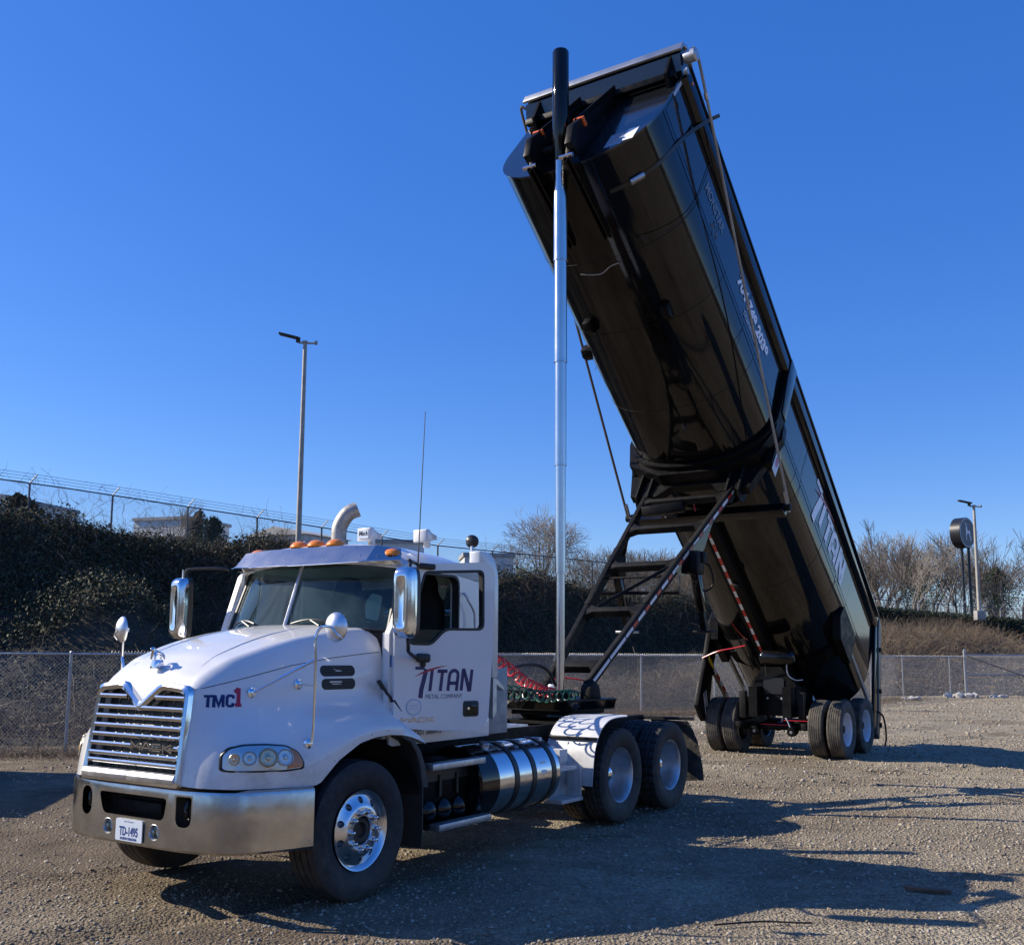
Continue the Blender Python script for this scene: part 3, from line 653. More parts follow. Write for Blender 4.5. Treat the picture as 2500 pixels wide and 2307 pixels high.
for f in (0.35, 0.68, 1.0): mb.tube([a.lerp(b_, f)+Vector((0,0,0.01)) for a, b_ in armtips], 0.0075, 4)
rel(mb.build('barbed_wire', M['darkwire'], uf, 0), uf)
# dead creepers tangled in the upper fence
n = 2600; s = rng.uniform(8, 62, n); s = np.where(vnoise(s, s*0, 2.3, 40) > 0.52, s, rng.uniform(36, 50, n))
px = np.interp(s, cumU, [u[0] for u in UF]); py = np.interp(s, cumU, [u[1] for u in UF]); pz = rz(s)-1.75+rng.uniform(0, 1, n)**1.5*1.9
V, F = twigs(np.stack([px, py, pz], 1), np.tile([0,0,1.0], (n, 1)), 0.8, 0.008, -0.02, 5, 0.02, 0.8); cr_ = fastmesh('dead_creeper', V, F, M['twig'])
tag(cr_, 'bare creepers tangled through the upper fence wires', 'creeper', kind='stuff')
# ------------------------------------------------------------------ light poles and round sign
def light_pole(x, y, zb, zt, label, hx, ang, m):
    r = empty('light_pole', (x, y, zb)); tag(r, label, 'light pole', 'parking lot light poles')
    H = zt-zb
    MB().tube([(0,0,0),(0,0,H)], [0.115,0.075], 14).build('pole', m, r)
    MB().box((0,0,-0.3), (0.5,0.5,0.55), bev=0.03).build('base', M['concrete'], r)
    mb = MB().tube([(-0.25,0,H-0.02),(0.42,0,H-0.04)], 0.04, 8); mb.box((0.42,0,H-0.02),(0.09,0.09,0.14)); mb.box((0,0,H),(0.19,0.19,0.1), bev=0.02); mb.build('cross_arm', m, r)
    mb = MB(); rt = Matrix.Rotation(R(ang), 3, 'Y'); mb.box((hx, 0, H+0.24), (0.80,0.30,0.075), rt, 0.02); mb.box((-0.27, 0, H+0.09), (0.16,0.10,0.2), None, 0.01)
    mb.build('lamp_head', M['darkgrey'], r)
    return r
light_pole(-7.97, 38.0, 3.2, 13.55, 'tall pale light pole rising behind the white truck cab', -0.62, 14, M['pole'])
light_pole(27.35, 60.0, 4.45, 10.6, 'light pole beside the round black sign at the right', -0.52, 12, M['pole'])
sg = empty('round_sign', (35.7, 80, 4.6)); tag(sg, 'round black drum shaped sign on twin posts with a pale standing dog', 'sign')
SAX = Vector((-0.50, 0.0, 0)) ; sdir = Vector((0.62, -0.78, 0)).normalized(); sc_ = Vector((-0.25, 0, 6.75))
MB().lathe([(-0.42,0.0),(-0.42,1.16),(-0.40,1.2),(0.40,1.2),(0.42,1.16),(0.42,0.0)], sc_, sdir, 64).build('drum', M['signblack'], sg)
su = Vector((-sdir.y, sdir.x, 0)) ; 
if su.x < 0: su = -su
MB().lathe([(0.424,0.0),(0.424,1.08)], sc_, sdir, 64).build('sign_face', M['signgrey'], sg)
MB().lathe([(0.42,1.08),(0.435,1.085),(0.435,1.165),(0.42,1.17)], sc_, sdir, 64).build('rim', M['galv'], sg)
dog = [(-0.30,0.98),(-0.24,0.80),(-0.12,0.78),(-0.10,0.62),(-0.14,0.35),(-0.12,0.10),(-0.16,-0.25),(-0.12,-0.75),(-0.02,-0.75),(-0.05,-0.60),(-0.02,-0.18),(0.20,-0.08),(0.38,-0.06),(0.42,-0.25),(0.60,-0.50),(0.56,-0.78),(0.70,-0.78),(0.74,-0.46),(0.60,-0.20),(0.62,0.10),(0.52,0.22),(0.20,0.20),(0.10,0.35),(0.04,0.62),(-0.02,0.80),(-0.16,0.92)]
MB().prism([(a*0.85-0.12, b*0.80) for a, b in dog], lambda a, b, t: sc_+su*a+Vector((0,0,b))+sdir*t, 0.426, 0.434).build('dog_emblem', mat('pale_emblem', (0.75,0.77,0.8), 0.4), sg)
for dx in (-0.32, 0.22): MB().tube([(dx, 0.1, -0.5), (dx, 0.1, 6.0)], 0.11, 12).build('post', M['signblack'], sg)

dm = empty('shadow_caster', (-9.2, 14.2, 0), R(8)); tag(dm, 'unseen dark green box added beyond the left edge to cast the shadow at the left', 'shadow caster')  # unseen box added only to drop a shadow at the left edge
MB().prism([(-1.9,0.12),(1.9,0.12),(2.0,1.45),(-2.0,1.45)], lambda a, b, t: (t, a, b), -0.9, 0.9).build('body', mat('caster_green', (0.02,0.06,0.035), 0.5, var=0.3), dm, bevel=0.01)
for k in range(6): MB().box((0.93, -1.6+0.64*k, 0.78), (0.06,0.08,1.25)).build('rib', M['darkgrey'], dm)
MB().box((0,0,1.50), (1.95,4.15,0.09), None, 0.02).build('rim', M['darkgrey'], dm)
# ------------------------------------------------------------------ buildings beyond the upper fence
def building(name, label, c, d, rz_, roofmat, walls, overhang=0.12, gable=0.0, wins=0):
    r = empty(name, c, rz_); tag(r, label, 'building')
    wb = MB().box((0,0,d[2]/2-2), (d[0], d[1], d[2]+4)).build('wall', walls, r)
    mb = MB()
    if gable:
        a, b = d[0]/2+overhang, d[1]/2+overhang
        mb.prism([(-b, 0), (b, 0), (0, gable)], lambda u, v, t: (t, u, v+d[2]), -a, a)
    else: mb.box((0,0,d[2]+0.12), (d[0]+overhang*2, d[1]+overhang*2, 0.24))
    mb.build('roof', roofmat, r)
    mb = MB(); mb.box((0,0,d[2]-0.5), (d[0]+0.03, d[1]+0.03, 0.07)); mb.build('trim_band', M['roof'], r)
    for k in range(wins):
        xk = -d[0]/2+d[0]*(k+0.5)/wins
        f_ = MB(); f_.box((xk, -d[1]/2-0.03, d[2]-1.9), (1.3, 0.1, 1.4)); f_ = f_.build('window_frame', M['white'], r)
        MB().box((xk, -d[1]/2-0.09, d[2]-1.9), (1.1, 0.04, 1.2)).build('pane', M['plastic'], f_)
    return r
building('white_office_building', 'low white flat roofed building behind the upper fence, second from the left', (-25.9, 80, 6.4), (4.9, 5.4, 5.2), R(-18), M['roof'], M['wall'], wins=3)
building('beige_building', 'beige block cut off by the left edge, beyond the upper fence', (-32.9, 64, 6.3), (7.5, 7, 4.3), R(-12), M['roof'], M['wall'], 0.1, wins=3)
building('gabled_building', 'small gabled pale building beyond the fence, behind the tall light pole', (-17.2, 82, 6.2), (5.2, 6, 4.5), R(60), M['roof'], M['wall'], 0.3, 0.75)
building('flat_shed', 'long low white shed just above the bank right of the cab exhaust', (-7.3, 66, 5.0), (3.0, 4, 3.55), R(8), M['roof'], M['wall'], 0.1)
building('small_white_shed', 'little white shed seen above the hedge behind the blue sky gap right of the cab', (-1.6, 64, 4.5), (3.0, 3, 3.1), R(8), M['roof'], M['wall'], 0.1)

# ------------------------------------------------------------------ trees
def gen_tree(seed, H, spread=0.55, levels=6, r0=0.16, lean=0.0, fork=0.3, nb=3, thin=0.0075):
    rg = random.Random(seed); S = []
    def grow(p, d, L, r, lv):
        k = 3 if lv > 2 else 4; q = p; rr = r
        for i in range(k):
            d = (d+Vector((rg.gauss(0,1), rg.gauss(0,1), rg.gauss(0,0.6)))*0.10+Vector((0,0,0.05 if lv < 4 else 0.02))).normalized()
            n = q+d*(L/k); r2 = rr*(0.90 if lv else 0.93); S.append((q, n, rr, r2)); q = n; rr = r2
            if lv < levels-1 and (i >= 1 or lv > 0) and rg.random() < (0.55 if lv < 4 else 0.5):
                side(q, d, L, rr, lv)
        if lv < levels-1:
            for _ in range(nb if lv < 2 else 2): side(q, d, L, rr*1.05, lv, tip=True)
    def side(q, d, L, rr, lv, tip=False):
        a = Vector((rg.gauss(0,1), rg.gauss(0,1), rg.gauss(0,0.5))); a = (a-d*a.dot(d)).normalized()
        ang = rg.uniform(0.25, 0.55) if tip else rg.uniform(0.5, 0.95)
        nd = (d*math.cos(ang)+a*math.sin(ang)*spread*1.6).normalized()
        grow(q, nd, L*rg.uniform(0.60, 0.82), max(thin, rr*rg.uniform(0.5, 0.66)), lv+1)
    grow(Vector((0,0,-0.4)), Vector((lean,0,1)).normalized(), H*fork, r0, 0)
    A = np.array([s[0][:] for s in S]); B = np.array([s[1][:] for s in S]); ra = np.array([s[2] for s in S]); rb = np.array([s[3] for s in S])
    zmax = max(B[:, 2].max(), 0.1); f = H/zmax; A *= f; B *= f
    d = B-A; d /= np.linalg.norm(d, axis=1)[:, None]+1e-9; u = np.cross(d, [0.37, 0.81, 0.2]); u /= np.linalg.norm(u, axis=1)[:, None]+1e-9; v = np.cross(d, u)
    def mk(sel, n):
        a_, b_, u_, v_ = A[sel], B[sel], u[sel], v[sel]; R1, R2 = ra[sel], rb[sel]; V = []
        for P_, rr in ((a_, R1), (b_, R2)):
            for j in range(n):
                t = 2*math.pi*j/n; V.append(P_+rr[:, None]*(u_*math.cos(t)+v_*math.sin(t)))
        V = np.stack(V, 1).reshape(-1, 3); m = sel.sum(); base = (np.arange(m)*2*n)[:, None]; j = np.arange(n)[None]
        F = np.stack([base+j, base+(j+1) % n, base+n+(j+1) % n, base+n+j], -1).reshape(-1, 4); return V, F
    big = ra > r0*0.42
    return mk(big, 7), mk(~big, 3)
def tree_proto(seed, H, label, group, barkm, **kw):
    (v1, f1), (v2, f2) = gen_tree(seed, H, **kw)
    r = empty('bare_tree'); tag(r, label, 'tree', group)
    fastmesh('trunk', v1, f1, barkm, r); fastmesh('crown', v2, f2, barkm, r); return r
def copy_tree(root, loc, rz_, s, label=None):
    c = root.copy(); COL.objects.link(c); c.location = loc; c.rotation_euler = (0,0,rz_); c.scale = (s, s, s)
    if label: c['label'] = label
    for ch in list(root.children):
        d = ch.copy(); COL.objects.link(d); d.parent = c
    return c
def plateau(x, y):
    t = float(np.interp(x, [c[0] for c in CRE], np.arange(13))); c = crest_at(t); return c.z+max(0, (y-c.y))*0.02
big = tree_proto(11, 13.0, 'large spreading bare tree alone above the bank behind the chrome lift cylinder', None, M['barklight'], spread=0.72, levels=6, r0=0.26, fork=0.33, nb=4, thin=0.018)
big.location = (3.6, 110, 5.6)
G1 = 'bare winter trees in the wood beyond the upper fence on the right'; L1 = 'bare grey winter tree in the wood beyond the upper fence at the right'
protos = [tree_proto(30+i, 10.0, L1, G1, M['barklight'] if i % 2 else M['bark'], spread=[0.5,0.6,0.45,0.55,0.4][i], levels=5, r0=[0.17,0.14,0.13,0.16,0.12][i], fork=[0.30,0.26,0.34,0.3,0.36][i], thin=0.02, nb=3) for i in range(5)]
used = [False]*5; rt = random.Random(5)
def place(x, y, h, label=None, group=None):
    i = rt.randrange(5); z = plateau(x, y)-0.3; s = h/10.0; rz_ = rt.uniform(0, 6.28)
    if not used[i] and label is None:
        o = protos[i]; o.location = (x, y, z); o.scale = (s, s, s); o.rotation_euler.z = rz_; used[i] = True; return o
    o = copy_tree(protos[i], (x, y, z), rz_, s, label)
    if group: o['group'] = group
    return o
for k in range(24):
    y = rt.uniform(84, 132); u = rt.uniform(0.325, 0.53); x = u*y
    top = 14.0 if k % 4 else 15.5
    h = (1.87+(1270-rt.uniform(1012, 1070))*y/2001)-plateau(x, y)
    place(x, y, max(5, h))
for (uu_, yy_, vv_, lb_) in ((0.425,88,1030,'tall slim bare tree just left of the round sign'),(0.39,95,1035,'broad bare tree midway between the trailer and the round sign'),(0.50,90,1020,'tall bare tree at the right edge of the picture')):
    o = place(uu_*yy_, yy_, (1.87+(1272-vv_)*yy_/2001)-plateau(uu_*yy_, yy_), lb_)
    if 'group' in o: del o['group']
tall = place(0.362*92, 92, 10.6, 'tallest bare tree of the wood, next to the raised trailer rail'); 
tall2 = place(0.478*96, 96, 9.4, 'tall crooked bare tree right of the round sign')
L2 = 'bare tree of the distant tree line seen between the draft arms'; G2 = 'distant bare tree line behind the draft arms'
for k in range(34):
    y = rt.uniform(125, 165); u = rt.uniform(0.062, 0.215); x = u*y
    h = (1.87+(1274-rt.uniform(1050, 1085))*y/2001)-6
    o = place(x, y, max(5, h), L2, G2)
for k, (x, y, h, lb) in enumerate(((-13.8, 64, 3.9, 'small bare tree behind the upper fence left of the tall light pole'), (-20.0, 60, 4.6, 'thin bare tree in front of the low white building'))):
    o = place(x, y, h, lb); 
    if 'group' in o: del o['group']
for o in (tall, tall2):
    if 'group' in o: del o['group']
# undergrowth of the wood
n = 1300; y = rng.uniform(82, 120, n); x = y*rng.uniform(0.32, 0.55, n); z = np.array([plateau(a_, b_) for a_, b_ in zip(x, y)])
V, F = twigs(np.stack([x, y, z], 1), np.tile([0,0,1.6], (n, 1)), 3.0, 0.022, 0.0, 5, 0.0, 0.35); ug = fastmesh('undergrowth', V, F, M['barklight'])
n = 1500; y = rng.uniform(122, 160, n); x = y*rng.uniform(0.04, 0.22, n)
V2, F2 = twigs(np.stack([x, y, x*0+5.8], 1), np.tile([0,0,1.6], (n, 1)), 4.5, 0.026, 0.0, 5, 0.0, 0.35); 
tag(ug, 'thin brown saplings and undergrowth filling the wood on the right', 'undergrowth', kind='stuff')
ug2 = fastmesh('distant_undergrowth', V2, F2, M['barklight']); tag(ug2, 'thin saplings between the distant trees behind the draft arms', 'undergrowth', kind='stuff')
# evergreens
def evergreen(label, x, y, z, h, wd, seed, m=None, pine=False):
    rg = np.random.default_rng(seed); r = empty('evergreen_tree', (x, y, z)); tag(r, label, 'tree')
    MB().tube([(0,0,-0.3),(0.05,0,h*0.9)], [0.06+h*0.015, 0.02], 7).build('trunk', M['bark'], r)
    n = int(5200*min(1.6, h/4)); zz = rg.uniform(0.12, 1, n); nb_ = 16; bi = rg.integers(0, nb_, n); bc = rg.uniform(0, 6.28, nb_*3)
    prof = np.where(zz < 0.3, zz/0.3, (1-zz)/0.7)**0.6
    an = bc[bi]+rg.normal(0, 0.5, n); layer = np.floor(zz*9)/9
    rad = wd*prof*rg.uniform(0.05, 1, n)**0.5*(0.7+0.5*np.sin(layer*50+an*2))
    P = np.stack([rad*np.cos(an), rad*np.sin(an), (zz*h if not pine else (layer+0.07*rg.normal(0,0.5,n))*h)], 1)
    V, F = leaves(P, np.tile([0,0,1.0], (n, 1)), 0.075, 0.1, 0.2); fastmesh('crown', V, F, m or M['conifer'], r); return r
evergreen('rounded evergreen behind the roof of the low white building', -20.9, 68, 6.6, 4.4, 1.4, 1)
evergreen('layered cedar right of the low white building', -17.6, 60, 5.6, 4.1, 1.3, 2, pine=True)
evergreen('dark evergreen right of the cab exhaust stack', -13.2, 82, 5.9, 4.3, 2.2, 3)
evergreen('small evergreen behind the far end of the wood', 43.6, 92, 4.6, 5.0, 2.4, 4)
evergreen('tall evergreen between the bare trees left of the round sign', 39.4, 99, 4.6, 6.2, 2.6, 5)
evergreen('wide dark evergreen at the upper left corner of the bank', -18.8, 38.5, 5.0, 2.6, 1.7, 6, M['leaf'])
# low hills on every side (seen in the paint and chrome reflections and between trees)
an = np.linspace(0, 2*math.pi, 160, endpoint=False); rows = []
for rr, hh in ((150, -2), (185, 7), (240, 15), (330, 22), (520, 30), (700, 34)):
    hgt = hh*np.where(np.sin(an) > 0.25, 0.75, 1.9)*(0.7+0.5*vnoise(np.cos(an)*5+9, np.sin(an)*5+9, 1.0, 3)) if hh > 0 else np.full(160, -2.0)
    sel = 1.0
    k = rr*(1.35 if hh < 0 else 1.3)
    rows.append(np.stack([k*np.cos(an), k*np.sin(an)+20, hgt*np.where(np.sin(an) > 0.2, 0.55, 0.8)], 1))
Rr = np.array(rows); idx = np.arange(6*160).reshape(6, 160); 
F = np.stack([idx[:-1].ravel(), np.roll(idx, -1, 1)[:-1].ravel(), np.roll(idx, -1, 1)[1:].ravel(), idx[1:].ravel()], 1)
hi = fastmesh('hills', Rr.reshape(-1, 3), F, mat('wooded_hill', (0.075,0.062,0.045), 0.95, col2=(0.035,0.035,0.022), vscale=0.15, bump=0.6, bscale=0.5)); hi['kind'] = 'structure'
hi.data.polygons.foreach_set('use_smooth', [True]*len(hi.data.polygons))
# trees behind the photographer and to the right, part of the same lot's surroundings
for k in range(16):
    a_ = rt.uniform(-2.4, 0.35); rr = rt.uniform(38, 60); x, y = rr*math.cos(a_), rr*math.sin(a_)
    i = rt.randrange(5); o = copy_tree(protos[i], (x, y, -0.2), rt.uniform(0, 6), rt.uniform(1.0, 1.5), 'bare tree at the near edge of the lot, behind the photographer'); o['group'] = 'trees at the near edge of the lot'
# ================================================================== TRUCK TRACTOR
TX_, TY_, TA = -2.12512, 8.72919, 0.99015
WBX = 4.3746
truck = empty('truck_tractor', (TX_, TY_, 0), TA)
tag(truck, 'white three axle day cab semi truck with chrome grille and its driver door open', 'truck')
def part(mb, name, m, parent=None, **k): return mb.build(name, m, parent if parent is not None else truck, **k)
# ---- wheels
def tyre_profile(w_, ro, ri, grooves=4, gd=0.012):
    h = w_/2; P = [(-h*0.72, ri), (-h*0.80, ri+0.012), (-h*0.95, ri+(ro-ri)*0.30), (-h, ri+(ro-ri)*0.55), (-h*0.985, ri+(ro-ri)*0.78), (-h*0.90, ro-0.022), (-h*0.84, ro-0.006)]
    tw = h*0.84; n = grooves; gw = 0.010
    for i in range(n):
        c = -tw+2*tw*(i+1)/(n+1); P += [(c-gw/2-0.001, ro-0.0015*abs(c)/tw), (c-gw/2, ro-gd), (c+gw/2, ro-gd), (c+gw/2+0.001, ro)]
    P += [(-a, b) for a, b in P[:7][::-1]]
    return P
def make_tyre(c, w_=0.28, ro=0.518, ri=0.292, lug=False, m=None, parent=None, grooves=4):
    mb = MB(); P = tyre_profile(w_, ro, ri, grooves, 0.013 if not lug else 0.016)
    mb.lathe(P, c, (0,1,0), 128)
    cen = Vector(c)
    if lug:   # cross grooves on shoulders
        for v in mb.bm.verts:
            d = Vector((v.co.x-cen.x, 0, v.co.z-cen.z)); rr = d.length; ang = math.atan2(d.z, d.x); k = int(round(ang/(2*math.pi)*128)) % 128
            yy = abs(v.co.y-cen.y)/(w_/2)
            if rr > ro-0.012 and yy > 0.3 and (k % 4 == 0): v.co = Vector((cen.x, v.co.y, cen.z))+d*((ro-0.019)/rr)
            elif rr > ro-0.03 and yy > 0.8 and (k % 4 == 0): v.co = Vector((cen.x, v.co.y*1.0, cen.z))+d*((rr-0.012)/rr)
    # raised sidewall rings
    return mb.build('tyre', m or M['rubber'], parent, smooth=28)
def wheel_front(c, side, parent, m=None):
    """aluminium disc wheel bulging outward, hand holes, lug nuts, hub ; side=-1 near"""
    cx, cy, cz = c; ax = (0, side, 0)
    prof = [(-0.12,0.285),(0.02,0.275),(0.105,0.285),(0.128,0.298),(0.134,0.300),(0.131,0.292),(0.112,0.270),(0.100,0.262),(0.104,0.250),(0.128,0.205),(0.143,0.188),(0.147,0.170),(0.147,0.108),(0.135,0.100),(0.06,0.100),(0.04,0.0)]
    o = MB().lathe(prof, c, ax, 72).build('wheel', m or M['alupol'], parent)
    cut = MB()
    for k in range(10):
        a = 2*math.pi*(k+0.5)/10; p = Vector((cx+0.226*math.cos(a), cy, cz+0.226*math.sin(a)))
        cut.tube([p+Vector((0,side*0.03,0)), p+Vector((0,side*0.2,0))], 0.026, 16)
    boolean(o, cut); sharpen(o)
    for k in range(10):
        a = 2*math.pi*k/10; p = Vector((cx+0.142*math.cos(a), cy+side*0.145, cz+0.142*math.sin(a))); s_ = Vector((0,side,0))
        MB().lathe([(0,0.026),(0.008,0.026),(0.009,0.019),(0.030,0.018),(0.034,0.015),(0.05,0.011),(0.055,0.0)], p, s_, 12).build('lug_nut', M['chrome'], o)
    MB().lathe([(0.05,0.097),(0.12,0.097),(0.13,0.088),(0.13,0.06),(0.10,0.05),(0.10,0.0)], c, ax, 32).build('hub', M['plastic'], o)
    return o
M['alupol'] = mat('polished_aluminium', (0.72,0.73,0.75), 0.16, metal=1, rvar=0.12, vscale=8)
def wheel_rear(c, side, parent, m, hubm, dish=0.135, hub=True):
    prof = [(0.10,0.302),(0.112,0.300),(0.106,0.290),(0.08,0.272),(-0.02,0.262),(-dish+0.02,0.255),(-dish,0.240),(-dish+0.004,0.19),(-dish,0.10),(-dish,0.0)]
    o = MB().lathe(prof, c, (0,side,0), 64).build('wheel', m, parent)
    if hub:
        MB().lathe([(-dish,0.115),(-dish+0.06,0.112),(-dish+0.09,0.098),(-dish+0.118,0.07),(-dish+0.13,0.03),(-dish+0.131,0.0)], c, (0,side,0), 36).build('hub_cover', hubm, o)
        for k in range(10):
            a = 2*math.pi*k/10; p = Vector(c)+Vector((0.143*math.cos(a), -side*dish, 0.143*math.sin(a))); MB().lathe([(0,0.016),(0.03,0.015),(0.034,0.0)], p, (0,side,0), 8).build('lug_nut', hubm, o)
    return o
for sd_ in (-1, 1):
    wh = wheel_front((0, sd_*1.05, 0.51), sd_, truck); make_tyre((0, sd_*1.05, 0.51), 0.30, 0.522, 0.294, parent=wh, grooves=3)
    for xx in (WBX, WBX+1.32):
        wo = wheel_rear((xx, sd_*1.045, 0.51), sd_, truck, M['alu'], M['chrome']); make_tyre((xx, sd_*1.045, 0.51), 0.275, 0.520, 0.296, lug=True, parent=wo, grooves=3)
        wi = wheel_rear((xx, sd_*0.735, 0.51), sd_, truck, M['alu'], M['chrome'], hub=False); make_tyre((xx, sd_*0.735, 0.51), 0.275, 0.520, 0.296, lug=True, parent=wi, grooves=3)

# ---- hood (lofted shell with fenders)
XS = [-1.165,-1.135,-1.08,-1.0,-0.8,-0.55,-0.44,-0.26,-0.02,0.15,0.32,0.50]
TAB = {  # zt, ys, zs, E(y,z), F(y,z), G(y,z), H(y,z), I(y,z)
-1.165:(1.605,0.48,1.565, 0.515,1.48, 0.53,1.33, 0.545,1.18, 0.555,1.05, 0.56,0.915),
-1.135:(1.655,0.505,1.60, 0.545,1.50, 0.575,1.35, 0.63,1.18, 0.66,1.05, 0.67,0.905),
-1.08:(1.705,0.53,1.63, 0.585,1.51, 0.64,1.36, 0.755,1.18, 0.785,1.05, 0.79,0.90),
-1.0:(1.755,0.555,1.665, 0.63,1.52, 0.70,1.37, 0.87,1.17, 0.90,1.04, 0.905,0.895),
-0.8:(1.845,0.60,1.75, 0.71,1.56, 0.77,1.42, 0.985,1.18, 1.035,1.03, 1.03,0.89),
-0.55:(1.925,0.655,1.83, 0.775,1.60, 0.83,1.45, 1.055,1.24, 1.12,1.05, 1.12,0.885),
-0.44:(1.955,0.675,1.86, 0.80,1.62, 0.85,1.46, 1.07,1.27, 1.145,1.10, 1.15,0.89),
-0.26:(2.0,0.70,1.90, 0.83,1.64, 0.87,1.47, 1.08,1.31, 1.165,1.18, 1.17,1.05),
-0.02:(2.045,0.735,1.94, 0.865,1.66, 0.895,1.48, 1.08,1.34, 1.17,1.25, 1.175,1.165),
0.15:(2.07,0.765,1.965, 0.885,1.68, 0.91,1.49, 1.08,1.35, 1.17,1.27, 1.175,1.195),
0.32:(2.09,0.80,1.985, 0.905,1.70, 0.925,1.50, 1.08,1.35, 1.17,1.28, 1.175,1.205),
0.50:(2.10,0.85,2.0, 0.935,1.72, 0.945,1.52, 1.07,1.34, 1.165,1.27, 1.175,1.19)}
def hsec(x):
    xs_ = XS; A = np.array([TAB[q] for q in xs_]); return [float(np.interp(x, xs_, A[:, j])) for j in range(A.shape[1])]
def hcurve(x):
    t = hsec(x); zt, ys_, zs_ = t[:3]
    P = [(0, zt), (ys_*0.45, zt-0.006), (ys_*0.78, zt-0.03), (ys_*0.95, (zt*0.45+zs_*0.55)), ((ys_+t[3])*0.5+0.012, (zs_+t[4])*0.5+0.03), (t[3], t[4]), (t[5], t[6]), (t[7], t[8]), (t[9], t[10]), (t[11], t[12])]
    return [(p.x, p.y) for p in smoothpts([(a, b, 0) for a, b in P], 5)]
def leanx(x, z):
    k = max(0, min(1, (-0.85-x)/0.3)); return x+0.05*k-0.095*k*(1.60-z)/0.65
mb = MB(); rows = []
hx = list(np.linspace(-1.165, -1.0, 9))+list(np.linspace(-0.95, 0.5, 34))
for x in hx:
    c = hcurve(x); full = [(-y, z) for y, z in c[::-1]]+c[1:]
    rows.append([(leanx(x, z), y, z) for y, z in full])
vr = mb.grid(rows)
f0 = mb.bm.faces.new(vr[0])
hood = part(mb, 'hood', M['white'], smooth=50)
_gi = roundpoly([(-0.515,0.94),(-0.49,1.57),(-0.235,1.59),(0.0,1.42),(0.235,1.59),(0.49,1.57),(0.515,0.94)], 0.03, 3)
_c = MB(); _c.prism(_gi, lambda y, z, t: (t, y, z), -1.5, -0.95)
boolean(hood, _c); sharpen(hood, 45)
# front part of hood nose below grille edge closes with dark radiator box
def surf(o_, axis='y', side=-1):
    bm = bmesh.new(); bm.from_mesh(o_.data); t = BVHTree.FromBMesh(bm); bm.free()
    def f(a, b, off=0.002, sy=None):
        s_ = side if sy is None else sy
        r = t.ray_cast(Vector((a, s_*3, b)), Vector((0, -s_, 0))) if axis == 'y' else t.ray_cast(Vector((-3, a, b)), Vector((1,0,0)))
        if axis == 'z': r = t.ray_cast(Vector((a, b, 5)), Vector((0,0,-1)))
        if r[0] is None: return None
        n = r[1]; 
        if axis == 'y' and n.y*s_ < 0: n = -n
        if axis == 'x' and n.x > 0: n = -n
        if axis == 'z' and n.z < 0: n = -n
        return r[0]+n*off
    return f
HS = surf(hood, 'y', -1); HZ_ = surf(hood, 'z')
# panel gap line on the hood shoulder and the second crease on top
def strip(pts, m, name, wd=0.006, f=None):
    mb = MB(); mb.tube(pts, wd/2, 4); return part(mb, name, m, smooth=0)
for sd_ in (-1, 1):
    pts = [HS(x, np.interp(x, [-1.12,-0.8,-0.4,0,0.48], [1.575,1.655,1.75,1.81,1.86]), 0.0005, sd_) for x in np.linspace(-1.1, 0.48, 30)]
    strip([p for p in pts if p], M['darkgrey'], 'hood_seam', 0.006)
    pts = [HZ_(x, sd_*np.interp(x, [-1.05,0.12], [0.40,0.36]), 0.0) for x in np.linspace(-0.98, 0.15, 24)]
    mbx = MB(); pts = [p for p in pts if p]
    mbx.tube(pts, [0.001+0.006*math.sin(math.pi*i/(len(pts)-1)) for i in range(len(pts))], 6); part(mbx, 'hood_crease', M['white'])
for sd_ in (-1, 1):
    c_ = [p for p in hcurve(0.50) if p[1] > 1.36]; strip([(0.503, sd_*(y+0.001), z+0.0005) for y, z in c_], M['plastic'], 'hood_rear_gap', 0.012)
# fender tail behind the wheel + black splash guard
for sd_ in (-1, 1):
    rows = []
    for x, zt2, zb in ((0.50,1.34,1.19),(0.60,1.29,1.17),(0.70,1.22,1.14),(0.77,1.155,1.115),(0.80,1.115,1.10)):
        rows.append([(x, sd_*0.93, zt2+0.01), (x, sd_*1.04, zt2), (x, sd_*1.12, zt2-0.03 if zt2 > 1.2 else zt2-0.01), (x, sd_*1.165, (zt2+zb)/2), (x, sd_*1.172, zb)])
    mb = MB(); mb.grid(rows); part(mb, 'fender_tail', M['white'], smooth=60, solid=0.006)
    mb = MB(); sp = [(0.50,1.18),(0.60,1.14),(0.68,1.05),(0.74,0.92),(0.775,0.75),(0.78,0.45),(0.77,0.26)]
    mb.grid([[(x, sd_*y, z) for y in (0.80, 1.17)] for x, z in sp]); 
    mb.grid([[(x, sd_*1.172, z), (x+0.06+0.03*(1.2-z), sd_*1.165, z-0.01)] for x, z in sp[:5]])
    part(mb, 'splash_guard', M['darkgrey'], smooth=50, solid=0.012)
    # dark wheel housing
    mb = MB(); rows = []
    for k in range(19):
        a = R(-8+196*k/18); rows.append([(0.12-0.66*math.cos(a)*1.0, sd_*y, 0.56+0.60*math.sin(a)) for y in (0.42, 0.8, 1.145)])
    mb.grid(rows); part(mb, 'wheel_housing', M['plastic'], smooth=50)
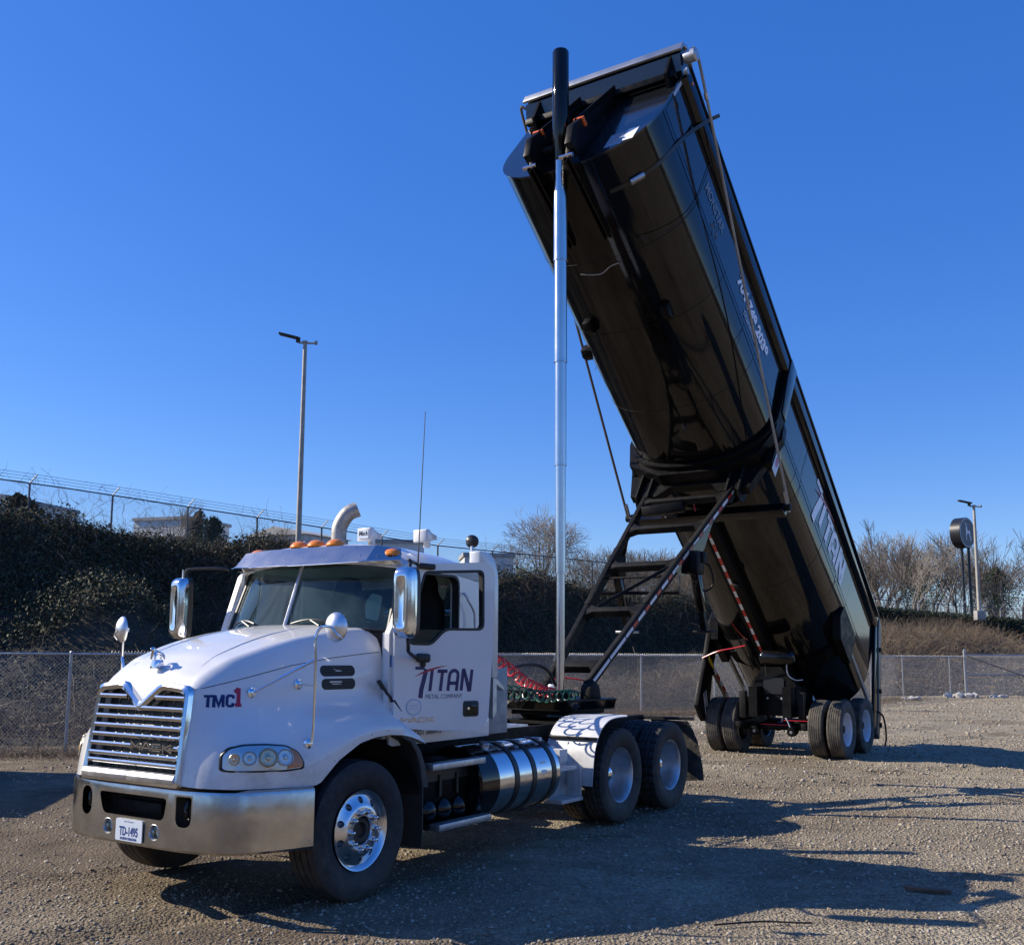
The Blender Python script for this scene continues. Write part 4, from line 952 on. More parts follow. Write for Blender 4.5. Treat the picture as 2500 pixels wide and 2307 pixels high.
# ---- grille
gx = lambda z: -1.215+0.085*(z-0.93)/0.65
GO = [(-0.555,0.905),(-0.525,1.60),(-0.20,1.625),(0.0,1.455),(0.20,1.625),(0.525,1.60),(0.555,0.905)]
gout = roundpoly([(-0.56,0.90),(-0.53,1.605),(-0.22,1.635),(0.0,1.475),(0.22,1.635),(0.53,1.605),(0.56,0.90)], [0.03,0.07,0.06,0.03,0.06,0.07,0.03], 5)
gin = roundpoly([(-0.51,0.95),(-0.485,1.555),(-0.235,1.575),(0.0,1.405),(0.235,1.575),(0.485,1.555),(0.51,0.95)], [0.02,0.06,0.04,0.03,0.04,0.06,0.02], 5)
mb = MB(); n = len(gout)
def ring(P, off): return [mb.bm.verts.new((gx(z)+off, y, z)) for y, z in P]
mid = [((a[0]+b[0])/2, (a[1]+b[1])/2) for a, b in zip(gout, gin)]
r0_, r1_, r2_, r3_ = ring(gout, 0.02), ring([(a[0]*0.995, a[1]-0.002) for a in gout], -0.022), ring(mid, -0.036), ring(gin, -0.018); r4_ = ring(gin, 0.03)
for a_, b_ in ((r0_, r1_), (r1_, r2_), (r2_, r3_), (r3_, r4_)):
    for i in range(n): mb.bm.faces.new((a_[i], a_[(i+1) % n], b_[(i+1) % n], b_[i]))
part(mb, 'grille_frame', M['chrome'], smooth=50)
mb = MB(); mb.prism(gin, lambda y, z, t: (gx(z)+t, y, z), 0.080, 0.095); part(mb, 'grille_backing', M['plastic'], smooth=0)
mb = MB()
for k in range(9):     # vertical fins behind the slats
    y = -0.42+0.105*k; zt2 = 1.55 if abs(y) > 0.2 else 1.42
    mb.beam((gx(0.97)+0.035, y, 0.97), (gx(zt2)+0.035, y, zt2), 0.012, 0.008, (1,0,0))
for k in range(9): pass
fins = part(mb, 'radiator_fins', M['plastic'], smooth=0); fins['kind'] = 'stuff'
zs_bars = [1.52,1.44,1.372,1.304,1.236,1.168,1.10,1.045]
for i, z in enumerate(zs_bars):
    hw = 0.497-0.0*(z) ; hw = 0.488+0.02*(1.52-z)/0.5
    sec = [(-0.020,-0.019),(-0.030,0.001),(-0.026,0.012),(-0.006,0.016),(0.0,0.0)]
    segs = [(-hw, -0.165), (0.165, hw)] if i == 0 else [(-hw, hw)]
    mb = MB()
    for y0, y1 in segs:
        mb.prism([(a, b) for a, b in sec], lambda a, b, t: (gx(z)+a, t, z+b), y0, y1)
    part(mb, 'grille_slat', M['chrome'], smooth=30) if i else [part(MB().prism(sec, lambda a, b, t: (gx(z)+a, t, z+b), y0, y1), 'grille_slat', M['chrome'], smooth=30) for y0, y1 in segs]
    if i == 0: pass
for y0, y1 in ((-0.525,-0.004),(0.004,0.525)):
    part(MB().prism([(-0.045,-0.035),(-0.052,0.0),(-0.035,0.03),(0.0,0.036),(0.0,-0.035)], lambda a, b, t: (gx(0.965)+a, t, 0.955+b), y0, y1), 'lower_trim', M['alu'], smooth=30, bevel=0.004)
# badge lettering on the sixth slat
badge = MB()
BL = {'M': [[(0,0),(0,1),(0.45,0.45),(0.9,1),(0.9,0)]], 'A': [[(0,0),(0.38,1),(0.55,1),(0.93,0)], [(0.2,0.35),(0.72,0.35)]], 'C': [[(0.85,0.92),(0,0.92),(0,0.08),(0.85,0.08)]], 'K': [[(0,0),(0,1)], [(0.85,1),(0.1,0.5),(0.9,0)]]}
def badge_word(mb, f, x0, y0, sx, sy, wd):
    x = x0
    for ch in 'MACK': strokes(mb, BL[ch], f, wd, sx, sy, ox=x, oy=y0); x += sx*1.13
def letters_front(u, v, off=-0.034): return (gx(1.14)+off, -u, v)
mb = MB(); badge_word(mb, lambda u, v: letters_front(u, v), 0.0, 1.135, 0.105, 0.055, 0.026); badge_o = part(mb, 'badge', M['plastic'], smooth=0)
mb = MB(); badge_word(mb, lambda u, v: letters_front(u, v, -0.0355), 0.002, 1.137, 0.105, 0.055, 0.007); mb.build('badge_chrome_line', M['chrome'], badge_o, smooth=0)
# ---- bulldog ornament
orn = part(MB().prism([(-0.045,0),(0.05,0),(0.035,0.065),(-0.03,0.065)], lambda a, b, t: (-1.03+a, t*(1-b*3), 1.725+b), -0.03, 0.03), 'hood_ornament', M['chrome'], bevel=0.004)
def skin(name, verts, edges, rad, m, parent, lvl=2):
    me = bpy.data.meshes.new(name); me.from_pydata(verts, edges, []); o = bpy.data.objects.new(name, me); COL.objects.link(o)
    md = o.modifiers.new('s', 'SKIN'); 
    for i, r in enumerate(rad): me.skin_vertices[0].data[i].radius = (r, r)
    me.skin_vertices[0].data[0].use_root = True
    sb = o.modifiers.new('u', 'SUBSURF'); sb.levels = lvl; sb.render_levels = lvl
    bpy.context.view_layer.update(); m2 = bpy.data.meshes.new_from_object(o.evaluated_get(bpy.context.evaluated_depsgraph_get())); o.modifiers.clear(); o.data = m2; bpy.data.meshes.remove(me)
    for p in m2.polygons: p.use_smooth = True
    m2.materials.clear(); m2.materials.append(m); o.parent = parent; return o
bx, bz = -1.03, 1.79
vv = [(0.035,0,0.045),(0.0,0,0.05),(-0.03,0,0.058),(-0.048,0,0.078),(-0.068,0,0.072), (-0.035,0.02,0.03),(-0.04,0.024,0.0),(-0.035,-0.02,0.03),(-0.04,-0.024,0.0),(0.045,0.018,0.025),(0.05,0.02,0.0),(0.045,-0.018,0.025),(0.05,-0.02,0.0),(-0.04,0.014,0.094),(-0.04,-0.014,0.094)]
ee = [(0,1),(1,2),(2,3),(3,4),(2,5),(5,6),(2,7),(7,8),(0,9),(9,10),(0,11),(11,12),(3,13),(3,14)]
skin('bulldog_figure', [(bx+a, b, bz+c) for a, b, c in vv], ee, [0.017,0.018,0.022,0.018,0.013,0.011,0.008,0.011,0.008,0.011,0.008,0.011,0.008,0.004,0.004], M['chrome'], orn)
# ---- headlights
def hl_outline():
    P = [(-1.085,1.03),(-1.075,1.13),(-1.03,1.178),(-0.943,1.194),(-0.809,1.194),(-0.68,1.18),(-0.607,1.137),(-0.571,1.065),(-0.575,1.021),(-0.704,1.011),(-0.875,1.014),(-1.045,1.02)]
    return roundpoly(P, 0.022, 3)
for sd_ in (-1, 1):
    ol = hl_outline(); cxh, czh = -0.85, 1.10
    def hp(x, z, off): 
        p = HS(x, z, off, sd_); return p if p else Vector((x, sd_*1.0, z))
    mb = MB(); k = len(ol)
    outer = [(cxh+(a-cxh)*1.03, czh+(b-czh)*1.09) for a, b in ol]
    A1 = [mb.bm.verts.new(hp(a, b, 0.001)) for a, b in outer]; A2 = [mb.bm.verts.new(hp(a, b, 0.010)) for a, b in ol]; A3 = [mb.bm.verts.new(hp(cxh+(a-cxh)*0.97, czh+(b-czh)*0.93, 0.003)) for a, b in ol]
    for i in range(k):
        j = (i+1) % k; mb.bm.faces.new((A1[i], A1[j], A2[j], A2[i])); mb.bm.faces.new((A2[i], A2[j], A3[j], A3[i]))
    hl = part(mb, 'headlight', M['plastic'])
    # reflector bowl surface in rings following the body
    def patch(name, m, off, s0, s1, parent, dome=0.0, cx_=cxh, cz_=czh, shape=None):
        mb = MB(); sh = shape or ol; rings = []
        for q in range(7):
            f = s0+(s1-s0)*q/6; rings.append([hp(cx_+(a-cx_)*f, cz_+(b-cz_)*f, off+dome*(1-(q/6)**2)) for a, b in sh])
        n_ = len(sh); vv_ = [[mb.bm.verts.new(p) for p in r] for r in rings]
        for q in range(6):
            for i in range(n_): mb.bm.faces.new((vv_[q][i], vv_[q][(i+1) % n_], vv_[q+1][(i+1) % n_], vv_[q+1][i]))
        mb.bm.faces.new(vv_[0]); return mb.build(name, m, parent, smooth=60)
    patch('reflector', M['refl'] if 'refl' in M else M['chrome'], 0.004, 0.03, 0.96, hl)
    def bowl(xc, zc, r, m1, m2):
        c = hp(xc, zc, 0.004); nrm = (hp(xc, zc, 0.05)-c).normalized()
        mb = MB(); mb.lathe([(0.002, r),(0.010, r*1.02),(0.013, r*0.94),(0.004, r*0.8),(0.001, r*0.45),(0.004, r*0.28),(0.016, r*0.22),(0.020, 0.0)], c, nrm, 28); mb.build('lamp_bowl', m1, hl)
    bowl(-0.935, 1.105, 0.050, M['refl'], None); bowl(-0.822, 1.105, 0.068, M['bowl'] if 'bowl' in M else M['chrome'], None); bowl(-0.705, 1.10, 0.062, M['refl'], None); bowl(-1.02, 1.10, 0.040, M['bowl'], None)
    tri = roundpoly([(-0.66,1.165),(-0.61,1.13),(-0.582,1.07),(-0.585,1.03),(-0.70,1.022),(-0.645,1.09)], 0.01, 2)
    patch('turn_signal_lens', M['amberglow'] if 'amberglow' in M else M['amber'], 0.0125, 0.02, 1.0, hl, 0.0, -0.625, 1.085, tri)
    patch('lens', M['lens'], 0.022, 0.02, 0.97, hl, 0.008)
# hood latch hooks and fender rivets
for sd_ in (-1, 1):
    for xq in (-0.3, -0.1, 0.1, 0.3):
        p = HS(xq, float(np.interp(xq, XS, [TAB[q][12] for q in XS]))+0.035, 0.0, sd_)
        if p: MB().lathe([(0,0.008),(0.003,0.007),(0.0045,0)], p, (0,sd_,0.1), 10).build('fender_rivet', M['alu'], hood)
# ---- side vents
for zc in (1.708, 1.605):
    for sd_ in (-1, 1):
        ol = rrect(-0.135, zc-0.043, 0.205, zc+0.043, 0.04, 6); mb = MB()
        A1 = [mb.bm.verts.new(HS(a, b, 0.003, sd_)) for a, b in ol]; A0 = [mb.bm.verts.new(HS(a+(a-0.035)*0.03, b, -0.002, sd_)) for a, b in ol]
        mb.bm.faces.new(A1)
        for i in range(len(ol)): mb.bm.faces.new((A0[i], A0[(i+1) % len(ol)], A1[(i+1) % len(ol)], A1[i]))
        v_ = part(mb, 'hood_vent', M['plastic'])
        for q in range(4):
            zz = zc-0.027+0.018*q; mbv = MB(); mbv.tube([HS(x, zz, 0.006, sd_) for x in np.linspace(-0.115, 0.185, 8)], 0.004, 5); mbv.build('vent_slat', M['darkgrey'], v_)
# ---- TMC 1 lettering
FL = {'T': ([[(0.0,0.9),(0.8,0.9)], [(0.4,0),(0.4,0.9)]], 0.86), 'M': ([[(0,0),(0,1)],[(0.05,0.98),(0.42,0.15),(0.8,0.98)],[(0.85,0),(0.85,1)]], 1.12), 'C': ([[(0.65,0.68),(0.62,0.88),(0.45,0.92),(0.2,0.92),(0.05,0.8),(0.05,0.2),(0.2,0.08),(0.45,0.08),(0.62,0.12),(0.65,0.32)]], 0.8)}
mb = MB(); x = 0
for ch in 'TMC':
    st_, adv = FL[ch]; strokes(mb, st_, lambda u, v: HS(-1.075+u, 1.455+v, 0.002), 0.019, 0.066, 0.088, shear=0.30, ox=x); x += adv*0.066+0.004
part(mb, 'fleet_lettering', M['navy'], smooth=0)
mb = MB(); strokes(mb, [[(0.45,0),(0.45,1.0)], [(0.0,0.78),(0.18,0.82),(0.42,0.98)], [(0.1,0.05),(0.8,0.05)]], lambda u, v: HS(-0.885+u, 1.462+v, 0.0022), 0.026, 0.06, 0.128, shear=0.45)
part(mb, 'fleet_number', M['redvinyl'], smooth=0)
# ---- bumper
BPX = [(-1.19,0.0),(-1.19,0.35),(-1.178,0.55),(-1.145,0.72),(-1.08,0.87),(-0.98,0.99),(-0.84,1.08),(-0.68,1.15),(-0.53,1.195)]
bp_ = smoothpts([(a, b, 0) for a, b in BPX], 4); plan = [(p.x, -p.y) for p in bp_[::-1]]+[(p.x, p.y) for p in bp_[1:]]
zprof = [(0.045,0.462),(0.012,0.452),(0.0,0.47),(0.0,0.66),(0.0,0.85),(0.008,0.875),(0.05,0.888),(0.06,0.885)]
mb = MB(); rows = []
for i, (x, y) in enumerate(plan):
    p = Vector((x, y)); d = (Vector(plan[min(i+1, len(plan)-1)])-Vector(plan[max(i-1, 0)])).normalized(); nrm = Vector((d.y, -d.x))   # inward
    if nrm.x < 0 and abs(y) < 0.5: nrm = -nrm
    inn = Vector((1,0)) if abs(y) < 0.3 else (Vector((0.2,0))-p).normalized()
    zk = 1.0
    rows.append([(p.x+inn.x*o, p.y+inn.y*o, z if z > 0.5 else z+0.012*max(0, abs(y)-0.9)) for o, z in zprof])
mb.grid(rows); bm_ = mb.bm; bmesh.ops.recalc_face_normals(bm_, faces=bm_.faces[:]); bmesh.ops.solidify(bm_, geom=bm_.faces[:], thickness=0.01)
bumper = part(mb, 'bumper', M['steelbump'], smooth=30)
cut = MB()
fx = lambda y, z, t: (t, y, z)
for sy in (-1, 1):
    ov = rrect(sy*0.555-0.072, 0.625, sy*0.555+0.072, 0.835, 0.066, 8) if sy > 0 else roundpoly([(-0.627,0.835),(-0.483,0.835),(-0.483,0.625),(-0.627,0.625)], [0.02,0.02,0.07,0.07], 6)
    cut.prism(ov, fx, -1.4, -0.95)
    cut.prism([(sy*0.265+0.057*math.cos(2*math.pi*k/24), 0.565+0.057*math.sin(2*math.pi*k/24)) for k in range(24)], fx, -1.4, -0.95)
cut.prism(roundpoly([(-0.36,0.655),(0.33,0.655),(0.39,0.812),(-0.39,0.812)], [0.05,0.05,0.04,0.04], 6), fx, -1.4, -0.95)
boolean(bumper, cut); sharpen(bumper, 30)
for sy in (-1, 1):
    cxl = Vector((-1.17, sy*0.265, 0.565)); fl = part(MB().lathe([(0.03,0.062),(-0.018,0.062),(-0.022,0.056),(-0.012,0.050),(0.01,0.044)], cxl, (1,0,0), 28), 'fog_light', M['alu'])
    MB().lathe([(0.028,0.0),(0.022,0.03),(0.0,0.05),(0.004,0.052)], cxl, (1,0,0), 24).build('reflector', M['chrome'], fl); MB().lathe([(-0.015,0.0),(-0.012,0.03),(-0.004,0.052)], cxl, (1,0,0), 24).build('lens', M['lens'], fl)
    mb = MB().tube([(-1.1, sy*0.555+0.02, 0.81),(-1.13, sy*0.555+0.025, 0.76),(-1.13, sy*0.555+0.02, 0.69),(-1.10, sy*0.555, 0.66),(-1.08, sy*0.555-0.02, 0.70),(-1.06, sy*0.555-0.02, 0.8)], 0.016, 8); part(mb, 'tow_hook', M['black'])
mb = MB(); mb.box((-0.95, 0, 0.70), (0.12, 1.7, 0.26)); mb.box((-1.02,0.08,0.70), (0.08,0.5,0.09), None, 0.01); part(mb, 'front_crossmember', M['grime'])
mb = MB(); mb.box((-0.98, 0, 0.895), (0.2, 1.4, 0.05), None, 0.01); mb.box((-0.75, 0, 0.85), (0.4, 1.7, 0.05)); part(mb, 'under_grille_panel', M['plastic'])
mb = MB(); mb.box((-0.7, 0, 0.43), (0.5, 1.3, 0.04)); mb.box((-0.35,-0.55,0.45),(0.5,0.12,0.09)); mb.beam((-0.6,-0.6,0.38),(0.0,-0.8,0.42),0.05,0.05); part(mb, 'air_dam', M['grime'])
# licence plate
lp = part(MB().prism(rrect(-0.152,0.478,0.152,0.634,0.012,3), fx, -1.205, -1.199), 'licence_plate', M['plate'], smooth=0, bevel=0.001)
pf = lambda u, v: (-1.2065, -u, v)
mb = MB(); textbm(mb, 'TD-1495', 0.088, lambda u, v: pf(u, v+0.519), sx=0.66, align='CENTER', bold=0.0022); mb.build('plate_number', M['blueink'], lp, smooth=0)
mb = MB(); textbm(mb, 'NORTH CAROLINA', 0.024, lambda u, v: pf(u, v+0.489), sx=0.9, align='CENTER', bold=0.0012); mb.build('plate_state_name', M['blueink'], lp, smooth=0); mb = MB(); textbm(mb, 'FIRST IN FLIGHT', 0.016, lambda u, v: pf(u, v+0.612), sx=0.95, align='CENTER'); mb.build('plate_motto', M['blueink'], lp, smooth=0)

# ================================================================== CAB
# side profile openings on far side closed door, near side door open
CW = 1.03
roofz = lambda y: 2.83-0.16*(abs(y)/CW)**4-0.03*(abs(y)/CW)**2
rows = []
for x, dz, wz in ((0.485,-0.065,0.93),(0.56,-0.03,0.97),(0.75,-0.005,1.0),(1.1,0.0,1.0),(1.5,-0.02,1.0),(1.75,-0.05,1.0),(1.86,-0.09,1.0),(1.92,-0.16,1.0),(1.935,-0.25,1.0)):
    row = []
    for k in range(25):
        a = -1+2*k/24; yy = a*CW*wz; zz = roofz(yy/wz)+dz
        row.append((x, yy, zz))
    row = [(x, -CW*wz-0.0, roofz(CW)+dz-0.08)]+row+[(x, CW*wz+0.0, roofz(CW)+dz-0.08)]
    kx = max(0, min(1, (0.95-x)/0.4)); row = [(p[0]+0.165*kx*abs(p[1])**2, p[1], p[2]) for p in row]
    rows.append(row)
mb = MB(); mb.grid(rows); part(mb, 'roof', M['white'], smooth=40, solid=0.025)
# rear wall with window
mb = MB(); mb.prism(roundpoly([(-CW,1.15),(CW,1.15),(CW,2.60),(-CW,2.60)], 0.05, 4), lambda y, z, t: (t, y, z), 1.88, 1.925); bw = part(mb, 'cab_rear_wall', M['white'], smooth=30)
cut = MB(); cut.prism(rrect(-0.62,2.03,0.62,2.50,0.07), lambda y, z, t: (t, y, z), 1.7, 2.1); boolean(bw, cut)
wf = MB(); wf.prism(rrect(-0.61,2.04,0.61,2.49,0.06), lambda y, z, t: (t, y, z), 1.90, 1.905); wf = part(wf, 'rear_window', M['glass'], smooth=0)
# side walls: polygons with door opening
side_out = [(0.46,1.17),(0.46,2.02),(0.52,2.10),(0.715,2.58),(0.76,2.62),(1.90,2.60),(1.92,1.17)]
door_open = roundpoly([(0.545,1.25),(0.545,2.03),(0.715,2.555),(1.44,2.555),(1.44,1.25)], [0.05,0.02,0.08,0.10,0.10], 5)
for sd_ in (-1, 1):
    f = lambda x, z, t: (x, sd_*t, z)
    o_ = part(MB().prism(roundpoly(side_out, [0,0.02,0.02,0.04,0.02,0.05,0.02], 3), f, CW-0.05, CW), 'cab_side', M['white'], smooth=30)
    cut = MB(); cut.prism(door_open, f, CW-0.2, CW+0.2); boolean(o_, cut)
    # dark door seal
    mb = MB(); k = len(door_open); inn = [(0.99+(a-0.99)*0.955, 1.9+(b-1.9)*0.97) for a, b in door_open]
    A = [mb.bm.verts.new((a, sd_*(CW+0.003), b)) for a, b in door_open]; B_ = [mb.bm.verts.new((a, sd_*(CW+0.003), b)) for a, b in inn]; C_ = [mb.bm.verts.new((a, sd_*(CW-0.07), b)) for a, b in inn]
    for i in range(k): j = (i+1) % k; mb.bm.faces.new((A[i], A[j], B_[j], B_[i])); mb.bm.faces.new((B_[i], B_[j], C_[j], C_[i]))
    part(mb, 'door_seal', M['plastic'], smooth=40)
# sill / rocker with number
mb = MB(); mb.box((1.17, 0, 1.185), (1.5, 2.02, 0.07), None, 0.01); part(mb, 'cab_floor', M['interior'])
for sd_ in (-1, 1):
    part(MB().box((1.2, sd_*1.025, 1.175), (1.45, 0.03, 0.17), None, 0.008), 'sill_panel', M['white'])
mb = MB(); textbm(mb, 'USDOT 3866413', 0.066, lambda u, v: (0.735+u, -1.0435, 1.162+v), sx=0.95, bold=0.0012); part(mb, 'sill_lettering', M['greytext'], smooth=0)
# cowl
mb = MB(); rows = []
for k in range(13):
    y = -0.97+1.94*k/12; f = abs(y)/0.97
    rows.append([(0.34+0.20*f*f, y, 2.085-0.03*f), (0.30+0.22*f*f, y, 2.06-0.04*f), (0.50, y*0.98, 1.9)])
mb.grid(rows); part(mb, 'cowl', M['plastic'], smooth=40)
# windscreen
def wsx(y, z): return 0.29+0.235*(abs(y)/0.95)**2.2+0.36*(z-2.08)
for nm, y0, y1 in (('windscreen_pane',-0.955,-0.012),('windscreen_pane',0.012,0.955)):
    rows = []
    for k in range(13):
        y = y0+(y1-y0)*k/12; zb = 2.065-0.02*(abs(y)/0.95)**3; zt2 = 2.66-0.06*(abs(y)/0.95)**2
        rows.append([(wsx(y, z), y*(1-0.05*(z-2.07)/0.55), z) for z in np.linspace(zb, zt2, 7)])
    mb = MB(); mb.grid(rows); part(mb, nm, M['screen'], smooth=60)
# black windscreen gasket & divider
mb = MB(); rim = []
for k in range(25):
    y = -0.965+1.93*k/24; rim.append((wsx(y, 2.06)-0.004, y, 2.058-0.02*(abs(y)/0.95)**3))
mb.tube(rim, 0.014, 6)
for s_ in (-1, 1): mb.tube([(wsx(0.965, z)+0.0, s_*0.965*(1-0.05*(z-2.07)/0.55), z) for z in np.linspace(2.04, 2.6, 8)], 0.018, 6)
part(mb, 'windscreen_gasket', M['plastic'])
part(MB().tube([(wsx(0, z)-0.012, 0, z) for z in np.linspace(2.07, 2.66, 6)], 0.017, 8), 'windscreen_divider', M['alu'])
# A pillars
for s_ in (-1, 1):
    mb = MB(); mb.grid([[(wsx(0.97, z)-0.005, s_*0.975*(1-0.05*(z-2.07)/0.55), z), (wsx(0.97, z)+0.03, s_*(1.02-0.02*(z-2)), z), (wsx(0.97, z)+0.08+0.0*(z-2), s_*1.03, z)] for z in np.linspace(1.95, 2.64, 9)])
    part(mb, 'windscreen_pillar', M['white'], smooth=50, solid=0.03)
# header above the windscreen
mb = MB(); mb.grid([[(wsx(y, 2.62)-0.01, y, 2.625-0.05*(abs(y))**2), (0.53+0.13*abs(y)**2, y, 2.76-0.12*abs(y)**4)] for y in np.linspace(-0.97, 0.97, 17)]); part(mb, 'header', M['white'], smooth=50, solid=0.02)
# wipers
for y0, y1 in ((-0.08,-0.50),(0.80,0.42)):
    pa = [(wsx(y, 2.10+0.02)-0.03, y, 2.095+0.035*math.sin((y-y0)/(y1-y0)*3.0)) for y in np.linspace(y0, y1, 8)]
    mb = MB().tube(pa, 0.009, 6); ym = (y0+y1)/2-0.05; mb.tube([(wsx(ym, 2.05)-0.06, ym-0.1, 2.075), (wsx(ym, 2.12)-0.045, ym+0.04, 2.125)], 0.008, 6); part(mb, 'wiper', M['plastic'])
# sun visor (outside)
VB = [(0.29,0,2.605),(0.33,0.45,2.61),(0.405,0.80,2.625),(0.58,1.04,2.635)]; VT = [(0.455,0,2.775),(0.475,0.45,2.775),(0.53,0.80,2.765),(0.69,0.95,2.745)]
mb = MB()
for s_ in (-1, 1):
    mb.grid([[(b_[0], s_*b_[1], b_[2]), tuple(Vector((b_[0], s_*b_[1], b_[2])).lerp(Vector((t_[0], s_*t_[1], t_[2])), 0.5)), (t_[0], s_*t_[1], t_[2])] for b_, t_ in zip(VB, VT)])
bmesh.ops.remove_doubles(mb.bm, verts=mb.bm.verts[:], dist=0.0005)
visor = part(mb, 'sun_visor', M['visor'], smooth=12, solid=0.005)
vb = MB()
for s_ in (-1, 1): vb.tube([(b_[0]-0.002, s_*b_[1], b_[2]-0.003) for b_ in VB], 0.006, 6)
vb.build('visor_lip', M['chrome'], visor)
for s_ in (-1, 1):
    for i in range(3):
        for q, ff in ((0.25,0.35),(0.75,0.35),(0.5,0.8)):
            a_ = Vector(VB[i]).lerp(Vector(VB[i+1]), q); b2 = Vector(VT[i]).lerp(Vector(VT[i+1]), q); p = a_.lerp(b2, ff); nrm = (Vector(VB[i+1])-Vector(VB[i])).cross(Vector(VT[i])-Vector(VB[i])).normalized()
            if nrm.x > 0: nrm = -nrm
            p = Vector((p.x, s_*p.y, p.z)); nrm = Vector((nrm.x, s_*nrm.y, nrm.z))
            MB().lathe([(0.0,0.007),(0.004,0.0065),(0.006,0.0)], p, nrm, 8).build('rivet', M['chrome'], visor)
# marker lights on roof
for y in (-0.90,-0.27,-0.05,0.17,0.72):
    xx = 0.585+0.05*abs(y); zz = roofz(y)-0.03
    o_ = part(MB().lathe([(0.0,0.085),(0.012,0.086),(0.03,0.075),(0.05,0.05),(0.058,0.02),(0.06,0.0)], (xx, y, zz-0.002), (-0.08,0,1), 24), 'marker_light', M['amberglow'])
# interior: dash, wheel, seats
mb = MB(); mb.grid([[(0.42+0.12*abs(y)**2, y, 2.05), (0.62, y, 2.06-0.03*abs(y)), (0.80, y, 2.0), (0.86, y, 1.88), (0.80, y, 1.5)] for y in np.linspace(-0.95, 0.95, 13)]); part(mb, 'dashboard', M['dash'], smooth=40, solid=0.02)
st_ = part(MB().lathe([(0.0,0.055),(0.015,0.05),(0.02,0.0)], (0.93,-0.48,2.0), (0.62,0,0.78), 20), 'steering_wheel', M['plastic'])
axs = Vector((0.62,0,0.78)).normalized(); uu = Vector((0,1,0)); vv2 = axs.cross(uu)
MB().tube([Vector((0.93,-0.48,2.0))+0.225*(uu*math.cos(t)+vv2*math.sin(t)) for t in np.linspace(0, 2*math.pi, 33)[:-1]], 0.014, 8, closed=True).build('rim', M['plastic'], st_)
mb = MB()
for t in (0.3, 2.84, 4.71): mb.tube([Vector((0.93,-0.48,2.0)), Vector((0.93,-0.48,2.0))+0.22*(uu*math.cos(t)+vv2*math.sin(t))], 0.011, 6)
mb.build('spoke', M['plastic'], st_)
for yc in (-0.48, 0.48):
    s_ = part(MB().box((1.30, yc, 1.72), (0.52, 0.52, 0.16), None, 0.05), 'seat', M['seat'])
    mb = MB(); rows = []
    prof = [(0.0,0.23),(0.15,0.255),(0.35,0.26),(0.52,0.25),(0.63,0.21),(0.70,0.15),(0.80,0.13),(0.86,0.10),(0.875,0.03)]
    pl = [(yc+w2, 1.72+h2) for h2, w2 in prof]+[(yc-w2, 1.72+h2) for h2, w2 in prof[::-1]]
    mb.prism(pl, lambda y, z, t: (1.50+t+(z-1.72)*0.13, y, z), -0.06, 0.07); mb.build('backrest', M['seat'], s_, bevel=0.02)
mb = MB(); mb.box((1.86, 0, 1.6), (0.04, 1.9, 0.9)); part(mb, 'rear_trim', M['interior'])
for s_ in (-1, 1):
    mb = MB(); mb.box((1.66, s_*0.955, 1.9), (0.46, 0.04, 1.35)); part(mb, 'side_trim', M['interior'])
mb = MB(); mb.grid([[(x, y, 2.60-0.0*abs(y)) for y in np.linspace(-0.95, 0.95, 5)] for x in (0.56, 1.2, 1.88)]); part(mb, 'headliner', M['interior'], smooth=0)
fan = part(MB().lathe([(0,0.05),(0.03,0.06),(0.05,0.05),(0.055,0.0)], (0.60,-0.42,2.17), (-1,0.2,0.1), 20), 'dash_fan', M['plastic'])
MB().tube([(0.62,-0.42,2.05),(0.62,-0.42,2.15)], 0.008, 6).build('stalk', M['plastic'], fan)
mb = MB().prism(roundpoly([(-0.30,2.12),(-0.42,2.13),(-0.47,2.36),(-0.36,2.39),(-0.28,2.30)], 0.03, 3), lambda y, z, t: (1.0+t, y, z), 0, 0.02); 
part(mb, 'headrest_panel', M['dash'])

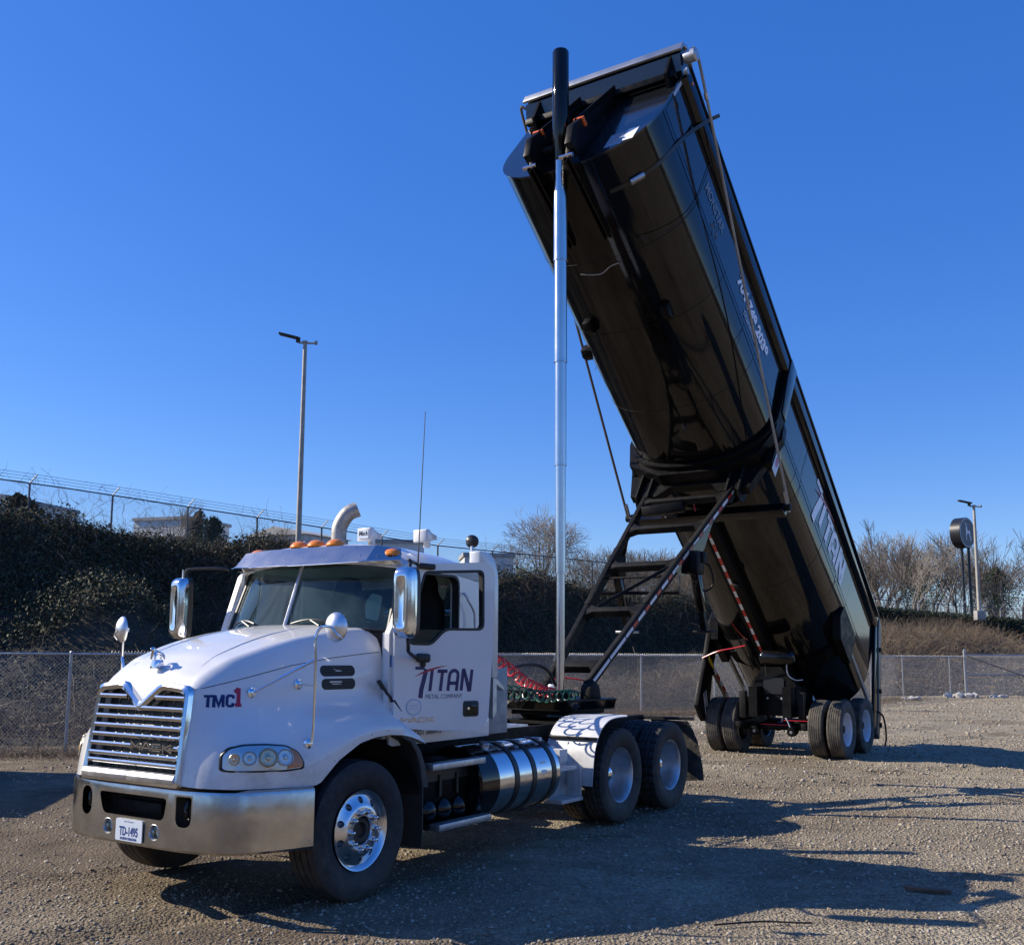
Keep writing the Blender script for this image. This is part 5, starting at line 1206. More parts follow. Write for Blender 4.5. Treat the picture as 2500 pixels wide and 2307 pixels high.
# ---- doors
def door(hx, hy, ang, sd_):
    """door in its own frame: u along the door from hinge, z up"""
    c, s_ = math.cos(ang), math.sin(ang)
    def f(u, z, t): return (hx+u*c+sd_*0*t-s_*0+(-s_)*(sd_)*0+t*s_*sd_*1.0*0 + 0, 0, 0)
    dirx, diry = c, sd_*s_; nx_, ny_ = -s_*1.0, sd_*c      # outward normal
    def f(u, z, t): return (hx+u*dirx+t*nx_, hy+u*diry+t*ny_, z)
    return f
def build_door(f, sd_, open_):
    outl = roundpoly([(0.01,1.255),(0.0,2.02),(0.205,2.60),(1.0,2.66),(0.985,1.95),(0.935,1.19),(0.30,1.215)], [0.02,0.02,0.06,0.15,0.02,0.17,0.05], 7)
    d = part(MB().prism(outl, f, -0.035, 0.02), 'door', M['white'], smooth=30)
    win = roundpoly([(0.135,1.92),(0.155,2.12),(0.275,2.545),(0.885,2.585),(0.893,2.05),(0.50,2.045),(0.36,1.915)], [0.05,0.02,0.05,0.06,0.07,0.05,0.05], 6)
    cut = MB(); cut.prism(win, f, -0.2, 0.2); boolean(d, cut)
    # black rubber window surround
    mb = MB(); k = len(win); cx_, cz_ = 0.52, 2.25
    inn = []
    for i in range(k):
        p = Vector(win[i]); a = (Vector(win[(i+1) % k])-Vector(win[i-1])).normalized(); nr = Vector((-a.y, a.x)); 
        if nr.dot(Vector((cx_, cz_))-p) < 0: nr = -nr
        inn.append(p+nr*0.022)
    for t0, t1, s1 in ((0.0225,0.0225,0),):
        A = [mb.bm.verts.new(f(a, b, 0.0225)) for a, b in win]; B_ = [mb.bm.verts.new(f(a, b, 0.0225)) for a, b in inn]; C_ = [mb.bm.verts.new(f(a, b, -0.037)) for a, b in inn]; D_ = [mb.bm.verts.new(f(a, b, -0.037)) for a, b in win]
        for i in range(k):
            j = (i+1) % k
            for P_, Q_ in ((A, B_), (B_, C_), (C_, D_)): mb.bm.faces.new((P_[i], P_[j], Q_[j], Q_[i]))
    mb.build('window_seal', M['plastic'], d, smooth=40)
    if not open_:
        MB().prism([tuple(p) for p in inn], f, -0.004, 0.0).build('window_glass', M['glass'], d, smooth=0)
    else:   # glass wound down, its top edge showing in the forward corner
        MB().prism(roundpoly([(0.17,1.93),(0.20,2.03),(0.24,2.05),(0.49,2.05),(0.36,1.93)], 0.012, 3), f, -0.006, -0.001).build('window_glass', M['glass'], d, smooth=0)
    # inner trim
    MB().prism(roundpoly([(0.05,1.27),(0.05,1.86),(0.40,1.87),(0.50,1.99),(0.93,1.99),(0.90,1.25)], 0.04, 4), f, -0.06, -0.037).build('inner_trim', M['interior'], d)
    # recessed handle
    h = MB(); h.prism(rrect(0.68,1.315,0.838,1.448,0.022,4), f, 0.019, 0.026); h = h.build('door_handle', M['plastic'], d, bevel=0.002)
    return d
fd = door(0.48, -1.055, R(22), -1); d1 = build_door(fd, -1, True)
fd2 = door(0.48, 1.035, R(0.0), 1); d2 = build_door(fd2, 1, False)
o_ = MB(); o_.prism(rrect(0.725,1.335,0.822,1.43,0.015,3), fd, 0.0265, 0.030); o_.build('handle_paddle', M['black'], d1, bevel=0.001)
MB().lathe([(0,0.013),(0.004,0.012),(0.005,0.0)], fd(0.73,1.385,0.030), (fd(0,0,1)[0]-fd(0,0,0)[0], fd(0,0,1)[1]-fd(0,0,0)[1], 0), 14).build('key_cylinder', M['chrome'], d1)
td = lambda u, v: fd(u, v, 0.0225)
mb1, mb2 = MB(), MB(); titan(mb1, mb2, lambda u, v: td(0.205+u, 1.485+v), 0.53, 0.255, sh=0.12, w=0.030)
mb1.build('company_name', M['navy'], d1, smooth=0); 
for v_ in mb2.bm.verts: v_.co += Vector(fd(0,0,0.001))-Vector(fd(0,0,0))
mb2.build('logo_swoosh', M['redvinyl'], d1, smooth=0)
mb = MB(); textbm(mb, 'METAL COMPANY', 0.052, lambda u, v: td(0.305+u, 1.474+v), sx=0.86); mb.build('company_subtitle', M['greytext'], d1, smooth=0)
mb = MB(); badge_word(mb, lambda u, v: td(u, v), 0.085, 1.285, 0.072, 0.034, 0.012); mb.build('door_badge', M['greytext'], d1, smooth=0)
mb = MB(); badge_word(mb, lambda u, v: fd(u, v, 0.0245), 0.0855, 1.2855, 0.072, 0.034, 0.005); mb.build('badge_chrome_line', M['chrome'], d1, smooth=0)
mb = MB()
for r_ in (0.075, 0.064): mb.prism([(0.196+r_*math.cos(2*math.pi*k/36), 1.407+r_*math.sin(2*math.pi*k/36)*0.92) for k in range(36)], fd, 0.021, 0.0225 if r_ > 0.07 else 0.0232)
seal_ = mb.build('round_seal', M['palegrey'], d1, smooth=0)
mb = MB(); mb.prism([(0.196+0.062*math.cos(2*math.pi*k/36), 1.407+0.057*math.sin(2*math.pi*k/36)) for k in range(36)], fd, 0.0232, 0.0238); mb.build('seal_field', M['white'], seal_, smooth=0)
mb = MB(); textbm(mb, 'CERTIFIED', 0.024, lambda u, v: fd(0.148+u, 1.412+v, 0.0245), sx=0.82); textbm(mb, 'CLEAN IDLE', 0.024, lambda u, v: fd(0.146+u, 1.388+v, 0.0245), sx=0.75); mb.build('seal_text', M['palegrey'], seal_, smooth=0)
# B-pillar grab handle, blue sticker, small marker, hood latch
for s_ in (-1, 1):
    g_ = [(1.485,1.042,2.40),(1.49,1.075,2.36),(1.50,1.085,2.33),(1.58,1.09,2.24),(1.60,1.09,2.15),(1.60,1.09,1.75),(1.60,1.042,1.70)]
    part(MB().tube([Vector((a, s_*b, c)) for a, b, c in smoothpts(g_, 4)], 0.012, 10), 'grab_handle', M['alu'])
part(MB().prism(rrect(0.475,1.735,0.545,1.835,0.004,2), lambda x, z, t: (x, -1.0325-t, z), 0, 0.002), 'blue_sticker', M['blue'], smooth=0)
mb = MB(); textbm(mb, 'Zr', 0.06, lambda u, v: (0.482+u, -1.0355, 1.76+v), sx=0.8); part(mb, 'sticker_print', M['palegrey'], smooth=0)
part(MB().lathe([(0,0.03),(0.01,0.028),(0.018,0.015),(0.02,0)], (0.535,-1.032,1.65), (0,-1,0), 16), 'side_marker', M['amberglow'])
mb = MB(); mb.beam((0.40,-1.0,1.60),(0.55,-1.06,1.40),0.035,0.02,bev=0.008); mb.beam((0.385,-0.985,1.63),(0.43,-1.01,1.555),0.06,0.03,bev=0.012); mb.beam((0.49,-1.045,1.475),(0.575,-1.075,1.36),0.075,0.03,bev=0.015); part(mb, 'hood_latch', M['plastic'])
# drip / cab front side panel between hood and door
for s_ in (-1, 1): 
    mb = MB(); mb.grid([[(0.49, s_*0.935, z), (0.50, s_*1.0, z), (0.535, s_*1.032, z)] for z in np.linspace(1.2, 2.02, 5)]); part(mb, 'cowl_side', M['white'], smooth=50, solid=0.01)
# cab extender fairing
for s_ in (-1, 1):
    prof = [(1.90,2.60),(2.0,2.60),(2.06,2.48),(2.075,2.3),(2.075,1.62),(1.93,1.55),(1.90,1.6)]
    pp = roundpoly([(1.72,2.81),(1.94,2.80),(2.045,2.62),(2.045,1.62),(1.95,1.62),(1.93,2.55),(1.72,2.62)], [0.02,0.1,0.16,0.05,0.02,0.1,0.02], 6)
    part(MB().prism(pp, lambda x, z, t: (x, s_*t, z), 0.93, 1.055), 'cab_fairing', M['alu2'], bevel=0.03)
# spot lamp on top of fairing
sl = part(MB().lathe([(-0.06,0.0),(-0.055,0.036),(-0.03,0.058),(0.0,0.065),(0.012,0.065),(0.014,0.0)], (1.95,-0.80,2.93), (0.4,0.9,0.1), 28), 'work_lamp', M['plastic'])
MB().tube([(1.90,-0.84,2.78),(1.92,-0.82,2.88)], 0.014, 8).build('bracket', M['alu'], sl)
# roof air horns (white square trumpets)
for (xx, yy, lb) in ((0.80,-0.47,1),(1.15,-0.83,0)):
    mb = MB(); sq = lambda hw, hh, x: [(x, yy-hw, 2.90-hh), (x, yy+hw, 2.90-hh), (x, yy+hw, 2.90+hh), (x, yy-hw, 2.90+hh)]
    L_ = [sq(0.068,0.050,xx-0.06), sq(0.08,0.059,xx-0.05), sq(0.08,0.059,xx-0.02), sq(0.05,0.035,xx+0.06), sq(0.03,0.02,xx+0.16)]
    vr = [[mb.bm.verts.new(p) for p in q] for q in L_]
    for i in range(4):
        for j in range(4): mb.bm.faces.new((vr[i][j], vr[i][(j+1) % 4], vr[i+1][(j+1) % 4], vr[i+1][j]))
    mb.bm.faces.new(vr[0]); mb.bm.faces.new(vr[-1]); mb.box((xx+0.05, yy, 2.835), (0.05,0.05,0.07))
    hn = part(mb, 'air_horn', M['white'], bevel=0.006)
    if lb:
        MB().box((xx-0.0625, yy, 2.90), (0.004,0.12,0.075)).build('horn_plate', M['plate'], hn)
        mb = MB(); textbm(mb, 'Mack', 0.058, lambda u, v: (xx-0.066, yy-u, 2.888+v), sx=0.85, shear=0.2, align='CENTER', bold=0.001); mb.build('horn_lettering', M['plastic'], hn, smooth=0)
# exhaust stack
st = [(2.0,1.0,0.9),(2.0,1.0,2.6),(2.0,1.0,3.05),(2.01,0.99,3.20),(2.06,0.93,3.33),(2.13,0.85,3.385)]
ex = part(MB().tube(smoothpts(st, 5), 0.083, 20, cap=False), 'exhaust_stack', M['heated'])
MB().tube([(2.0,1.0,1.2),(2.0,1.0,2.5)], 0.115, 24).build('heat_shield', M['chrome'], ex)
# antenna
part(MB().tube([(0.52,-1.27,2.56),(0.53,-1.27,2.75),(0.62,-1.24,3.9)], [0.009,0.005,0.0035], 6), 'antenna', M['plastic'])
# ---- door mirrors
def mirror(root, cy, top_arm, sd_, yaw):
    cx_ = 0.30; pts = []
    o_ = MB(); rows = []
    W_, Hh, Dd = 0.102, 0.29, 0.09
    c, s_ = math.cos(yaw), math.sin(yaw); cen = Vector((cx_, cy, 2.255))
    def loc(a, b, d): return cen+Vector((d*c-a*s_*1.0, a*c+d*s_, b))
    N1, N2 = 28, 16; rings = []
    for q in range(N2+1):
        ph = math.pi*q/N2/2; k = math.sin(ph); dd = -math.cos(ph)*Dd
        ring_ = []
        for j in range(N1):
            t = 2*math.pi*j/N1; ct, st2 = math.cos(t), math.sin(t); e = 0.38
            a = W_*math.copysign(abs(ct)**e, ct); b = Hh*math.copysign(abs(st2)**e, st2)
            kk = k**0.55; ring_.append(loc(a*(0.25+0.75*kk) if q else a*0.25, b*(0.6+0.4*kk) if q else b*0.6, dd*(0.85 if q == 0 else 1)))
        rings.append(ring_)
    mb = MB(); vr = [[mb.bm.verts.new(p) for p in r_] for r_ in rings]
    for i in range(N2):
        for j in range(N1): mb.bm.faces.new((vr[i][j], vr[i][(j+1) % N1], vr[i+1][(j+1) % N1], vr[i+1][j]))
    mb.bm.faces.new(vr[0])
    m_ = part(mb, 'door_mirror', M['chrome'], smooth=70)
    mb = MB(); outl = [(loc(W_*math.copysign(abs(math.cos(t))**0.38, math.cos(t)), Hh*math.copysign(abs(math.sin(t))**0.38, math.sin(t)), 0.0), loc(W_*math.copysign(abs(math.cos(t))**0.38, math.cos(t))*0.97, Hh*math.copysign(abs(math.sin(t))**0.38, math.sin(t))*0.98, 0.055)) for t in np.linspace(0, 2*math.pi, 33)[:-1]]
    v1 = [mb.bm.verts.new(a) for a, b in outl]; v2 = [mb.bm.verts.new(b) for a, b in outl]
    for i in range(32): mb.bm.faces.new((v1[i], v1[(i+1) % 32], v2[(i+1) % 32], v2[i]))
    mb.bm.faces.new(v2); mb.build('mirror_housing', M['plastic'], m_, smooth=40)
    MB().prism(rrect(-W_*0.85, -Hh*0.9, W_*0.85, Hh*0.9, 0.03), lambda a, b, t: loc(a, b, t), 0.0555, 0.058).build('mirror_glass', M['chrome'], m_, smooth=0)
    return m_
dn = Vector((math.sin(R(22))*-1, -math.cos(R(22)), 0))
m1 = mirror(truck, -1.335, None, -1, R(6))
MB().tube(smoothpts([(0.335,-1.335,2.53),(0.34,-1.335,2.585),(0.36,-1.30,2.605),(0.62,-1.17,2.60),(0.72,-1.18,2.59)], 4), 0.014, 8).build('upper_arm', M['plastic'], m1)
MB().beam((0.64,-1.17,2.585),(0.80,-1.23,2.58),0.06,0.05,bev=0.015).build('arm_clamp', M['plastic'], m1)
MB().tube(smoothpts([(0.33,-1.335,1.98),(0.335,-1.335,1.90),(0.40,-1.29,1.86),(0.62,-1.19,1.815),(0.70,-1.19,1.81)], 4), 0.016, 8).build('lower_arm', M['plastic'], m1)
mb = MB(); mb.beam(fd(0.20,1.815,0.045), fd(0.33,1.81,0.045), 0.05, 0.075, bev=0.02); mb.beam(fd(0.25,1.77,0.035), fd(0.29,1.77,0.035), 0.04, 0.06, bev=0.01); mb.build('arm_mount', M['plastic'], m1)
m2 = mirror(truck, 1.40, None, 1, R(-4))
MB().tube(smoothpts([(0.33,1.40,2.53),(0.335,1.40,2.60),(0.36,1.36,2.63),(0.50,1.10,2.635),(0.55,1.04,2.62)], 4), 0.014, 8).build('upper_arm', M['plastic'], m2)
MB().tube(smoothpts([(0.33,1.40,1.98),(0.34,1.39,1.88),(0.45,1.2,1.83),(0.52,1.05,1.81)], 4), 0.014, 8).build('lower_arm', M['plastic'], m2)
MB().tube([(0.30,1.40,2.54),(0.30,1.40,2.62)], 0.008, 6).build('mirror_stud', M['alu'], m2)
# ---- hood mirrors
for s_, cen, footA, footC, footB in ((-1, Vector((-0.32,-1.16,2.045)), (-0.745,1.555), (-0.51,1.19), (-0.36,1.61)), (1, Vector((-0.53,1.13,2.035)), (-0.745,1.555), (-0.51,1.19), (-0.36,1.61))):
    ax = Vector((1.0, -0.25*s_*-1*-1, 0.02)).normalized()
    hm = part(MB().lathe([(-0.055,0.0),(-0.05,0.03),(-0.035,0.065),(-0.01,0.09),(0.0,0.093),(0.008,0.093),(0.010,0.088),(0.010,0.0)], cen, ax, 36), 'hood_mirror', M['satin'], smooth=60)
    for v_ in hm.data.vertices: v_.co.z = cen.z+(v_.co.z-cen.z)*1.22
    fa, fb, fc = [HS(a, b, 0.0, s_) for a, b in (footA, footB, footC)]
    pj = Vector((fc.x-0.0, fc.y+s_*0.045, 1.80))
    post = smoothpts([fc+Vector((0,s_*0.03,0.01)), (fc.x, fc.y+s_*0.045, 1.35), pj, (fc.x, fc.y+s_*0.04, 1.97), (fc.x+0.04, cen.y-s_*0.0, 2.045), cen+Vector((-0.05,0,0))], 5)
    MB().tube(post, 0.0105, 8).build('mirror_post', M['chrome'], hm)
    MB().tube([fa+Vector((0,s_*0.02,0)), pj], 0.0095, 8).build('mirror_strut', M['chrome'], hm)
    MB().tube([fa.lerp(pj, 0.45), fa.lerp(pj, 0.98)], 0.0125, 8).build('strut_sleeve', M['chrome'], hm)
    MB().tube([fb+Vector((0,s_*0.01,0)), (fc.x+0.02, fc.y+s_*0.04, fb.z)], 0.01, 8).build('mirror_stay', M['chrome'], hm)
    for p in (fa, fb, fc): MB().lathe([(-0.01,0.042),(0.010,0.040),(0.014,0.030),(0.016,0.026),(0.024,0.020),(0.028,0.0)], p, (0,s_,0.1), 24).build('foot', M['chrome'], hm)
    MB().tube([cen+Vector((-0.06,0,0.0)), cen+Vector((-0.045,-s_*-0.05,-0.05)), cen+Vector((0.0,s_*0.07,-0.085))], 0.007, 6).build('mirror_bracket', M['chrome'], hm)
# ---- chassis
for s_ in (-1, 1):
    mb = MB(); mb.box((2.75, s_*0.42, 0.92), (7.3, 0.08, 0.27)); part(mb, 'frame_rail', M['grime'])
mb = MB(); 
for xx in (-0.6, 1.0, 2.2, 3.4, 4.4, 5.0, 5.7, 6.35): mb.box((xx, 0, 0.90), (0.14, 0.86, 0.2))
mb.box((1.0,0,0.85),(1.6,0.7,0.7)); part(mb, 'engine_and_crossmembers', M['grime'])
for xx in (0.0, WBX, WBX+1.32):
    mb = MB().tube([(xx,-0.95,0.51),(xx,0.95,0.51)], 0.075 if xx else 0.055, 12)
    if xx: mb.lathe([(-0.24,0.06),(-0.16,0.17),(0,0.22),(0.16,0.17),(0.24,0.06)], (xx,0,0.51), (0,1,0), 20)
    part(mb, 'axle', M['grime'])
mb = MB(); mb.box((-0.0,-0.62,0.62),(1.4,0.09,0.06)); mb.box((0,0.62,0.62),(1.4,0.09,0.06)); part(mb, 'leaf_spring', M['grime'])
for xx in (WBX, WBX+1.32):
    for s_ in (-1, 1): part(MB().tube([(xx+0.28,s_*0.42,0.52),(xx+0.28,s_*0.42,0.80)], [0.13,0.11], 16), 'air_bag', M['rubber'])
# deck plate behind cab
mb = MB(); mb.box((2.75, 0, 1.085), (1.25, 1.1, 0.02)); deck = part(mb, 'deck_plate', M['alu'])
mb = MB()
for i in range(14):
    for j in range(10): mb.box((2.2+0.085*i, -0.5+0.11*j+(0.05 if i % 2 else 0), 1.0985), (0.045,0.012,0.005), Matrix.Rotation(R(45 if (i+j) % 2 else -45), 3, 'Z'))
o_ = mb.build('tread_pattern', M['alu'], deck, smooth=0)
# battery/tool box behind the cab, bracket
part(MB().box((2.21,-0.80,1.40), (0.32,0.30,0.62), None, 0.008), 'tool_box', M['dullalu'])
mb = MB(); mb.prism([(1.97,1.62),(2.02,1.62),(2.16,1.53),(2.16,1.50),(2.03,1.56),(2.03,1.30),(1.97,1.24)], lambda x, z, t: (x, t, z), -1.05, -0.90); part(mb, 'fairing_bracket', M['alu'])
mb = MB(); mb.box((2.15, -0.2, 1.62), (0.05, 1.1, 0.9)); mb.box((2.12,-0.78,2.0),(0.03,0.3,0.9)); part(mb, 'rear_guard_panel', M['dullalu'])
for zz in (1.95, 2.25): part(MB().tube([(2.09,-0.9,zz),(2.09,0.4,zz)], 0.03, 10), 'guard_louver', M['alu'])
part(MB().tube(smoothpts([(2.62,-0.42,1.0),(2.62,-0.42,1.50),(2.60,-0.38,1.57),(2.45,-0.2,1.60)], 4), 0.018, 8), 'hose_pogo_post', M['alu'])
# ---- steps, battery box, air tanks
for z_, x0, x1 in ((0.895,0.90,1.68),(0.385,1.0,1.78)):
    part(MB().box(((x0+x1)/2,-1.12,z_), (x1-x0,0.11,0.055), None, 0.006), 'step', M['alu'])
    part(MB().box(((x0+x1)/2,-0.95,z_-0.005), (x1-x0+0.05,0.24,0.04), None, 0.004), 'step_tread', M['grime'])
part(MB().box((1.30,-0.78,0.74), (0.86,0.45,0.36), None, 0.02), 'battery_box', M['blackframe'])
mb = MB(); mb.box((1.3,-1.01,0.80),(0.84,0.012,0.1)); mb.beam((1.2,-1.02,0.62),(1.2,-1.02,0.80),0.03,0.02); mb.beam((1.45,-1.02,0.62),(1.45,-1.02,0.80),0.03,0.02); part(mb, 'battery_cover', M['plastic'])
for xx in (1.06, 1.28, 1.50):
    part(MB().lathe([(-0.36,0.0),(-0.35,0.06),(-0.31,0.097),(-0.27,0.103),(0.27,0.103),(0.30,0.097),(0.335,0.06),(0.35,0.0)], (xx,-0.72,0.50), (0,-1,0), 28), 'air_tank', M['black'])
for s_ in (-1, 1):
    pass
# fuel tank(s)
for s_ in (-1, 1):
    x0, x1, rr, cy_, cz_ = 1.62, 3.05, 0.335, s_*0.835, 0.665
    prof = [(0,0.0),(0.0,rr-0.05),(0.012,rr-0.02),(0.035,rr),(x1-x0-0.035,rr),(x1-x0-0.012,rr-0.02),(x1-x0,rr-0.05),(x1-x0,0)]
    tk = part(MB().lathe(prof, (x0,cy_,cz_), (1,0,0), 64), 'fuel_tank', M['tank'])
    MB().lathe([(-0.003,0.0),(-0.003,rr-0.045),(0.02,rr+0.004),(0.30,rr+0.004),(0.30,rr-0.01)], (x0,cy_,cz_), (1,0,0), 64).build('dark_wrap', M['black'], tk)
    for xs_ in (2.22, 2.53, 2.90): MB().lathe([(-0.035,rr-0.01),(-0.035,rr+0.008),(0.035,rr+0.008),(0.035,rr-0.01)], (xs_,cy_,cz_), (1,0,0), 64).build('tank_strap', M['plastic'], tk)
    for xs_ in (2.22, 2.53, 2.90): MB().box((xs_, cy_-s_*-0.12, cz_+rr-0.01), (0.05,0.10,0.04), None, 0.006).build('strap_buckle', M['alu'], tk)
    MB().lathe([(0,0.05),(0.05,0.05),(0.055,0.045),(0.06,0.0)], (1.98,cy_+s_*0.10,cz_+rr-0.03), (0,s_*0.3,1), 20).build('filler_cap', M['alu'], tk)
    MB().prism(rrect(2.66,0.69,2.76,0.80,0.004,2), lambda x, z, t: (x, cy_+s_*(math.sqrt(max(0, rr*rr-(z-cz_)**2))+0.002+t), z), 0, 0.001).build('tank_label', M['whitetape'], tk, smooth=0)
    MB().box((2.33, s_*0.60, 0.55), (0.9, 0.25, 0.25)).build('tank_bracket', M['grime'], tk)
# fender bracket steps behind tank
for s_ in (-1, 1):
    mb = MB()
    mb.prism([(3.12,0.92),(3.40,0.88),(3.75,0.66),(3.78,0.36),(3.25,0.30),(3.12,0.52)], lambda x, z, t: (x, s_*t, z), 0.84, 0.86)
    mb.box((3.42,s_*0.97,0.335),(0.44,0.22,0.035)); mb.box((3.34,s_*0.96,0.66),(0.40,0.20,0.03)); mb.box((3.60,s_*1.0,0.50),(0.02,0.16,0.36)); mb.box((3.3,s_*0.95,0.80),(0.16,0.18,0.12)); part(mb, 'tank_step', M['fender'])
# quarter fenders
for s_ in (-1, 1):
    prof = [(3.64,0.46),(3.665,0.62),(3.70,0.80),(3.765,0.93),(3.86,1.04),(3.98,1.11),(4.12,1.145),(4.35,1.155),(4.80,1.145)]
    prof = [(2.0,0)]*0+prof
    sm = smoothpts([(a, b, 0) for a, b in prof], 4)
    mb = MB(); mb.grid([[(p.x, s_*y, p.y) for y in ((0.58, 0.9, 1.19) if p.x < 4.5 else (0.58+0.25*(p.x-4.5), 0.9, 1.19-0.6*(p.x-4.5)))] for p in sm]); 
    qf = part(mb, 'quarter_fender', M['fender'], smooth=50, solid=0.008)
    mb = MB(); mb.beam((3.755,s_*0.60,0.945),(3.755,s_*1.19,0.945),0.05,0.03,bev=0.006); mb.build('fender_bar', M['plastic'], qf)
    for y in (0.70, 0.84, 0.98): MB().tube([(3.655+0.012,s_*y,0.55),(3.74,s_*y,0.90)], 0.007, 6).build('fender_rib', M['fender'], qf)
# mud flaps
for s_ in (-1, 1):
    mb = MB(); rows = []
    for z, xo, w0, w1 in ((1.02,6.32,0.60,1.12),(0.9,6.38,0.60,1.17),(0.75,6.43,0.60,1.21),(0.55,6.46,0.60,1.23),(0.40,6.49,0.60,1.24),(0.25,6.53,0.60,1.24)):
        rows.append([(xo+0.015*math.sin(y*9+z*7), s_*y, z+0.02*math.sin(y*5)) for y in np.linspace(w0, w1, 8)])
    mb.grid(rows); part(mb, 'mud_flap', M['flap'], smooth=50, solid=0.012)
    part(MB().beam((6.33,s_*0.42,1.02),(6.33,s_*1.2,1.03),0.04,0.04), 'mud_flap_hanger', M['plastic'])
# fifth wheel
fw = part(MB().prism(roundpoly([(4.50,-0.42),(5.15,-0.42),(5.50,-0.36),(5.55,-0.08),(5.15,-0.05),(5.15,0.05),(5.55,0.08),(5.50,0.36),(5.15,0.42),(4.50,0.42)], 0.05, 4), lambda x, y, t: (x, y, t), 1.12, 1.17), 'fifth_wheel', M['grime'], bevel=0.008)
mb = MB(); mb.prism([(4.75,1.12),(5.25,1.12),(5.12,1.03),(4.88,1.03)], lambda x, z, t: (x, t, z), -0.45, -0.30); mb.prism([(4.75,1.12),(5.25,1.12),(5.12,1.03),(4.88,1.03)], lambda x, z, t: (x, t, z), 0.30, 0.45); mb.box((5.0,0,1.04),(1.2,1.0,0.03)); mb.build('mounting_bracket', M['grime'], fw)
# air lines and hoses
def coil(p0, p1, rad, turns, r, sag=0.1, ph=0.0, n=16):
    p0, p1 = Vector(p0), Vector(p1); d = (p1-p0).normalized(); u = d.cross(Vector((0,0,1))).normalized(); v = d.cross(u); pts = []
    N_ = int(turns*n)
    for i in range(N_+1):
        t = i/N_; c = p0.lerp(p1, t)-Vector((0,0,sag*4*t*(1-t))); a = 2*math.pi*turns*t+ph; rr_ = rad*min(1, 6*t, 6*(1-t)); pts.append(c+rr_*(u*math.cos(a)+v*math.sin(a)))
    return pts
def hose(name, pts, r, m, label, cat='hose'):
    o_ = MB().tube(pts, r, 7).build(name, m, None); o_.matrix_world = truck.matrix_world if False else Matrix.Translation((TX_, TY_, 0)) @ Matrix.Rotation(TA, 4, 'Z'); tag(o_, label, cat); return o_
def coilpath(P, rad, turns, n=14, ph=0.0):
    c = smoothpts(P, 30); L = [0]
    for i in range(1, len(c)): L.append(L[-1]+(c[i]-c[i-1]).length)
    N_ = int(turns*n); out = []; C = np.array([tuple(q) for q in c])
    for i in range(N_+1):
        s = L[-1]*i/N_; q = Vector([np.interp(s, L, C[:, k]) for k in range(3)]); q2 = Vector([np.interp(s+0.02, L, C[:, k]) for k in range(3)]); q1 = Vector([np.interp(s-0.02, L, C[:, k]) for k in range(3)])
        d = (q2-q1).normalized(); u = d.cross(Vector((0,0,1))).normalized(); v = d.cross(u); a = 2*math.pi*turns*i/N_+ph; rr_ = rad*min(1, 8*i/N_, 8*(1-i/N_))*(1+0.12*math.sin(i*0.37)); out.append(q+rr_*(u*math.cos(a)+v*math.sin(a)))
    return out
hose('coiled_hose', coilpath([(2.10,-0.62,2.05),(2.87,-0.45,1.80),(3.52,-0.35,1.585),(3.98,-0.25,1.465),(4.45,-0.15,1.40),(4.85,-0.06,1.40)], 0.056, 21), 0.0095, M['redhose'], 'red coiled air hose sloping down from the cab to the trailer nose plate')
hose('coiled_hose', coilpath([(2.35,-0.40,1.62),(2.9,-0.38,1.50),(3.5,-0.35,1.42),(4.3,-0.32,1.35),(5.1,-0.25,1.37)], 0.062, 17, ph=1.0), 0.0095, M['greenhose'], 'dark green coiled air hose hanging below the red one behind the cab')
hose('coiled_cable', coilpath([(2.35,-0.34,1.60),(2.9,-0.30,1.46),(3.6,-0.28,1.38),(4.7,-0.18,1.36)], 0.058, 19, ph=2.0), 0.0095, M['blackframe'], 'black coiled electric cable tangled with the red and green hoses', 'cable')
hose('hydraulic_hose', smoothpts([(2.4,-0.25,1.35),(2.8,-0.22,1.52),(3.6,-0.2,1.69),(4.22,-0.1,1.72),(4.62,-0.05,1.64),(4.85,-0.02,1.46)], 8), 0.021, M['rubber'], 'thick black hydraulic hose arching to the foot of the lift cylinder')
# ================================================================== DUMP TRAILER
BX_, BY_, BA = 5.04676, 19.55876, 0.98046
trailer = empty('dump_trailer', (BX_, BY_, 0), BA)
tag(trailer, 'long glossy black dump trailer with its tub raised steeply on a chrome lift cylinder', 'trailer')
UAX = (-0.77122, 0.63657); UN = (-0.63657, -0.77122)
def U(s, y, t): return Vector((2.27992+s*UAX[0]+t*UN[0], y, 2.62331+s*UAX[1]+t*UN[1]))
def Ud(s, y, t): return U(s, y, t)-U(0, 0, 0)
def tp(mb, name, m, parent=None, **k): return mb.build(name, m, parent if parent is not None else trailer, **k)
HWT, TC, RT = 1.215, 1.13, 1.12
def sect(n=40, off=0.0, t0=0.02):
    """tub cross-section from near rail round the belly to far rail"""
    P = [(-HWT-off, t0), (-HWT-off, t0+0.5), (-HWT-off, TC-0.1)]
    for k in range(n+1):
        a = math.pi*k/n; c, s_ = math.cos(a), math.sin(a); e = 0.85
        P.append((-(HWT+off)*math.copysign(abs(c)**e, c), TC+(RT+off)*abs(s_)**e))
    P += [(HWT+off, TC-0.1), (HWT+off, t0+0.5), (HWT+off, t0)]
    return P
SC = sect()
def endcut(s, t): return s
SS = [-0.25, 0.3, 1.2, 2.4, 3.5, 4.7, 5.6, 6.3, 7.4, 8.5, 9.6, 10.6, 11.2, 11.5]
mb = MB(); mb.grid([[U(s+(-0.0), y, t) for y, t in SC] for s in SS])
tub = tp(mb, 'tub', M['black'], smooth=40, solid=0.012)
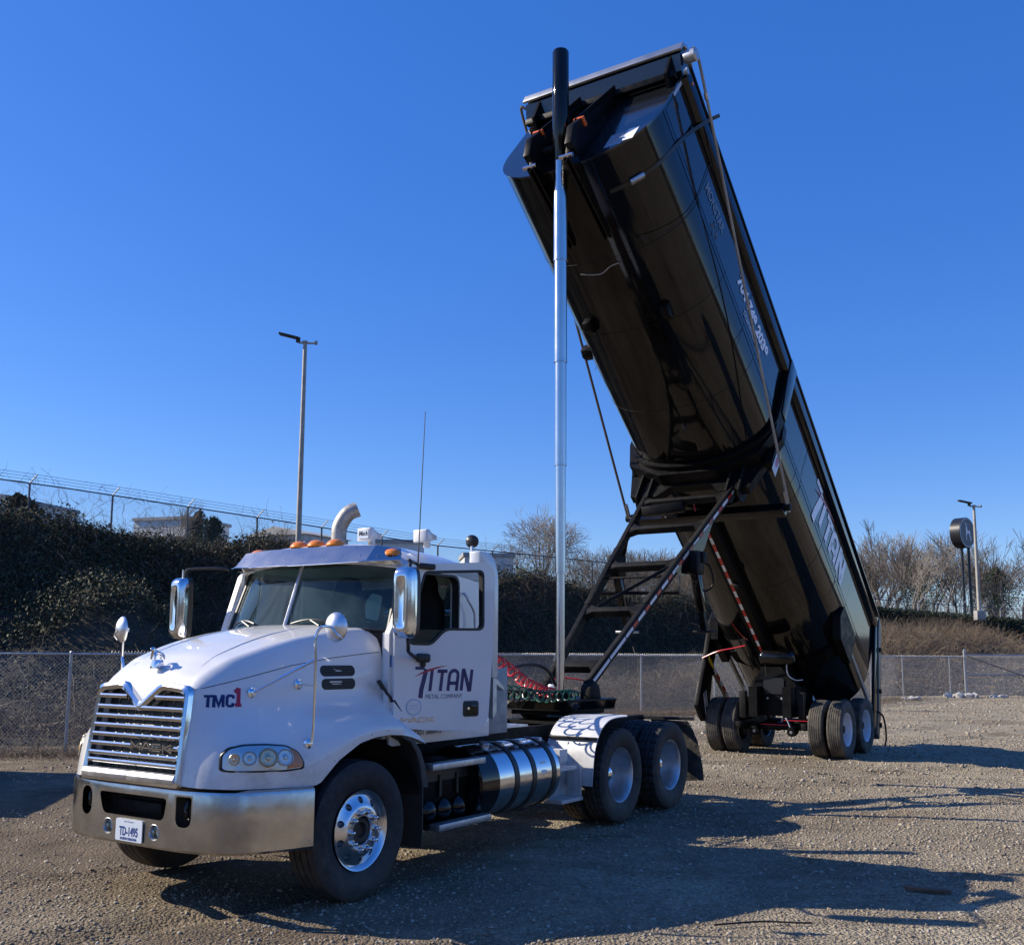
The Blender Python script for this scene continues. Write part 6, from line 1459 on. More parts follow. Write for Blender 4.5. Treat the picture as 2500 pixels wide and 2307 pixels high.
for s_ in (-1, 1):
    for a0, a1 in ((-0.05,2.44),(2.46,4.79),(4.81,6.0),(6.45,8.04),(8.06,11.45)):
        mb = MB(); mb.grid([[U(a0+(a1-a0)*i/6, s_*(HWT+0.0035), t) for t in (0.272, 0.55, 0.85, 1.09)] for i in range(7)]); tp(mb, 'reflection_sheet', M['panel'], smooth=60)  # thin sheets added over the tub paint to strengthen its sky reflection
# top rails (box with open channel look) and reflective trim
for s_ in (-1, 1):
    mb = MB(); mb.prism([(s_*1.225, -0.02), (s_*1.30, -0.02), (s_*1.30, 0.22), (s_*1.225, 0.27)], lambda a, b, t: U(t, a, b), -0.05, 11.5)
    mb.prism([(s_*1.17, -0.05), (s_*1.315, -0.05), (s_*1.315, -0.018), (s_*1.17, -0.018)], lambda a, b, t: U(t, a, b), -0.05, 11.52)
    tp(mb, 'top_rail', M['black'], bevel=0.004)
    # lower longitudinal crease trims on the belly
    mb = MB(); mb.grid([[U(s, s_*(HWT+0.004), t) for t in (1.16, 1.17, 1.185, 1.195)] for s in SS[1:]]); 
    for v_ in mb.bm.verts: pass
    tp(mb, 'side_crease', M['black'], smooth=60)
for sx0 in (4.80, 8.05, 2.45):
    for s_ in (-1, 1):
        tp(MB().tube([U(sx0-0.10*(t_-0.3), s_*(HWT+0.001), t_) for t_ in (0.28, 0.6, 0.9, 1.18)]+[U(sx0-0.1, s_*(1.218), 1.4), U(sx0-0.12, s_*1.20, 1.62)], 0.004, 5), 'panel_seam', M['plastic'])
for sx0 in (1.6, 3.3, 5.0, 7.4, 8.9, 10.1):
    pts = [U(sx0, y, t) for y, t in sect(40, 0.001, 0.3)]
    tp(MB().tube(pts, 0.0035, 4), 'weld_seam', M['blackframe'], smooth=0)
# bulkhead
mb = MB(); BO = sect(40, 0.012, -0.03); mb.prism(BO, lambda a, b, t: U(t, a, b), 11.50, 11.53); bulk = tp(mb, 'bulkhead', M['bulk'], smooth=30)
# tarp housing
mb = MB(); mb.prism([(11.50,-0.13),(11.78,-0.16),(11.885,-0.05),(11.86,0.085),(11.825,0.08),(11.84,-0.03),(11.76,-0.12),(11.50,-0.09)], lambda a, b, t: U(a, t, b), -1.30, 1.30); th = tp(mb, 'tarp_housing', M['capalu'], bevel=0.003)
mb = MB(); mb.prism([(11.54,-0.07),(11.79,-0.09),(11.80,0.10),(11.62,0.26),(11.54,0.26)], lambda a, b, t: U(a, t, b), -1.27, 1.27); mb.build('roller_shroud', M['bulk'], th)
MB().beam(U(11.62,-1.22,0.36), U(11.62,1.22,0.36), 0.10, 0.09, bev=0.008).build('front_cross_tube', M['blackframe'], th)
for y in (-1.12, 1.02):
    MB().prism([(11.52,-0.1),(11.83,-0.05),(11.72,0.48),(11.52,0.55)], lambda a, b, t: U(a, t, b), y-0.02, y+0.02).build('housing_bracket', M['blackframe'], th)
mb = MB(); mb.prism([(0.02,-0.12),(-0.26,0.02),(-0.1,0.10),(0.25,-0.03)], lambda a, b, t: U(11.80+b*0.3, a-0.0, -0.17-t), 0, 0.05); mb.build('maker_emblem', M['alu'], th)
mo = tp(MB().lathe([(0,0.0),(0.0,0.085),(0.02,0.09),(0.16,0.09),(0.18,0.075),(0.18,0.0)], U(11.70,-1.30,0.06), (0,-1,0), 24), 'tarp_motor', M['alu'])
MB().lathe([(0,0.05),(0.05,0.05),(0.05,0.0)], U(11.58,-1.30,0.24), (0,-1,0), 16).build('motor_cable_loop', M['alu'], mo)
for s_ in (-1, 1):
    P = [U(11.72, s_*1.36, -0.02), U(11.76, s_*1.42, -0.04), U(11.66, s_*1.45, -0.02), U(11.3, s_*1.45, 0.10), U(8.5, s_*1.44, 1.19), U(5.36, s_*1.42, 2.36)]
    P = [P[0], P[1]]+P[2:]
    ta = tp(MB().tube(smoothpts(P[:4], 4)+[P[4], P[5]], [0.021]*12+[0.021]*3, 8) if False else MB().tube(smoothpts(P[:4], 4)+[P[4], P[5]], 0.022, 8), 'tarp_arm', M['pole'] if s_ < 0 else M['armbrown'])
    for f_ in (0.33,): MB().tube([P[3].lerp(P[5], f_-0.33+0.02), P[3].lerp(P[5], f_-0.33+0.035)], 0.034, 8).build('arm_collar', M['alu'], ta)
    MB().lathe([(-0.05,0.0),(-0.05,0.06),(0.05,0.06),(0.05,0.0)], U(5.30,s_*1.40,2.38), (0,1,0), 16).build('arm_pivot', M['grime'], ta)
    MB().tube([U(5.55,s_*1.40,2.28), U(5.22,s_*1.40,2.40)], 0.03, 8).build('pivot_clevis', M['alu'], ta)
tp(MB().beam(U(5.28,-1.36,2.42), U(5.28,1.36,2.42), 0.17, 0.17, (0.6,0,0.7), bev=0.01), 'arm_cross_tube', M['black'])
tp(MB().lathe([(0,0.024),(0.01,0.024),(0.015,0.018),(0.016,0)], U(11.35,-1.30,0.12), (0,-1,0), 14), 'marker_light', M['amberglow'])
for t0_, s0_ in ((0.3,11.44),): tp(MB().prism([(s0_, 0.10),(s0_+0.05,0.10),(s0_+0.05,0.62),(s0_, 0.62)], lambda a, b, t: U(a, -HWT-0.002-t, b+0.05), 0, 0.002), 'label_strip', M['palegrey'], smooth=0)
# papers on the bulkhead
for (y0, t0, y1, t1, mm) in ((-1.02,1.62,-0.86,1.95,M['paper']),(-0.86,1.66,-0.62,2.02,M['stickergrey'])):
    tp(MB().prism([(y0,t0),(y1,t0),(y1,t1),(y0,t1)], lambda a, b, t: U(11.532+t, a, b), 0, 0.002), 'safety_decal', mm, smooth=0)
mb = MB()
for k in range(4): mb.beam(U(11.536,-0.84,1.70+0.08*k), U(11.536,-0.65,1.70+0.08*k), 0.002, 0.018, (0,0,1))
dl = tp(mb, 'decal_lines', M['dimgrey'], smooth=0); dl['kind'] = 'stuff'
# dog house ribs, brackets
for s_ in (-1, 1):
    y0 = s_*0.28
    mb = MB(); mb.prism([(11.53,0.24),(11.64,0.24),(11.86,1.75),(11.86,2.12),(11.70,2.36),(11.53,2.30)], lambda a, b, t: U(a, t, b), y0-0.035, y0+0.035)
    rib = tp(mb, 'lift_rib', M['blackframe'], bevel=0.005)
    cut = MB()
    for tt, w_ in ((0.85,0.035),(1.2,0.06),(1.6,0.085),(1.95,0.085)): cut.prism([(11.60+w_*0.9*math.cos(q), tt+0.11*math.sin(q)) for q in np.linspace(0, 2*math.pi, 17)[:-1]], lambda a, b, t: U(a, t, b), y0-0.1, y0+0.1)
    mb = MB(); mb.beam(U(11.68,y0,0.30), U(11.885,y0,1.80), 0.10, 0.02, (0,1,0)); mb.build('rib_flange', M['blackframe'], rib)
    cut.bm.free()
    br_ = tp(MB().prism([(11.64,1.78),(11.92,1.78),(11.96,2.05),(11.84,2.30),(11.62,2.26)], lambda a, b, t: U(a, t, b), y0+s_*0.04-0.05, y0+s_*0.04+0.05), 'trunnion_bracket', M['blackframe'], bevel=0.01)
    MB().box(U(11.86, y0+s_*0.04, 1.755), (0.13,0.15,0.05), Matrix.Rotation(R(-39.5), 3, 'Y').transposed(), 0.006).build('orange_reflector', M['stick_orange'], br_)
    MB().tube([U(11.70,y0-0.08,2.36), U(11.70,y0+0.12,2.36)], 0.03, 10).build('pivot_pin', M['chrome'], br_)
    # channel ribs running under the belly
    mb = MB(); 
    mb.prism([(11.70,2.20),(11.70,2.42),(10.45,2.30),(10.35,2.20)], lambda a, b, t: U(a, t, b), y0-0.05, y0-0.03); mb.prism([(11.70,2.20),(11.70,2.42),(10.45,2.30),(10.35,2.20)], lambda a, b, t: U(a, t, b), y0+0.03, y0+0.05)
    mb.beam(U(11.68,y0,2.41), U(10.42,y0,2.30), 0.10, 0.012, (0,1,0)); tp(mb, 'belly_channel', M['black'])
tp(MB().tube([U(11.70,-0.34,1.97), U(11.70,0.34,1.97)], 0.05, 14), 'trunnion_shaft', M['grime'])
tp(MB().tube([U(11.0,-0.20,0.95), U(11.56,0.1,0.95)], 0.02, 6), 'front_hose_stub', M['plastic'])
# ---- lift cylinder : vertical, from the nose plate to the trunnion
cb = Vector((-7.99,-0.02,1.33))
stages = [(1.33,2.86,0.058),(2.86,4.24,0.066),(4.24,5.60,0.075),(5.60,6.97,0.084),(6.97,8.36,0.092)]
lc = tp(MB().tube([cb, (cb.x,cb.y,2.87)], 0.056, 32), 'lift_cylinder', M['cylchrome'])
for z0, z1, r_ in stages[1:]:
    MB().lathe([(-0.012,r_-0.004),(-0.010,r_+0.003),(0.012,r_+0.003),(0.016,r_),(z1-z0,r_)], (cb.x,cb.y,z0), (0,0,1), 40).build('cylinder_stage', M['cylchrome'], lc)
MB().lathe([(0,0.0),(0,0.094),(0.02,0.102),(0.28,0.102),(0.30,0.112),(1.56,0.112),(1.585,0.10),(1.59,0.0)], (cb.x,cb.y,8.34), (0,0,1), 40).build('cylinder_barrel', M['black'], lc)
MB().lathe([(0,0.010),(0.012,0.010),(0.012,0)], (cb.x-0.07,cb.y+0.08,9.65), (-0.6,0.7,0), 10).build('bleed_screw', M['alu'], lc)
MB().beam((cb.x-0.14,cb.y,1.34), (cb.x+0.14,cb.y,1.34), 0.2, 0.10, bev=0.02).build('base_clevis', M['blackframe'], lc)
# strap round the belly
def belly(y, off=0.0): 
    r_ = min(1, abs(y)/(HWT+off)); return TC+(RT+off)*(1-r_**2.35)**(1/2.35)
P = [U(10.72,-1.44,-0.12+0.0), U(10.80,-1.33,0.20), U(10.90,-1.24,0.72), U(10.98,-1.24,1.15)]+[U(11.0-0.0*(1.2+y), y, belly(y, 0.012)) for y in (-1.15,-1.0,-0.85,-0.7,-0.55)]
rows = [[p+Ud(0.028,0,0), p-Ud(0.028,0,0)] for p in smoothpts(P, 4)]
mb = MB(); mb.grid(rows); tp(mb, 'tie_strap', M['plastic'], solid=0.006)
tp(MB().beam(U(11.0,-0.98,belly(-0.98,0.03)), U(11.0,-0.82,belly(-0.82,0.03)), 0.10, 0.05, bev=0.01), 'ratchet_buckle', M['alu'])
tp(MB().tube(smoothpts([U(10.24,-1.24,0.24),U(10.17,-1.235,0.9),U(10.15,-1.225,1.40),U(10.16,-1.12,1.84),U(10.20,-0.90,2.08),U(10.26,-0.62,2.22)], 5), 0.006, 5), 'light_cable', M['rubber'])
tp(MB().tube(smoothpts([U(9.95,0.35,2.24),U(9.9,0.05,2.262),U(9.98,-0.15,2.258),U(10.0,-0.3,2.25)], 5), 0.008, 5), 'belly_cable', M['alu'])
lt_ = tp(MB().box(U(10.59,1.24,1.05), (0.16,0.05,0.12), None, 0.01), 'side_latch', M['alu'])
for (s0, y0, w_) in ((8.33,1.12,0.16),(9.08,-0.66,0.12),(9.08,0.60,0.12)):
    tp(MB().prism([(s0-0.12,-0.02),(s0+0.10,-0.02),(s0+0.10,0.12),(s0-0.02,0.16),(s0-0.12,0.10)], lambda a, b, t: U(a, y0+t, belly(y0)+b), -w_/2, w_/2), 'cylinder_rest_bracket', M['blackframe'], bevel=0.006)
# ---- saddle ring with bolster
mb = MB(); C0 = sect(40, 0.010, 0.24); C1 = sect(40, 0.085, 0.24)
def s_of(t): return 6.02+0.0*t
rows = []
for (y0, t0), (y1, t1) in zip(C0, C1):
    wd = 0.13+0.10*max(0, min(1, (t1-1.0)/1.0)); sc0 = 6.30-0.22*max(0, min(1, t1/1.4))
    rows.append([U(sc0-wd, y0, t0), U(sc0-wd, y1, t1), U(sc0+wd, y1, t1), U(sc0+wd, y0, t0)])
mb.grid(rows); tp(mb, 'saddle_ring', M['blackframe'], smooth=30)
for s_ in (-1, 1):
    tp(MB().prism([(6.12,-0.05),(6.42,-0.05),(6.36,0.45),(6.20,1.1),(6.02,1.1),(6.08,0.40)], lambda a, b, t: U(a, s_*(1.30+t), b), -0.015, 0.02), 'saddle_side_plate', M['black'], bevel=0.004)
mb = MB()
mb.prism([(-1.30,1.15),(-1.335,1.50),(-1.16,2.10),(-1.02,2.62),(-0.55,2.66),(-0.35,2.45),(0.35,2.45),(0.55,2.66),(1.02,2.62),(1.16,2.10),(1.335,1.50),(1.30,1.15),(1.2,1.6),(0.9,2.0),(0,2.2),(-0.9,2.0),(-1.2,1.6)], lambda a, b, t: U(t, a, b), 5.86, 6.0)
mb.prism([(-1.28,1.2),(-1.30,1.50),(-1.12,2.08),(-0.5,2.40),(0.5,2.40),(1.12,2.08),(1.30,1.50),(1.28,1.2),(1.2,1.6),(0.9,2.0),(0,2.2),(-0.9,2.0),(-1.2,1.6)], lambda a, b, t: U(t, a, b), 6.0, 6.22)
bol = tp(mb, 'bolster', M['blackframe'], smooth=20)
for s_ in (-1, 1):
    mb = MB(); 
    for dy in (-0.10, 0.10): mb.prism([(5.72,2.15),(6.1,2.15),(6.06,2.72),(5.90,2.80),(5.76,2.7)], lambda a, b, t: U(a, s_*0.78+dy+t, b), -0.015, 0.015)
    mb.tube([U(5.90,s_*0.78-0.17,2.62), U(5.90,s_*0.78+0.17,2.62)], 0.035, 10); mb.build('hinge_bracket', M['grime'], bol)
tp(MB().prism([(-0.17,-0.10),(0.17,-0.10),(0.17,0.10),(-0.17,0.10)], lambda a, b, t: U(5.98+b*0.9, -1.20+0.0*a-t, 1.98+a*1.1), 0.0, 0.12), 'light_box', M['blackframe'])
o_ = tp(MB().prism([(5.84,1.80),(6.02,1.80),(6.02,2.25),(5.84,2.25)], lambda a, b, t: U(a, -1.325-t, b), 0, 0.004), 'warning_decal', M['whitetape'], smooth=0)
MB().prism([(5.93+0.055*math.cos(q), 2.0+0.11*math.sin(q)) for q in np.linspace(0, 2*math.pi, 21)[:-1]], lambda a, b, t: U(a, -1.330-t, b), 0, 0.001).build('decal_mark', M['redvinyl'], o_, smooth=0)
tp(MB().box(U(6.10,-1.33,1.80), (0.09,0.02,0.09), None, 0.006), 'side_marker', M['stick_orange'])
# ---- draft arms (pull frame)
def arm_y(x): return 0.30+(x+7.75)/(4.05)*0.47
ARM_LO, ARM_HI = Vector((-7.80,0,1.45)), Vector((-3.74,0,4.58))
def arm_p(f, s_, dz=0.0, dy=0.0):
    p = ARM_LO.lerp(ARM_HI, f); n_ = Vector((-(ARM_HI-ARM_LO).z, 0, (ARM_HI-ARM_LO).x)).normalized(); q = p+n_*dz; return Vector((q.x, s_*(arm_y(p.x)+dy), q.z))
for s_ in (-1, 1):
    arm = tp(MB().beam(arm_p(0,s_), arm_p(0.34,s_), 0.07, 0.13, (0,0,1), bev=0.005).beam(arm_p(0.33,s_), arm_p(0.62,s_), 0.075, 0.15, (0,0,1), bev=0.005).beam(arm_p(0.61,s_), arm_p(0.985,s_), 0.07, 0.13, (0,0,1), bev=0.005), 'draft_arm', M['grime'])
    # gusset swelling in the middle
    mb = MB(); mb.prism([(0.50,0.0),(0.53,0.20),(0.60,0.24),(0.68,0.22),(0.78,0.0)], lambda f, z, t: arm_p(f, s_, -z, t), 0.030, 0.042) ; 
    mb.build('arm_gusset', M['black'] , arm)
    # reflective tape, red and white blocks
    k = 0; f = 0.02
    while f < 0.96:
        L_ = 0.040 if k % 2 == 0 else 0.024
        col = M['whitetape'] if k % 2 == 0 else M['red']
        if f < 0.13: L_ = 0.085; col = M['whitetape']
        a_, b_ = arm_p(f, s_, 0.0, 0.0405), arm_p(min(f+L_, 0.97), s_, 0.0, 0.0405)
        dd = (b_-a_).normalized(); nn_ = Vector((0,s_,0)).cross(dd).normalized()*0.024; vsn = [a_+nn_, b_+nn_, b_-nn_, a_-nn_]
        mbt = MB(); mbt.face([v+Vector((0, s_*0.0015, 0)) for v in vsn]); mbt.build('reflective_tape', col, arm, smooth=0)
        f += L_+0.004; k += 1
    MB().tube([arm_p(0.97,s_,0,-0.09), arm_p(0.97,s_,0,0.09)], 0.055, 14).build('arm_eye', M['grime'], arm)
def rung(f, h_, name='cross_member'):
    a_, b_ = arm_p(f, 1), arm_p(f, -1); mb = MB(); mb.beam(a_, b_, 0.11, h_, (ARM_HI-ARM_LO), bev=0.008)
    # flared gussets at both ends
    d = (ARM_HI-ARM_LO).normalized(); n_ = Vector((-d.z, 0, d.x))
    for s_ in (-1, 1):
        q = arm_p(f, s_); m_ = Vector((0, -s_*0.16, 0))
        pts = [q+d*0.16, q+d*0.05+m_, q-d*0.05+m_, q-d*0.16]; A = [mb.bm.verts.new(p+n_*0.048) for p in pts]; B_ = [mb.bm.verts.new(p-n_*0.048) for p in pts]
        mb.bm.faces.new(A); mb.bm.faces.new(B_[::-1])
        for i in range(4): mb.bm.faces.new((A[i], B_[i], B_[(i+1) % 4], A[(i+1) % 4]))
    return tp(mb, name, M['grime'])
rung(0.075, 0.13); rung(0.31, 0.10); rung(0.53, 0.11); rung(0.735, 0.09); rung(0.90, 0.09)
tp(MB().tube([arm_p(0.475,1), arm_p(0.475,-1)], 0.018, 8), 'brace_tube', M['blackframe'])
tp(MB().beam(arm_p(0.32,1,0.06,-0.20), arm_p(0.50,-1,0.06,-0.05), 0.045, 0.045), 'diagonal_brace', M['grime'])
# valve box between the upper rungs and lines
tp(MB().beam(arm_p(0.845,1,0.0,-0.08), (arm_p(0.845,1).x+0.10, -0.05, arm_p(0.845,1).z+0.06), 0.20, 0.16, (0,0,1), bev=0.015), 'valve_box', M['blackframe'])
tp(MB().tube(smoothpts([arm_p(0.93,1,-0.05,-0.25), arm_p(0.88,1,-0.2,-0.35), arm_p(0.85,1,-0.15,-0.55), arm_p(0.90,1,-0.05,-0.65)], 5), 0.016, 7), 'air_line', M['rubber'])
tp(MB().tube(smoothpts([arm_p(0.80,1,-0.05,-0.05), arm_p(0.775,1,-0.12,-0.1), arm_p(0.775,1,-0.06,-0.22)], 4), 0.02, 7), 'valve_line', M['rubber'])
tp(MB().tube([Vector((-3.72,0.05,4.42)), Vector((-3.72,0.0,4.15))], 0.012, 6), 'red_cord', M['redhose'])
# landing gear hanging from the arms
for s_ in (-1, 1):
    g0 = arm_p(0.60, s_, 0.0, -0.0); gb = tp(MB().box(g0+Vector((0.12,-s_*-0.06,-0.16)), (0.26,0.20,0.34), None, 0.02), 'landing_gear', M['blackframe'])
    MB().beam(g0+Vector((0.14,s_*0.06,-0.25)), g0+Vector((0.36,s_*0.06,-0.86)), 0.12, 0.12, (0,1,0), bev=0.01).build('landing_leg', M['black'], gb)
    MB().beam(g0+Vector((0.30,s_*0.06,-0.70)), g0+Vector((0.46,s_*0.06,-1.12)), 0.085, 0.085, (0,1,0)).build('inner_leg', M['blackframe'], gb)
    MB().box(g0+Vector((0.46,s_*0.06,-1.15)), (0.30,0.26,0.035), None, 0.01).build('landing_foot', M['grime'] if s_ < 0 else M['galv'], gb)
    if s_ < 0:
        MB().tube(smoothpts([g0+Vector((0.22,-0.02,-0.16)), g0+Vector((0.34,-0.16,-0.16)), g0+Vector((0.42,-0.20,-0.28)), g0+Vector((0.44,-0.20,-0.48)), g0+Vector((0.36,-0.12,-0.56)), g0+Vector((0.22,-0.06,-0.55))], 5), 0.016, 8).build('crank_handle', M['blackframe'], gb)
        MB().box(g0+Vector((0.22,-0.14,-0.08)), (0.14,0.1,0.16), None, 0.01).build('crank_gearbox', M['grime'], gb)
ls = arm_p(0.60,1,0,0)+Vector((0.38,0.06,-0.9)); 
tp(MB().tube([arm_p(0.42,-1,-0.05,0.0)+Vector((0.6,0.0,0.0)), arm_p(0.42,-1,-0.05,0.0)+Vector((0.2,1.2,0))], 0.026, 8), 'landing_gear_shaft', M['blackframe'])
# ---- nose plate on the fifth wheel
npz = 1.20
mb = MB(); outl = roundpoly([(-8.62,-0.52),(-8.70,0.10),(-8.60,0.52),(-7.5,0.55),(-7.35,0.40),(-7.35,-0.40),(-7.5,-0.55)], [0.15,0.2,0.15,0.05,0.05,0.05,0.05], 5)
outl = [(-8.00+(a+8.00)*0.92, b) for a, b in outl]
mb.prism(outl, lambda a, b, t: (a, b, t), 1.175, 1.19)
mb.prism([(-8.00+(a+8.00)*1.04, b*1.04) for a, b in outl], lambda a, b, t: (a, b, t), 1.285, 1.30)
nose = tp(mb, 'nose_plate', M['blackframe'], bevel=0.002)
mb = MB(); n_ = len(outl); A = [mb.bm.verts.new((a, b, 1.19)) for a, b in outl]; B_ = [mb.bm.verts.new((-8.00+(a+8.00)*1.04, b*1.04, 1.285)) for a, b in outl]
for i in range(n_): mb.bm.faces.new((A[i], A[(i+1) % n_], B_[(i+1) % n_], B_[i]))
mb.build('plate_skirt', M['black'], nose)
# reflective marks along the front lip of the skirt
for (y0, y1, c_) in ((0.30,0.42,'whitetape'),(0.14,0.26,'red'),(-0.30,-0.06,'red'),(0.0,0.08,'whitetape')):
    def lip(y, z): 
        f_ = (z-1.19)/0.095; best = None
        xs_ = np.interp(y, [b for a, b in [(-8.55,-0.40),(-8.62,-0.2),(-8.645,0.10),(-8.60,0.40)]], [-8.51,-8.585,-8.615,-8.545]); return (float(xs_)-0.03*f_-0.012, y*(1+0.04*f_), z)
    mb = MB(); mb.grid([[lip(y, z) for z in (1.205, 1.255)] for y in np.linspace(y0, y1, 5)]); mb.build('reflective_mark', M[c_], nose, smooth=0)
mb = MB(); 
for s_ in (-1, 1): mb.prism([(-7.92,1.30),(-7.62,1.30),(-7.68,1.47),(-7.80,1.52),(-7.90,1.44)], lambda a, b, t: (a, s_*0.33+t, b), -0.07, 0.07)
mb.build('arm_mount', M['grime'], nose, bevel=0.01)
mb = MB(); mb.beam((-8.35,0.30,1.34), (-7.7,0.42,1.36), 0.10, 0.06, bev=0.01); mb.build('hose_tray', M['blackframe'], nose)
MB().tube(smoothpts([(-7.62,-0.28,1.47),(-7.75,-0.20,1.52),(-7.85,0.0,1.545),(-7.95,0.1,1.53)], 4), 0.010, 6).build('red_line', M['redhose'], nose)
MB().tube([(-7.60,-0.30,1.45),(-7.68,-0.24,1.53)], 0.022, 8).build('glad_hand', M['alu'], nose)
MB().beam((-8.02,0.10,1.42), (-7.88,0.10,1.42), 0.10, 0.10, bev=0.02).build('hose_fitting', M['alu'], nose)
# ---- lettering on the near side
NS = lambda s, t: U(s, -HWT-0.012, t)
mb1, mb2 = MB(), MB(); titan(mb1, mb2, lambda u, v: NS(4.12-u, 1.20-v), 1.95, 0.82, sh=0.10, w=0.125); tp(mb1, 'company_name', M['whitevinyl'], smooth=0)
for v_ in mb2.bm.verts: v_.co.y -= 0.004
tp(mb2, 'logo_swoosh', M['redvinyl'], smooth=0)
mb = MB(); textbm(mb, '704 749 2039', 0.33, lambda u, v: NS(8.55-u, 0.80-v), sx=0.80, shear=0.15, bold=0.018); tp(mb, 'phone_number', M['whitevinyl'], smooth=0)
mb = MB(); textbm(mb, 'titanmetalco', 0.20, lambda u, v: NS(8.10-u, 1.00-v), sx=0.82, bold=0.003); tp(mb, 'web_name', M['palegrey'], smooth=0)
mb = MB(); textbm(mb, 'MONSTAR', 0.27, lambda u, v: NS(10.10-u, 0.76-v), sx=0.60, bold=0.006); tp(mb, 'maker_name', M['dimgrey'], smooth=0)
mb = MB(); st = [(9.52+0.14*(1 if k % 2 == 0 else 0.4)*math.cos(math.pi*k/5+0.3), 0.95+0.14*(1 if k % 2 == 0 else 0.4)*math.sin(math.pi*k/5+0.3)) for k in range(10)]
mb.tube([NS(a, b) for a, b in st], 0.004, 4, closed=True); tp(mb, 'maker_star', M['dimgrey'], smooth=0)
# ---- tail frame, skirts, tailgate
for s_ in (-1, 1):
    tp(MB().prism([(0.08,-0.05),(-0.14,-0.05),(-0.30,0.25),(-1.06,1.50),(-1.22,1.98),(-0.95,2.02),(-0.70,1.55),(-0.12,0.42)], lambda a, b, t: U(a, s_*(1.235+t), b), -0.012, 0.045), 'tail_side_plate', M['black'], bevel=0.004)
    tp(MB().beam(U(1.12,s_*1.22,1.70), U(-1.02,s_*1.22,1.70), 0.05, 0.08, (0.6,0,0.7)), 'skirt_angle', M['galvdull'])
    tp(MB().prism([(-0.10,-0.06),(-0.26,-0.02),(-1.20,1.52),(-1.34,2.02),(-1.15,2.02),(-1.0,1.50),(-0.22,0.27)], lambda a, b, t: U(a, s_*(1.16+t), b), 0.0, 0.14), 'tail_post', M['armbrown'] if s_ < 0 else M['black'], bevel=0.006)  # near post's brown has the sunlit tone of its face put in
    mb = MB(); mb.prism([(1.85,1.62),(1.60,1.95),(0.9,1.95),(0.9,1.30),(1.75,1.30)], lambda a, b, t: U(a, s_*(1.16+t), b), -0.05, 0.10)
    tp(mb, 'bogie_hanger', M['blackframe'])
# hinge plates / cross sill at the tail and rear cross bolster
tp(MB().prism([(-1.22,1.45),(-1.22,1.70),(-0.9,2.05),(0.9,2.05),(1.22,1.70),(1.22,1.45),(0.9,1.80),(0.5,2.2),(-0.5,2.2),(-0.9,1.80)], lambda a, b, t: U(t, a, b), 1.05, 1.35), 'rear_bolster', M['blackframe'])
tp(MB().beam(U(-1.0,-1.25,1.95), U(-1.0,1.25,1.95), 0.12, 0.12, (0.6,0,0.7), bev=0.01), 'rear_sill', M['grime'])
la = tp(MB().tube(smoothpts([U(-1.02,-1.30,1.60), U(-1.22,-1.33,1.55), U(-1.42,-1.34,1.62), U(-1.62,-1.34,1.80), U(-1.60,-1.34,1.98)], 5), 0.018, 8), 'gate_latch', M['blackframe'])
for t_, s0 in ((0.5,-0.45),(1.2,-0.88),(1.75,-1.25)): MB().box(U(s0,-1.31,t_), (0.10,0.04,0.09), None, 0.01).build('gate_lug', M['grime'], la)
# swung open tailgate along the far side, hinged guard with its plate
gp = [(1.60,0.85),(1.72,1.6),(1.50,2.28),(1.42,2.75),(1.28,3.30),(0.86,3.36),(0.72,3.22),(0.95,2.70),(1.12,2.30),(1.20,1.95),(1.30,1.4),(1.38,0.9)]
gate = tp(MB().prism(gp, lambda a, b, t: U(a, 1.30+t, b), -0.02, 0.07), 'swung_guard', M['blackframe'], bevel=0.005)
mb = MB(); mb.prism([(1.16,2.86),(1.22,2.98),(0.90,3.22),(0.84,3.10)], lambda a, b, t: U(a, 1.278-t, b), 0, 0.003); mb = mb.build('maker_plate', M['plastic'], gate, smooth=0)
m3 = MB(); 
m3.tube([U(a, 1.273, b) for a, b in ((1.16,2.86),(1.22,2.98),(0.90,3.22),(0.84,3.10))], 0.004, 4, closed=True); m3.build('plate_border', M['whitetape'], gate, smooth=0)
m3 = MB(); dvx = Vector((0.90-1.22, 3.22-2.98))*0.9; 
textbm(m3, 'CLEMENT', 0.075, lambda u, v: U(1.185+dvx.x*u/0.36-v*0.55*0.6, 1.274, 2.955+dvx.y*u/0.36-v*0.9), sx=0.85, bold=0.002); m3.build('plate_lettering', M['whitetape'], gate, smooth=0)
tp(MB().tube(smoothpts([U(1.62,1.30,2.44), U(1.75,0.95,2.38), U(1.78,0.62,2.32), U(1.80,0.42,2.28)], 5), 0.013, 8), 'red_strap', M['redhose'])
tp(MB().prism([(1.60,2.38),(1.30,2.38),(1.30,2.46),(1.60,2.46)], lambda a, b, t: U(a, 1.18-t, b), 0, 0.004), 'yellow_decal', M['yellow'], smooth=0)
rl = tp(MB().beam(U(1.62,1.22,2.42), U(0.2,1.22,2.42), 0.07, 0.06, (0.6,0,0.7)), 'far_skirt_rail', M['black'])
for k in range(6):
    a0 = 1.26-0.18*k; MB().prism([(a0,2.38),(a0-0.15,2.38),(a0-0.15,2.46),(a0,2.46)], lambda a, b, t: U(a, 1.18-t, b), 0, 0.003).build('reflective_tape', M['red'] if k % 2 else M['whitetape'], rl, smooth=0)
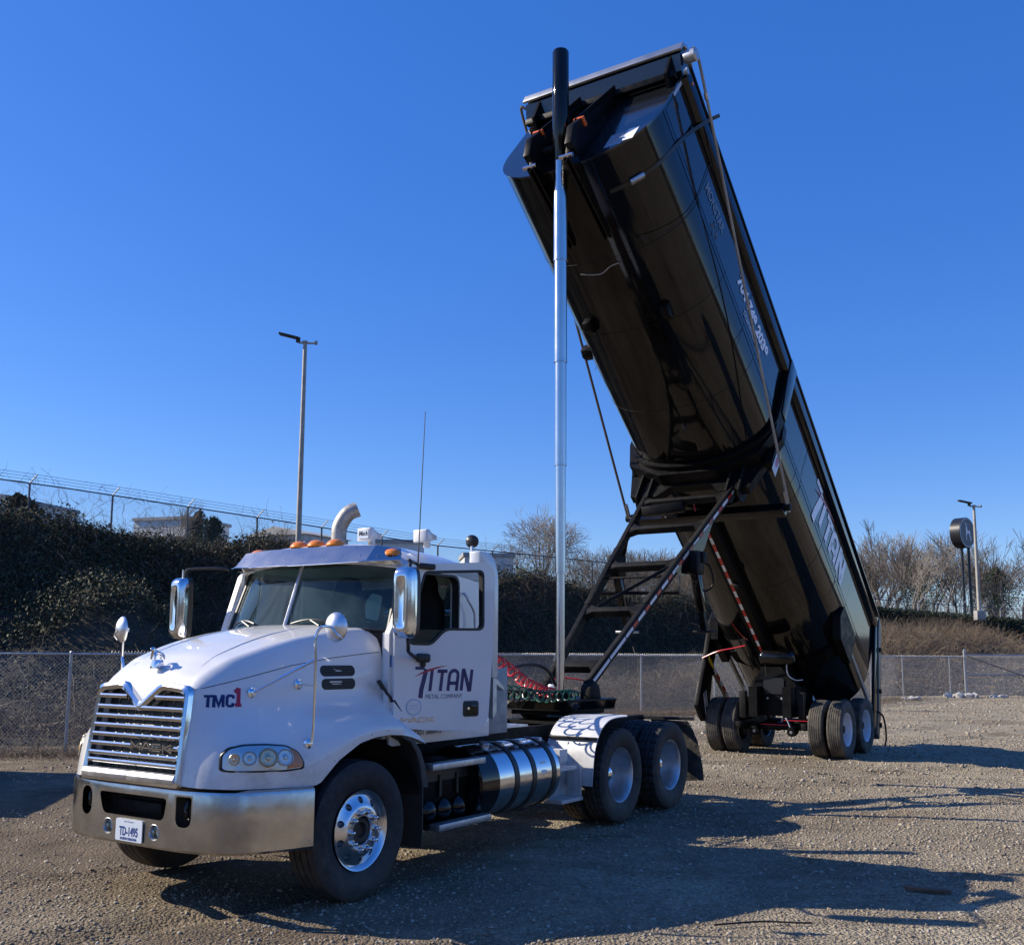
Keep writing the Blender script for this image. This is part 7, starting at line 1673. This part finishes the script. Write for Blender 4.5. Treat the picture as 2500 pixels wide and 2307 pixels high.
# ---- centre spine under the belly with red and white tape
sp = tp(MB().beam(U(5.1,0.02,2.36), U(1.5,0.02,2.36), 0.24, 0.22, (0.6,0,0.7), bev=0.008), 'spine_rail', M['blackframe'])
for k in range(21):
    a0 = 4.98-0.165*k
    MB().prism([(a0,-0.03),(a0-0.155,-0.03),(a0-0.155,0.02),(a0,0.02)], lambda a, b, t: U(a, 0.05+b, 2.473+t), 0, 0.003).build('reflective_tape', M['red'] if k % 2 == 0 else M['whitetape'], sp, smooth=0)
tp(MB().box(U(3.65,-0.06,2.50), (0.12,0.10,0.08), None, 0.01), 'spine_lamp', M['blackframe'])
for s_ in (-1, 1):
    st2 = tp(MB().beam(U(0.50,s_*0.50,2.42), U(-0.18,s_*0.50,2.42), 0.06, 0.10, (0.6,0,0.7)), 'short_rail', M['blackframe'])
    for k in range(4):
        a0 = 0.48-0.165*k; MB().prism([(a0,2.38),(a0-0.15,2.38),(a0-0.15,2.46),(a0,2.46)], lambda a, b, t: U(a, s_*0.50-0.032-t, b), 0, 0.003).build('reflective_tape', M['red'] if k % 2 else M['whitetape'], st2, smooth=0)
# air tank
at = tp(MB().lathe([(-0.33,0.0),(-0.32,0.07),(-0.29,0.115),(-0.26,0.13),(0.26,0.13),(0.29,0.115),(0.32,0.07),(0.33,0.0)], (-0.82,-0.28,1.80), (0,1,0), 36), 'trailer_air_tank', M['black'])
MB().tube([(-0.82,-0.05,1.67),(-0.78,-0.05,1.45)], 0.008, 6).build('drain_line', M['rubber'], at)
MB().tube(smoothpts([(-0.82,-0.45,1.68),(-0.80,-0.46,1.5),(-0.7,-0.55,1.40),(-0.55,-0.65,1.40)], 4), 0.010, 6).build('supply_line', M['alu'], at)
# ---- bogie
mb = MB(); mb.prism([(-0.42,0.8),(-0.42,1.25),(-0.25,1.62),(0.25,1.62),(0.42,1.25),(0.42,0.8),(0.2,0.72),(-0.2,0.72)], lambda a, b, t: (t, a, b), -0.225, 0.02); mb.box((0.1,0.32,0.98),(1.2,0.16,0.55)); mb.box((0.1,-0.32,0.98),(1.2,0.16,0.55)); bog = tp(mb, 'bogie_frame', M['blackframe'])
MB().prism(rrect(-0.19,1.12,0.20,1.42,0.05), lambda a, b, t: (-0.232-t, a, b), 0, 0.01).build('frame_opening', M['plastic'], bog)
for y in (-0.14, 0.13): MB().lathe([(0,0.022),(0.008,0.02),(0.01,0)], (-0.235,y,1.04), (-1,0,0), 12).build('bolt_head', M['alu'], bog)
for y in (-0.62, 0.62): MB().beam((-0.5,y,0.55), (0.9,y,0.62), 0.10, 0.12, bev=0.01).build('trailing_arm', M['grime'], bog)
MB().box((-0.36,0.56,0.92), (0.10,0.13,0.50), None, 0.01).build('hanger_bracket', M['grime'], bog)
MB().box((-0.36,-0.56,0.92), (0.10,0.13,0.50), None, 0.01).build('hanger_bracket', M['grime'], bog)
for xx in (0.0, 1.27):
    tp(MB().tube([(xx,-1.2,0.515),(xx,1.2,0.515)], 0.065, 16), 'trailer_axle', M['grime'])
    for y in (-0.34, 0.36):
        bc_ = tp(MB().lathe([(-0.0,0.0),(0.0,0.07),(0.02,0.085),(0.10,0.085),(0.115,0.092),(0.13,0.085),(0.22,0.08),(0.24,0.0)], (xx-0.36,y,0.44), (1,0,0.1), 24), 'brake_chamber', M['blackframe'])
        MB().lathe([(-0.006,0.0),(-0.006,0.025),(0.0,0.028)], (xx-0.36,y,0.44), (1,0,0.1), 12).build('chamber_cap', M['galv'], bc_)
        if xx == 0.0 and y < 0: MB().tube(smoothpts([(-0.28,-0.30,0.53),(-0.30,-0.24,0.68),(-0.25,-0.16,0.70),(-0.15,-0.10,0.62)], 4), 0.014, 7).build('brake_hose', M['palegrey'], bc_)
    tp(MB().tube([(xx-0.22,-0.3,0.56),(xx-0.22,0.28,0.56)], 0.008, 8), 'brake_cam_line', M['redhose'])
for sd_ in (-1, 1):
    for xx in (0.0, 1.27):
        wo = wheel_rear((xx, sd_*1.155, 0.515), sd_, trailer, M['whitewheel'] if sd_ < 0 else M['whitewheel'], M['whitewheel'], dish=0.11, hub=False)
        MB().lathe([(-0.10,0.09),(0.02,0.085),(0.05,0.06),(0.055,0.0)], (xx, sd_*1.155, 0.515), (0,sd_,0), 24).build('hub', M['grime'], wo)
        make_tyre((xx, sd_*1.155, 0.515), 0.272, 0.518, 0.294, parent=wo, m=M['rubberdust'], grooves=5)
        wi = wheel_rear((xx, sd_*0.815, 0.515), -sd_, trailer, M['blackframe'], M['blackframe'], dish=-0.02, hub=False)
        MB().lathe([(0.095,0.292),(0.112,0.303),(0.118,0.297),(0.10,0.285)], (xx, sd_*0.815, 0.515), (0,-sd_,0), 48).build('rim_flange', M['galv'], wi)
        MB().lathe([(0.02,0.20),(0.14,0.20),(0.15,0.17),(0.15,0.08)], (xx, sd_*0.815, 0.515), (0,-sd_,0), 32).build('brake_drum', M['grime'], wi)
        make_tyre((xx, sd_*0.815, 0.515), 0.272, 0.518, 0.294, parent=wi, m=M['rubberdust'], grooves=5)

# ================================================================== loose things on the lot
def gp_(x, y): return float(ground_z(np.array(x), np.array(y)))
o_ = MB().tube(smoothpts([(1.42,7.40,0.006),(1.62,7.45,0.010),(1.80,7.48,0.012),(1.98,7.46,0.010),(2.12,7.47,0.006)], 4), 0.007, 6).build('stick', M['darkwood'], None); tag(o_, 'long thin dark stick lying in the shadow at the lower right', 'stick')
mb = MB(); mb.prism([(-0.16,-0.03),(0.05,-0.05),(0.19,-0.02),(0.17,0.03),(-0.02,0.05),(-0.17,0.02)], lambda a, b, t: (a, b, t), 0, 0.022); o_ = mb.build('wood_scrap', M['wood'], None, bevel=0.003); o_.location = (3.32, 8.48, 0.01); o_.rotation_euler = (0.05,0.04,-0.25); tag(o_, 'reddish brown splintered wood scrap on the shaded gravel', 'wood scrap')
for k, (x, y, s_, lb) in enumerate(((16.6,43.0,0.5,'pale rubble heap at the fence foot, left of the gate post'),(19.6,45.4,0.75,'larger pale rubble heap beside the tall gate post'),(21.6,45.9,0.4,'small white rubble pile under the gate mesh'))):
    n_ = 14; px = x+rng.normal(0, s_*0.45, n_); py = y+rng.normal(0, s_*0.2, n_); ss = rng.uniform(0.10, 0.30, n_)*s_*1.2
    r_ = empty('rubble_heap', (x, y, 0)); tag(r_, lb, 'rubble')
    for j in range(n_):
        mb = MB(); bmesh.ops.create_icosphere(mb.bm, subdivisions=1, radius=ss[j])
        for v_ in mb.bm.verts: v_.co = v_.co*random.uniform(0.6, 1.2)+Vector((px[j]-x, py[j]-y, ss[j]*0.35)); v_.co.z = max(0, v_.co.z*0.8)
        mb.build('rubble_chunk', M['rubble'], r_, smooth=0)
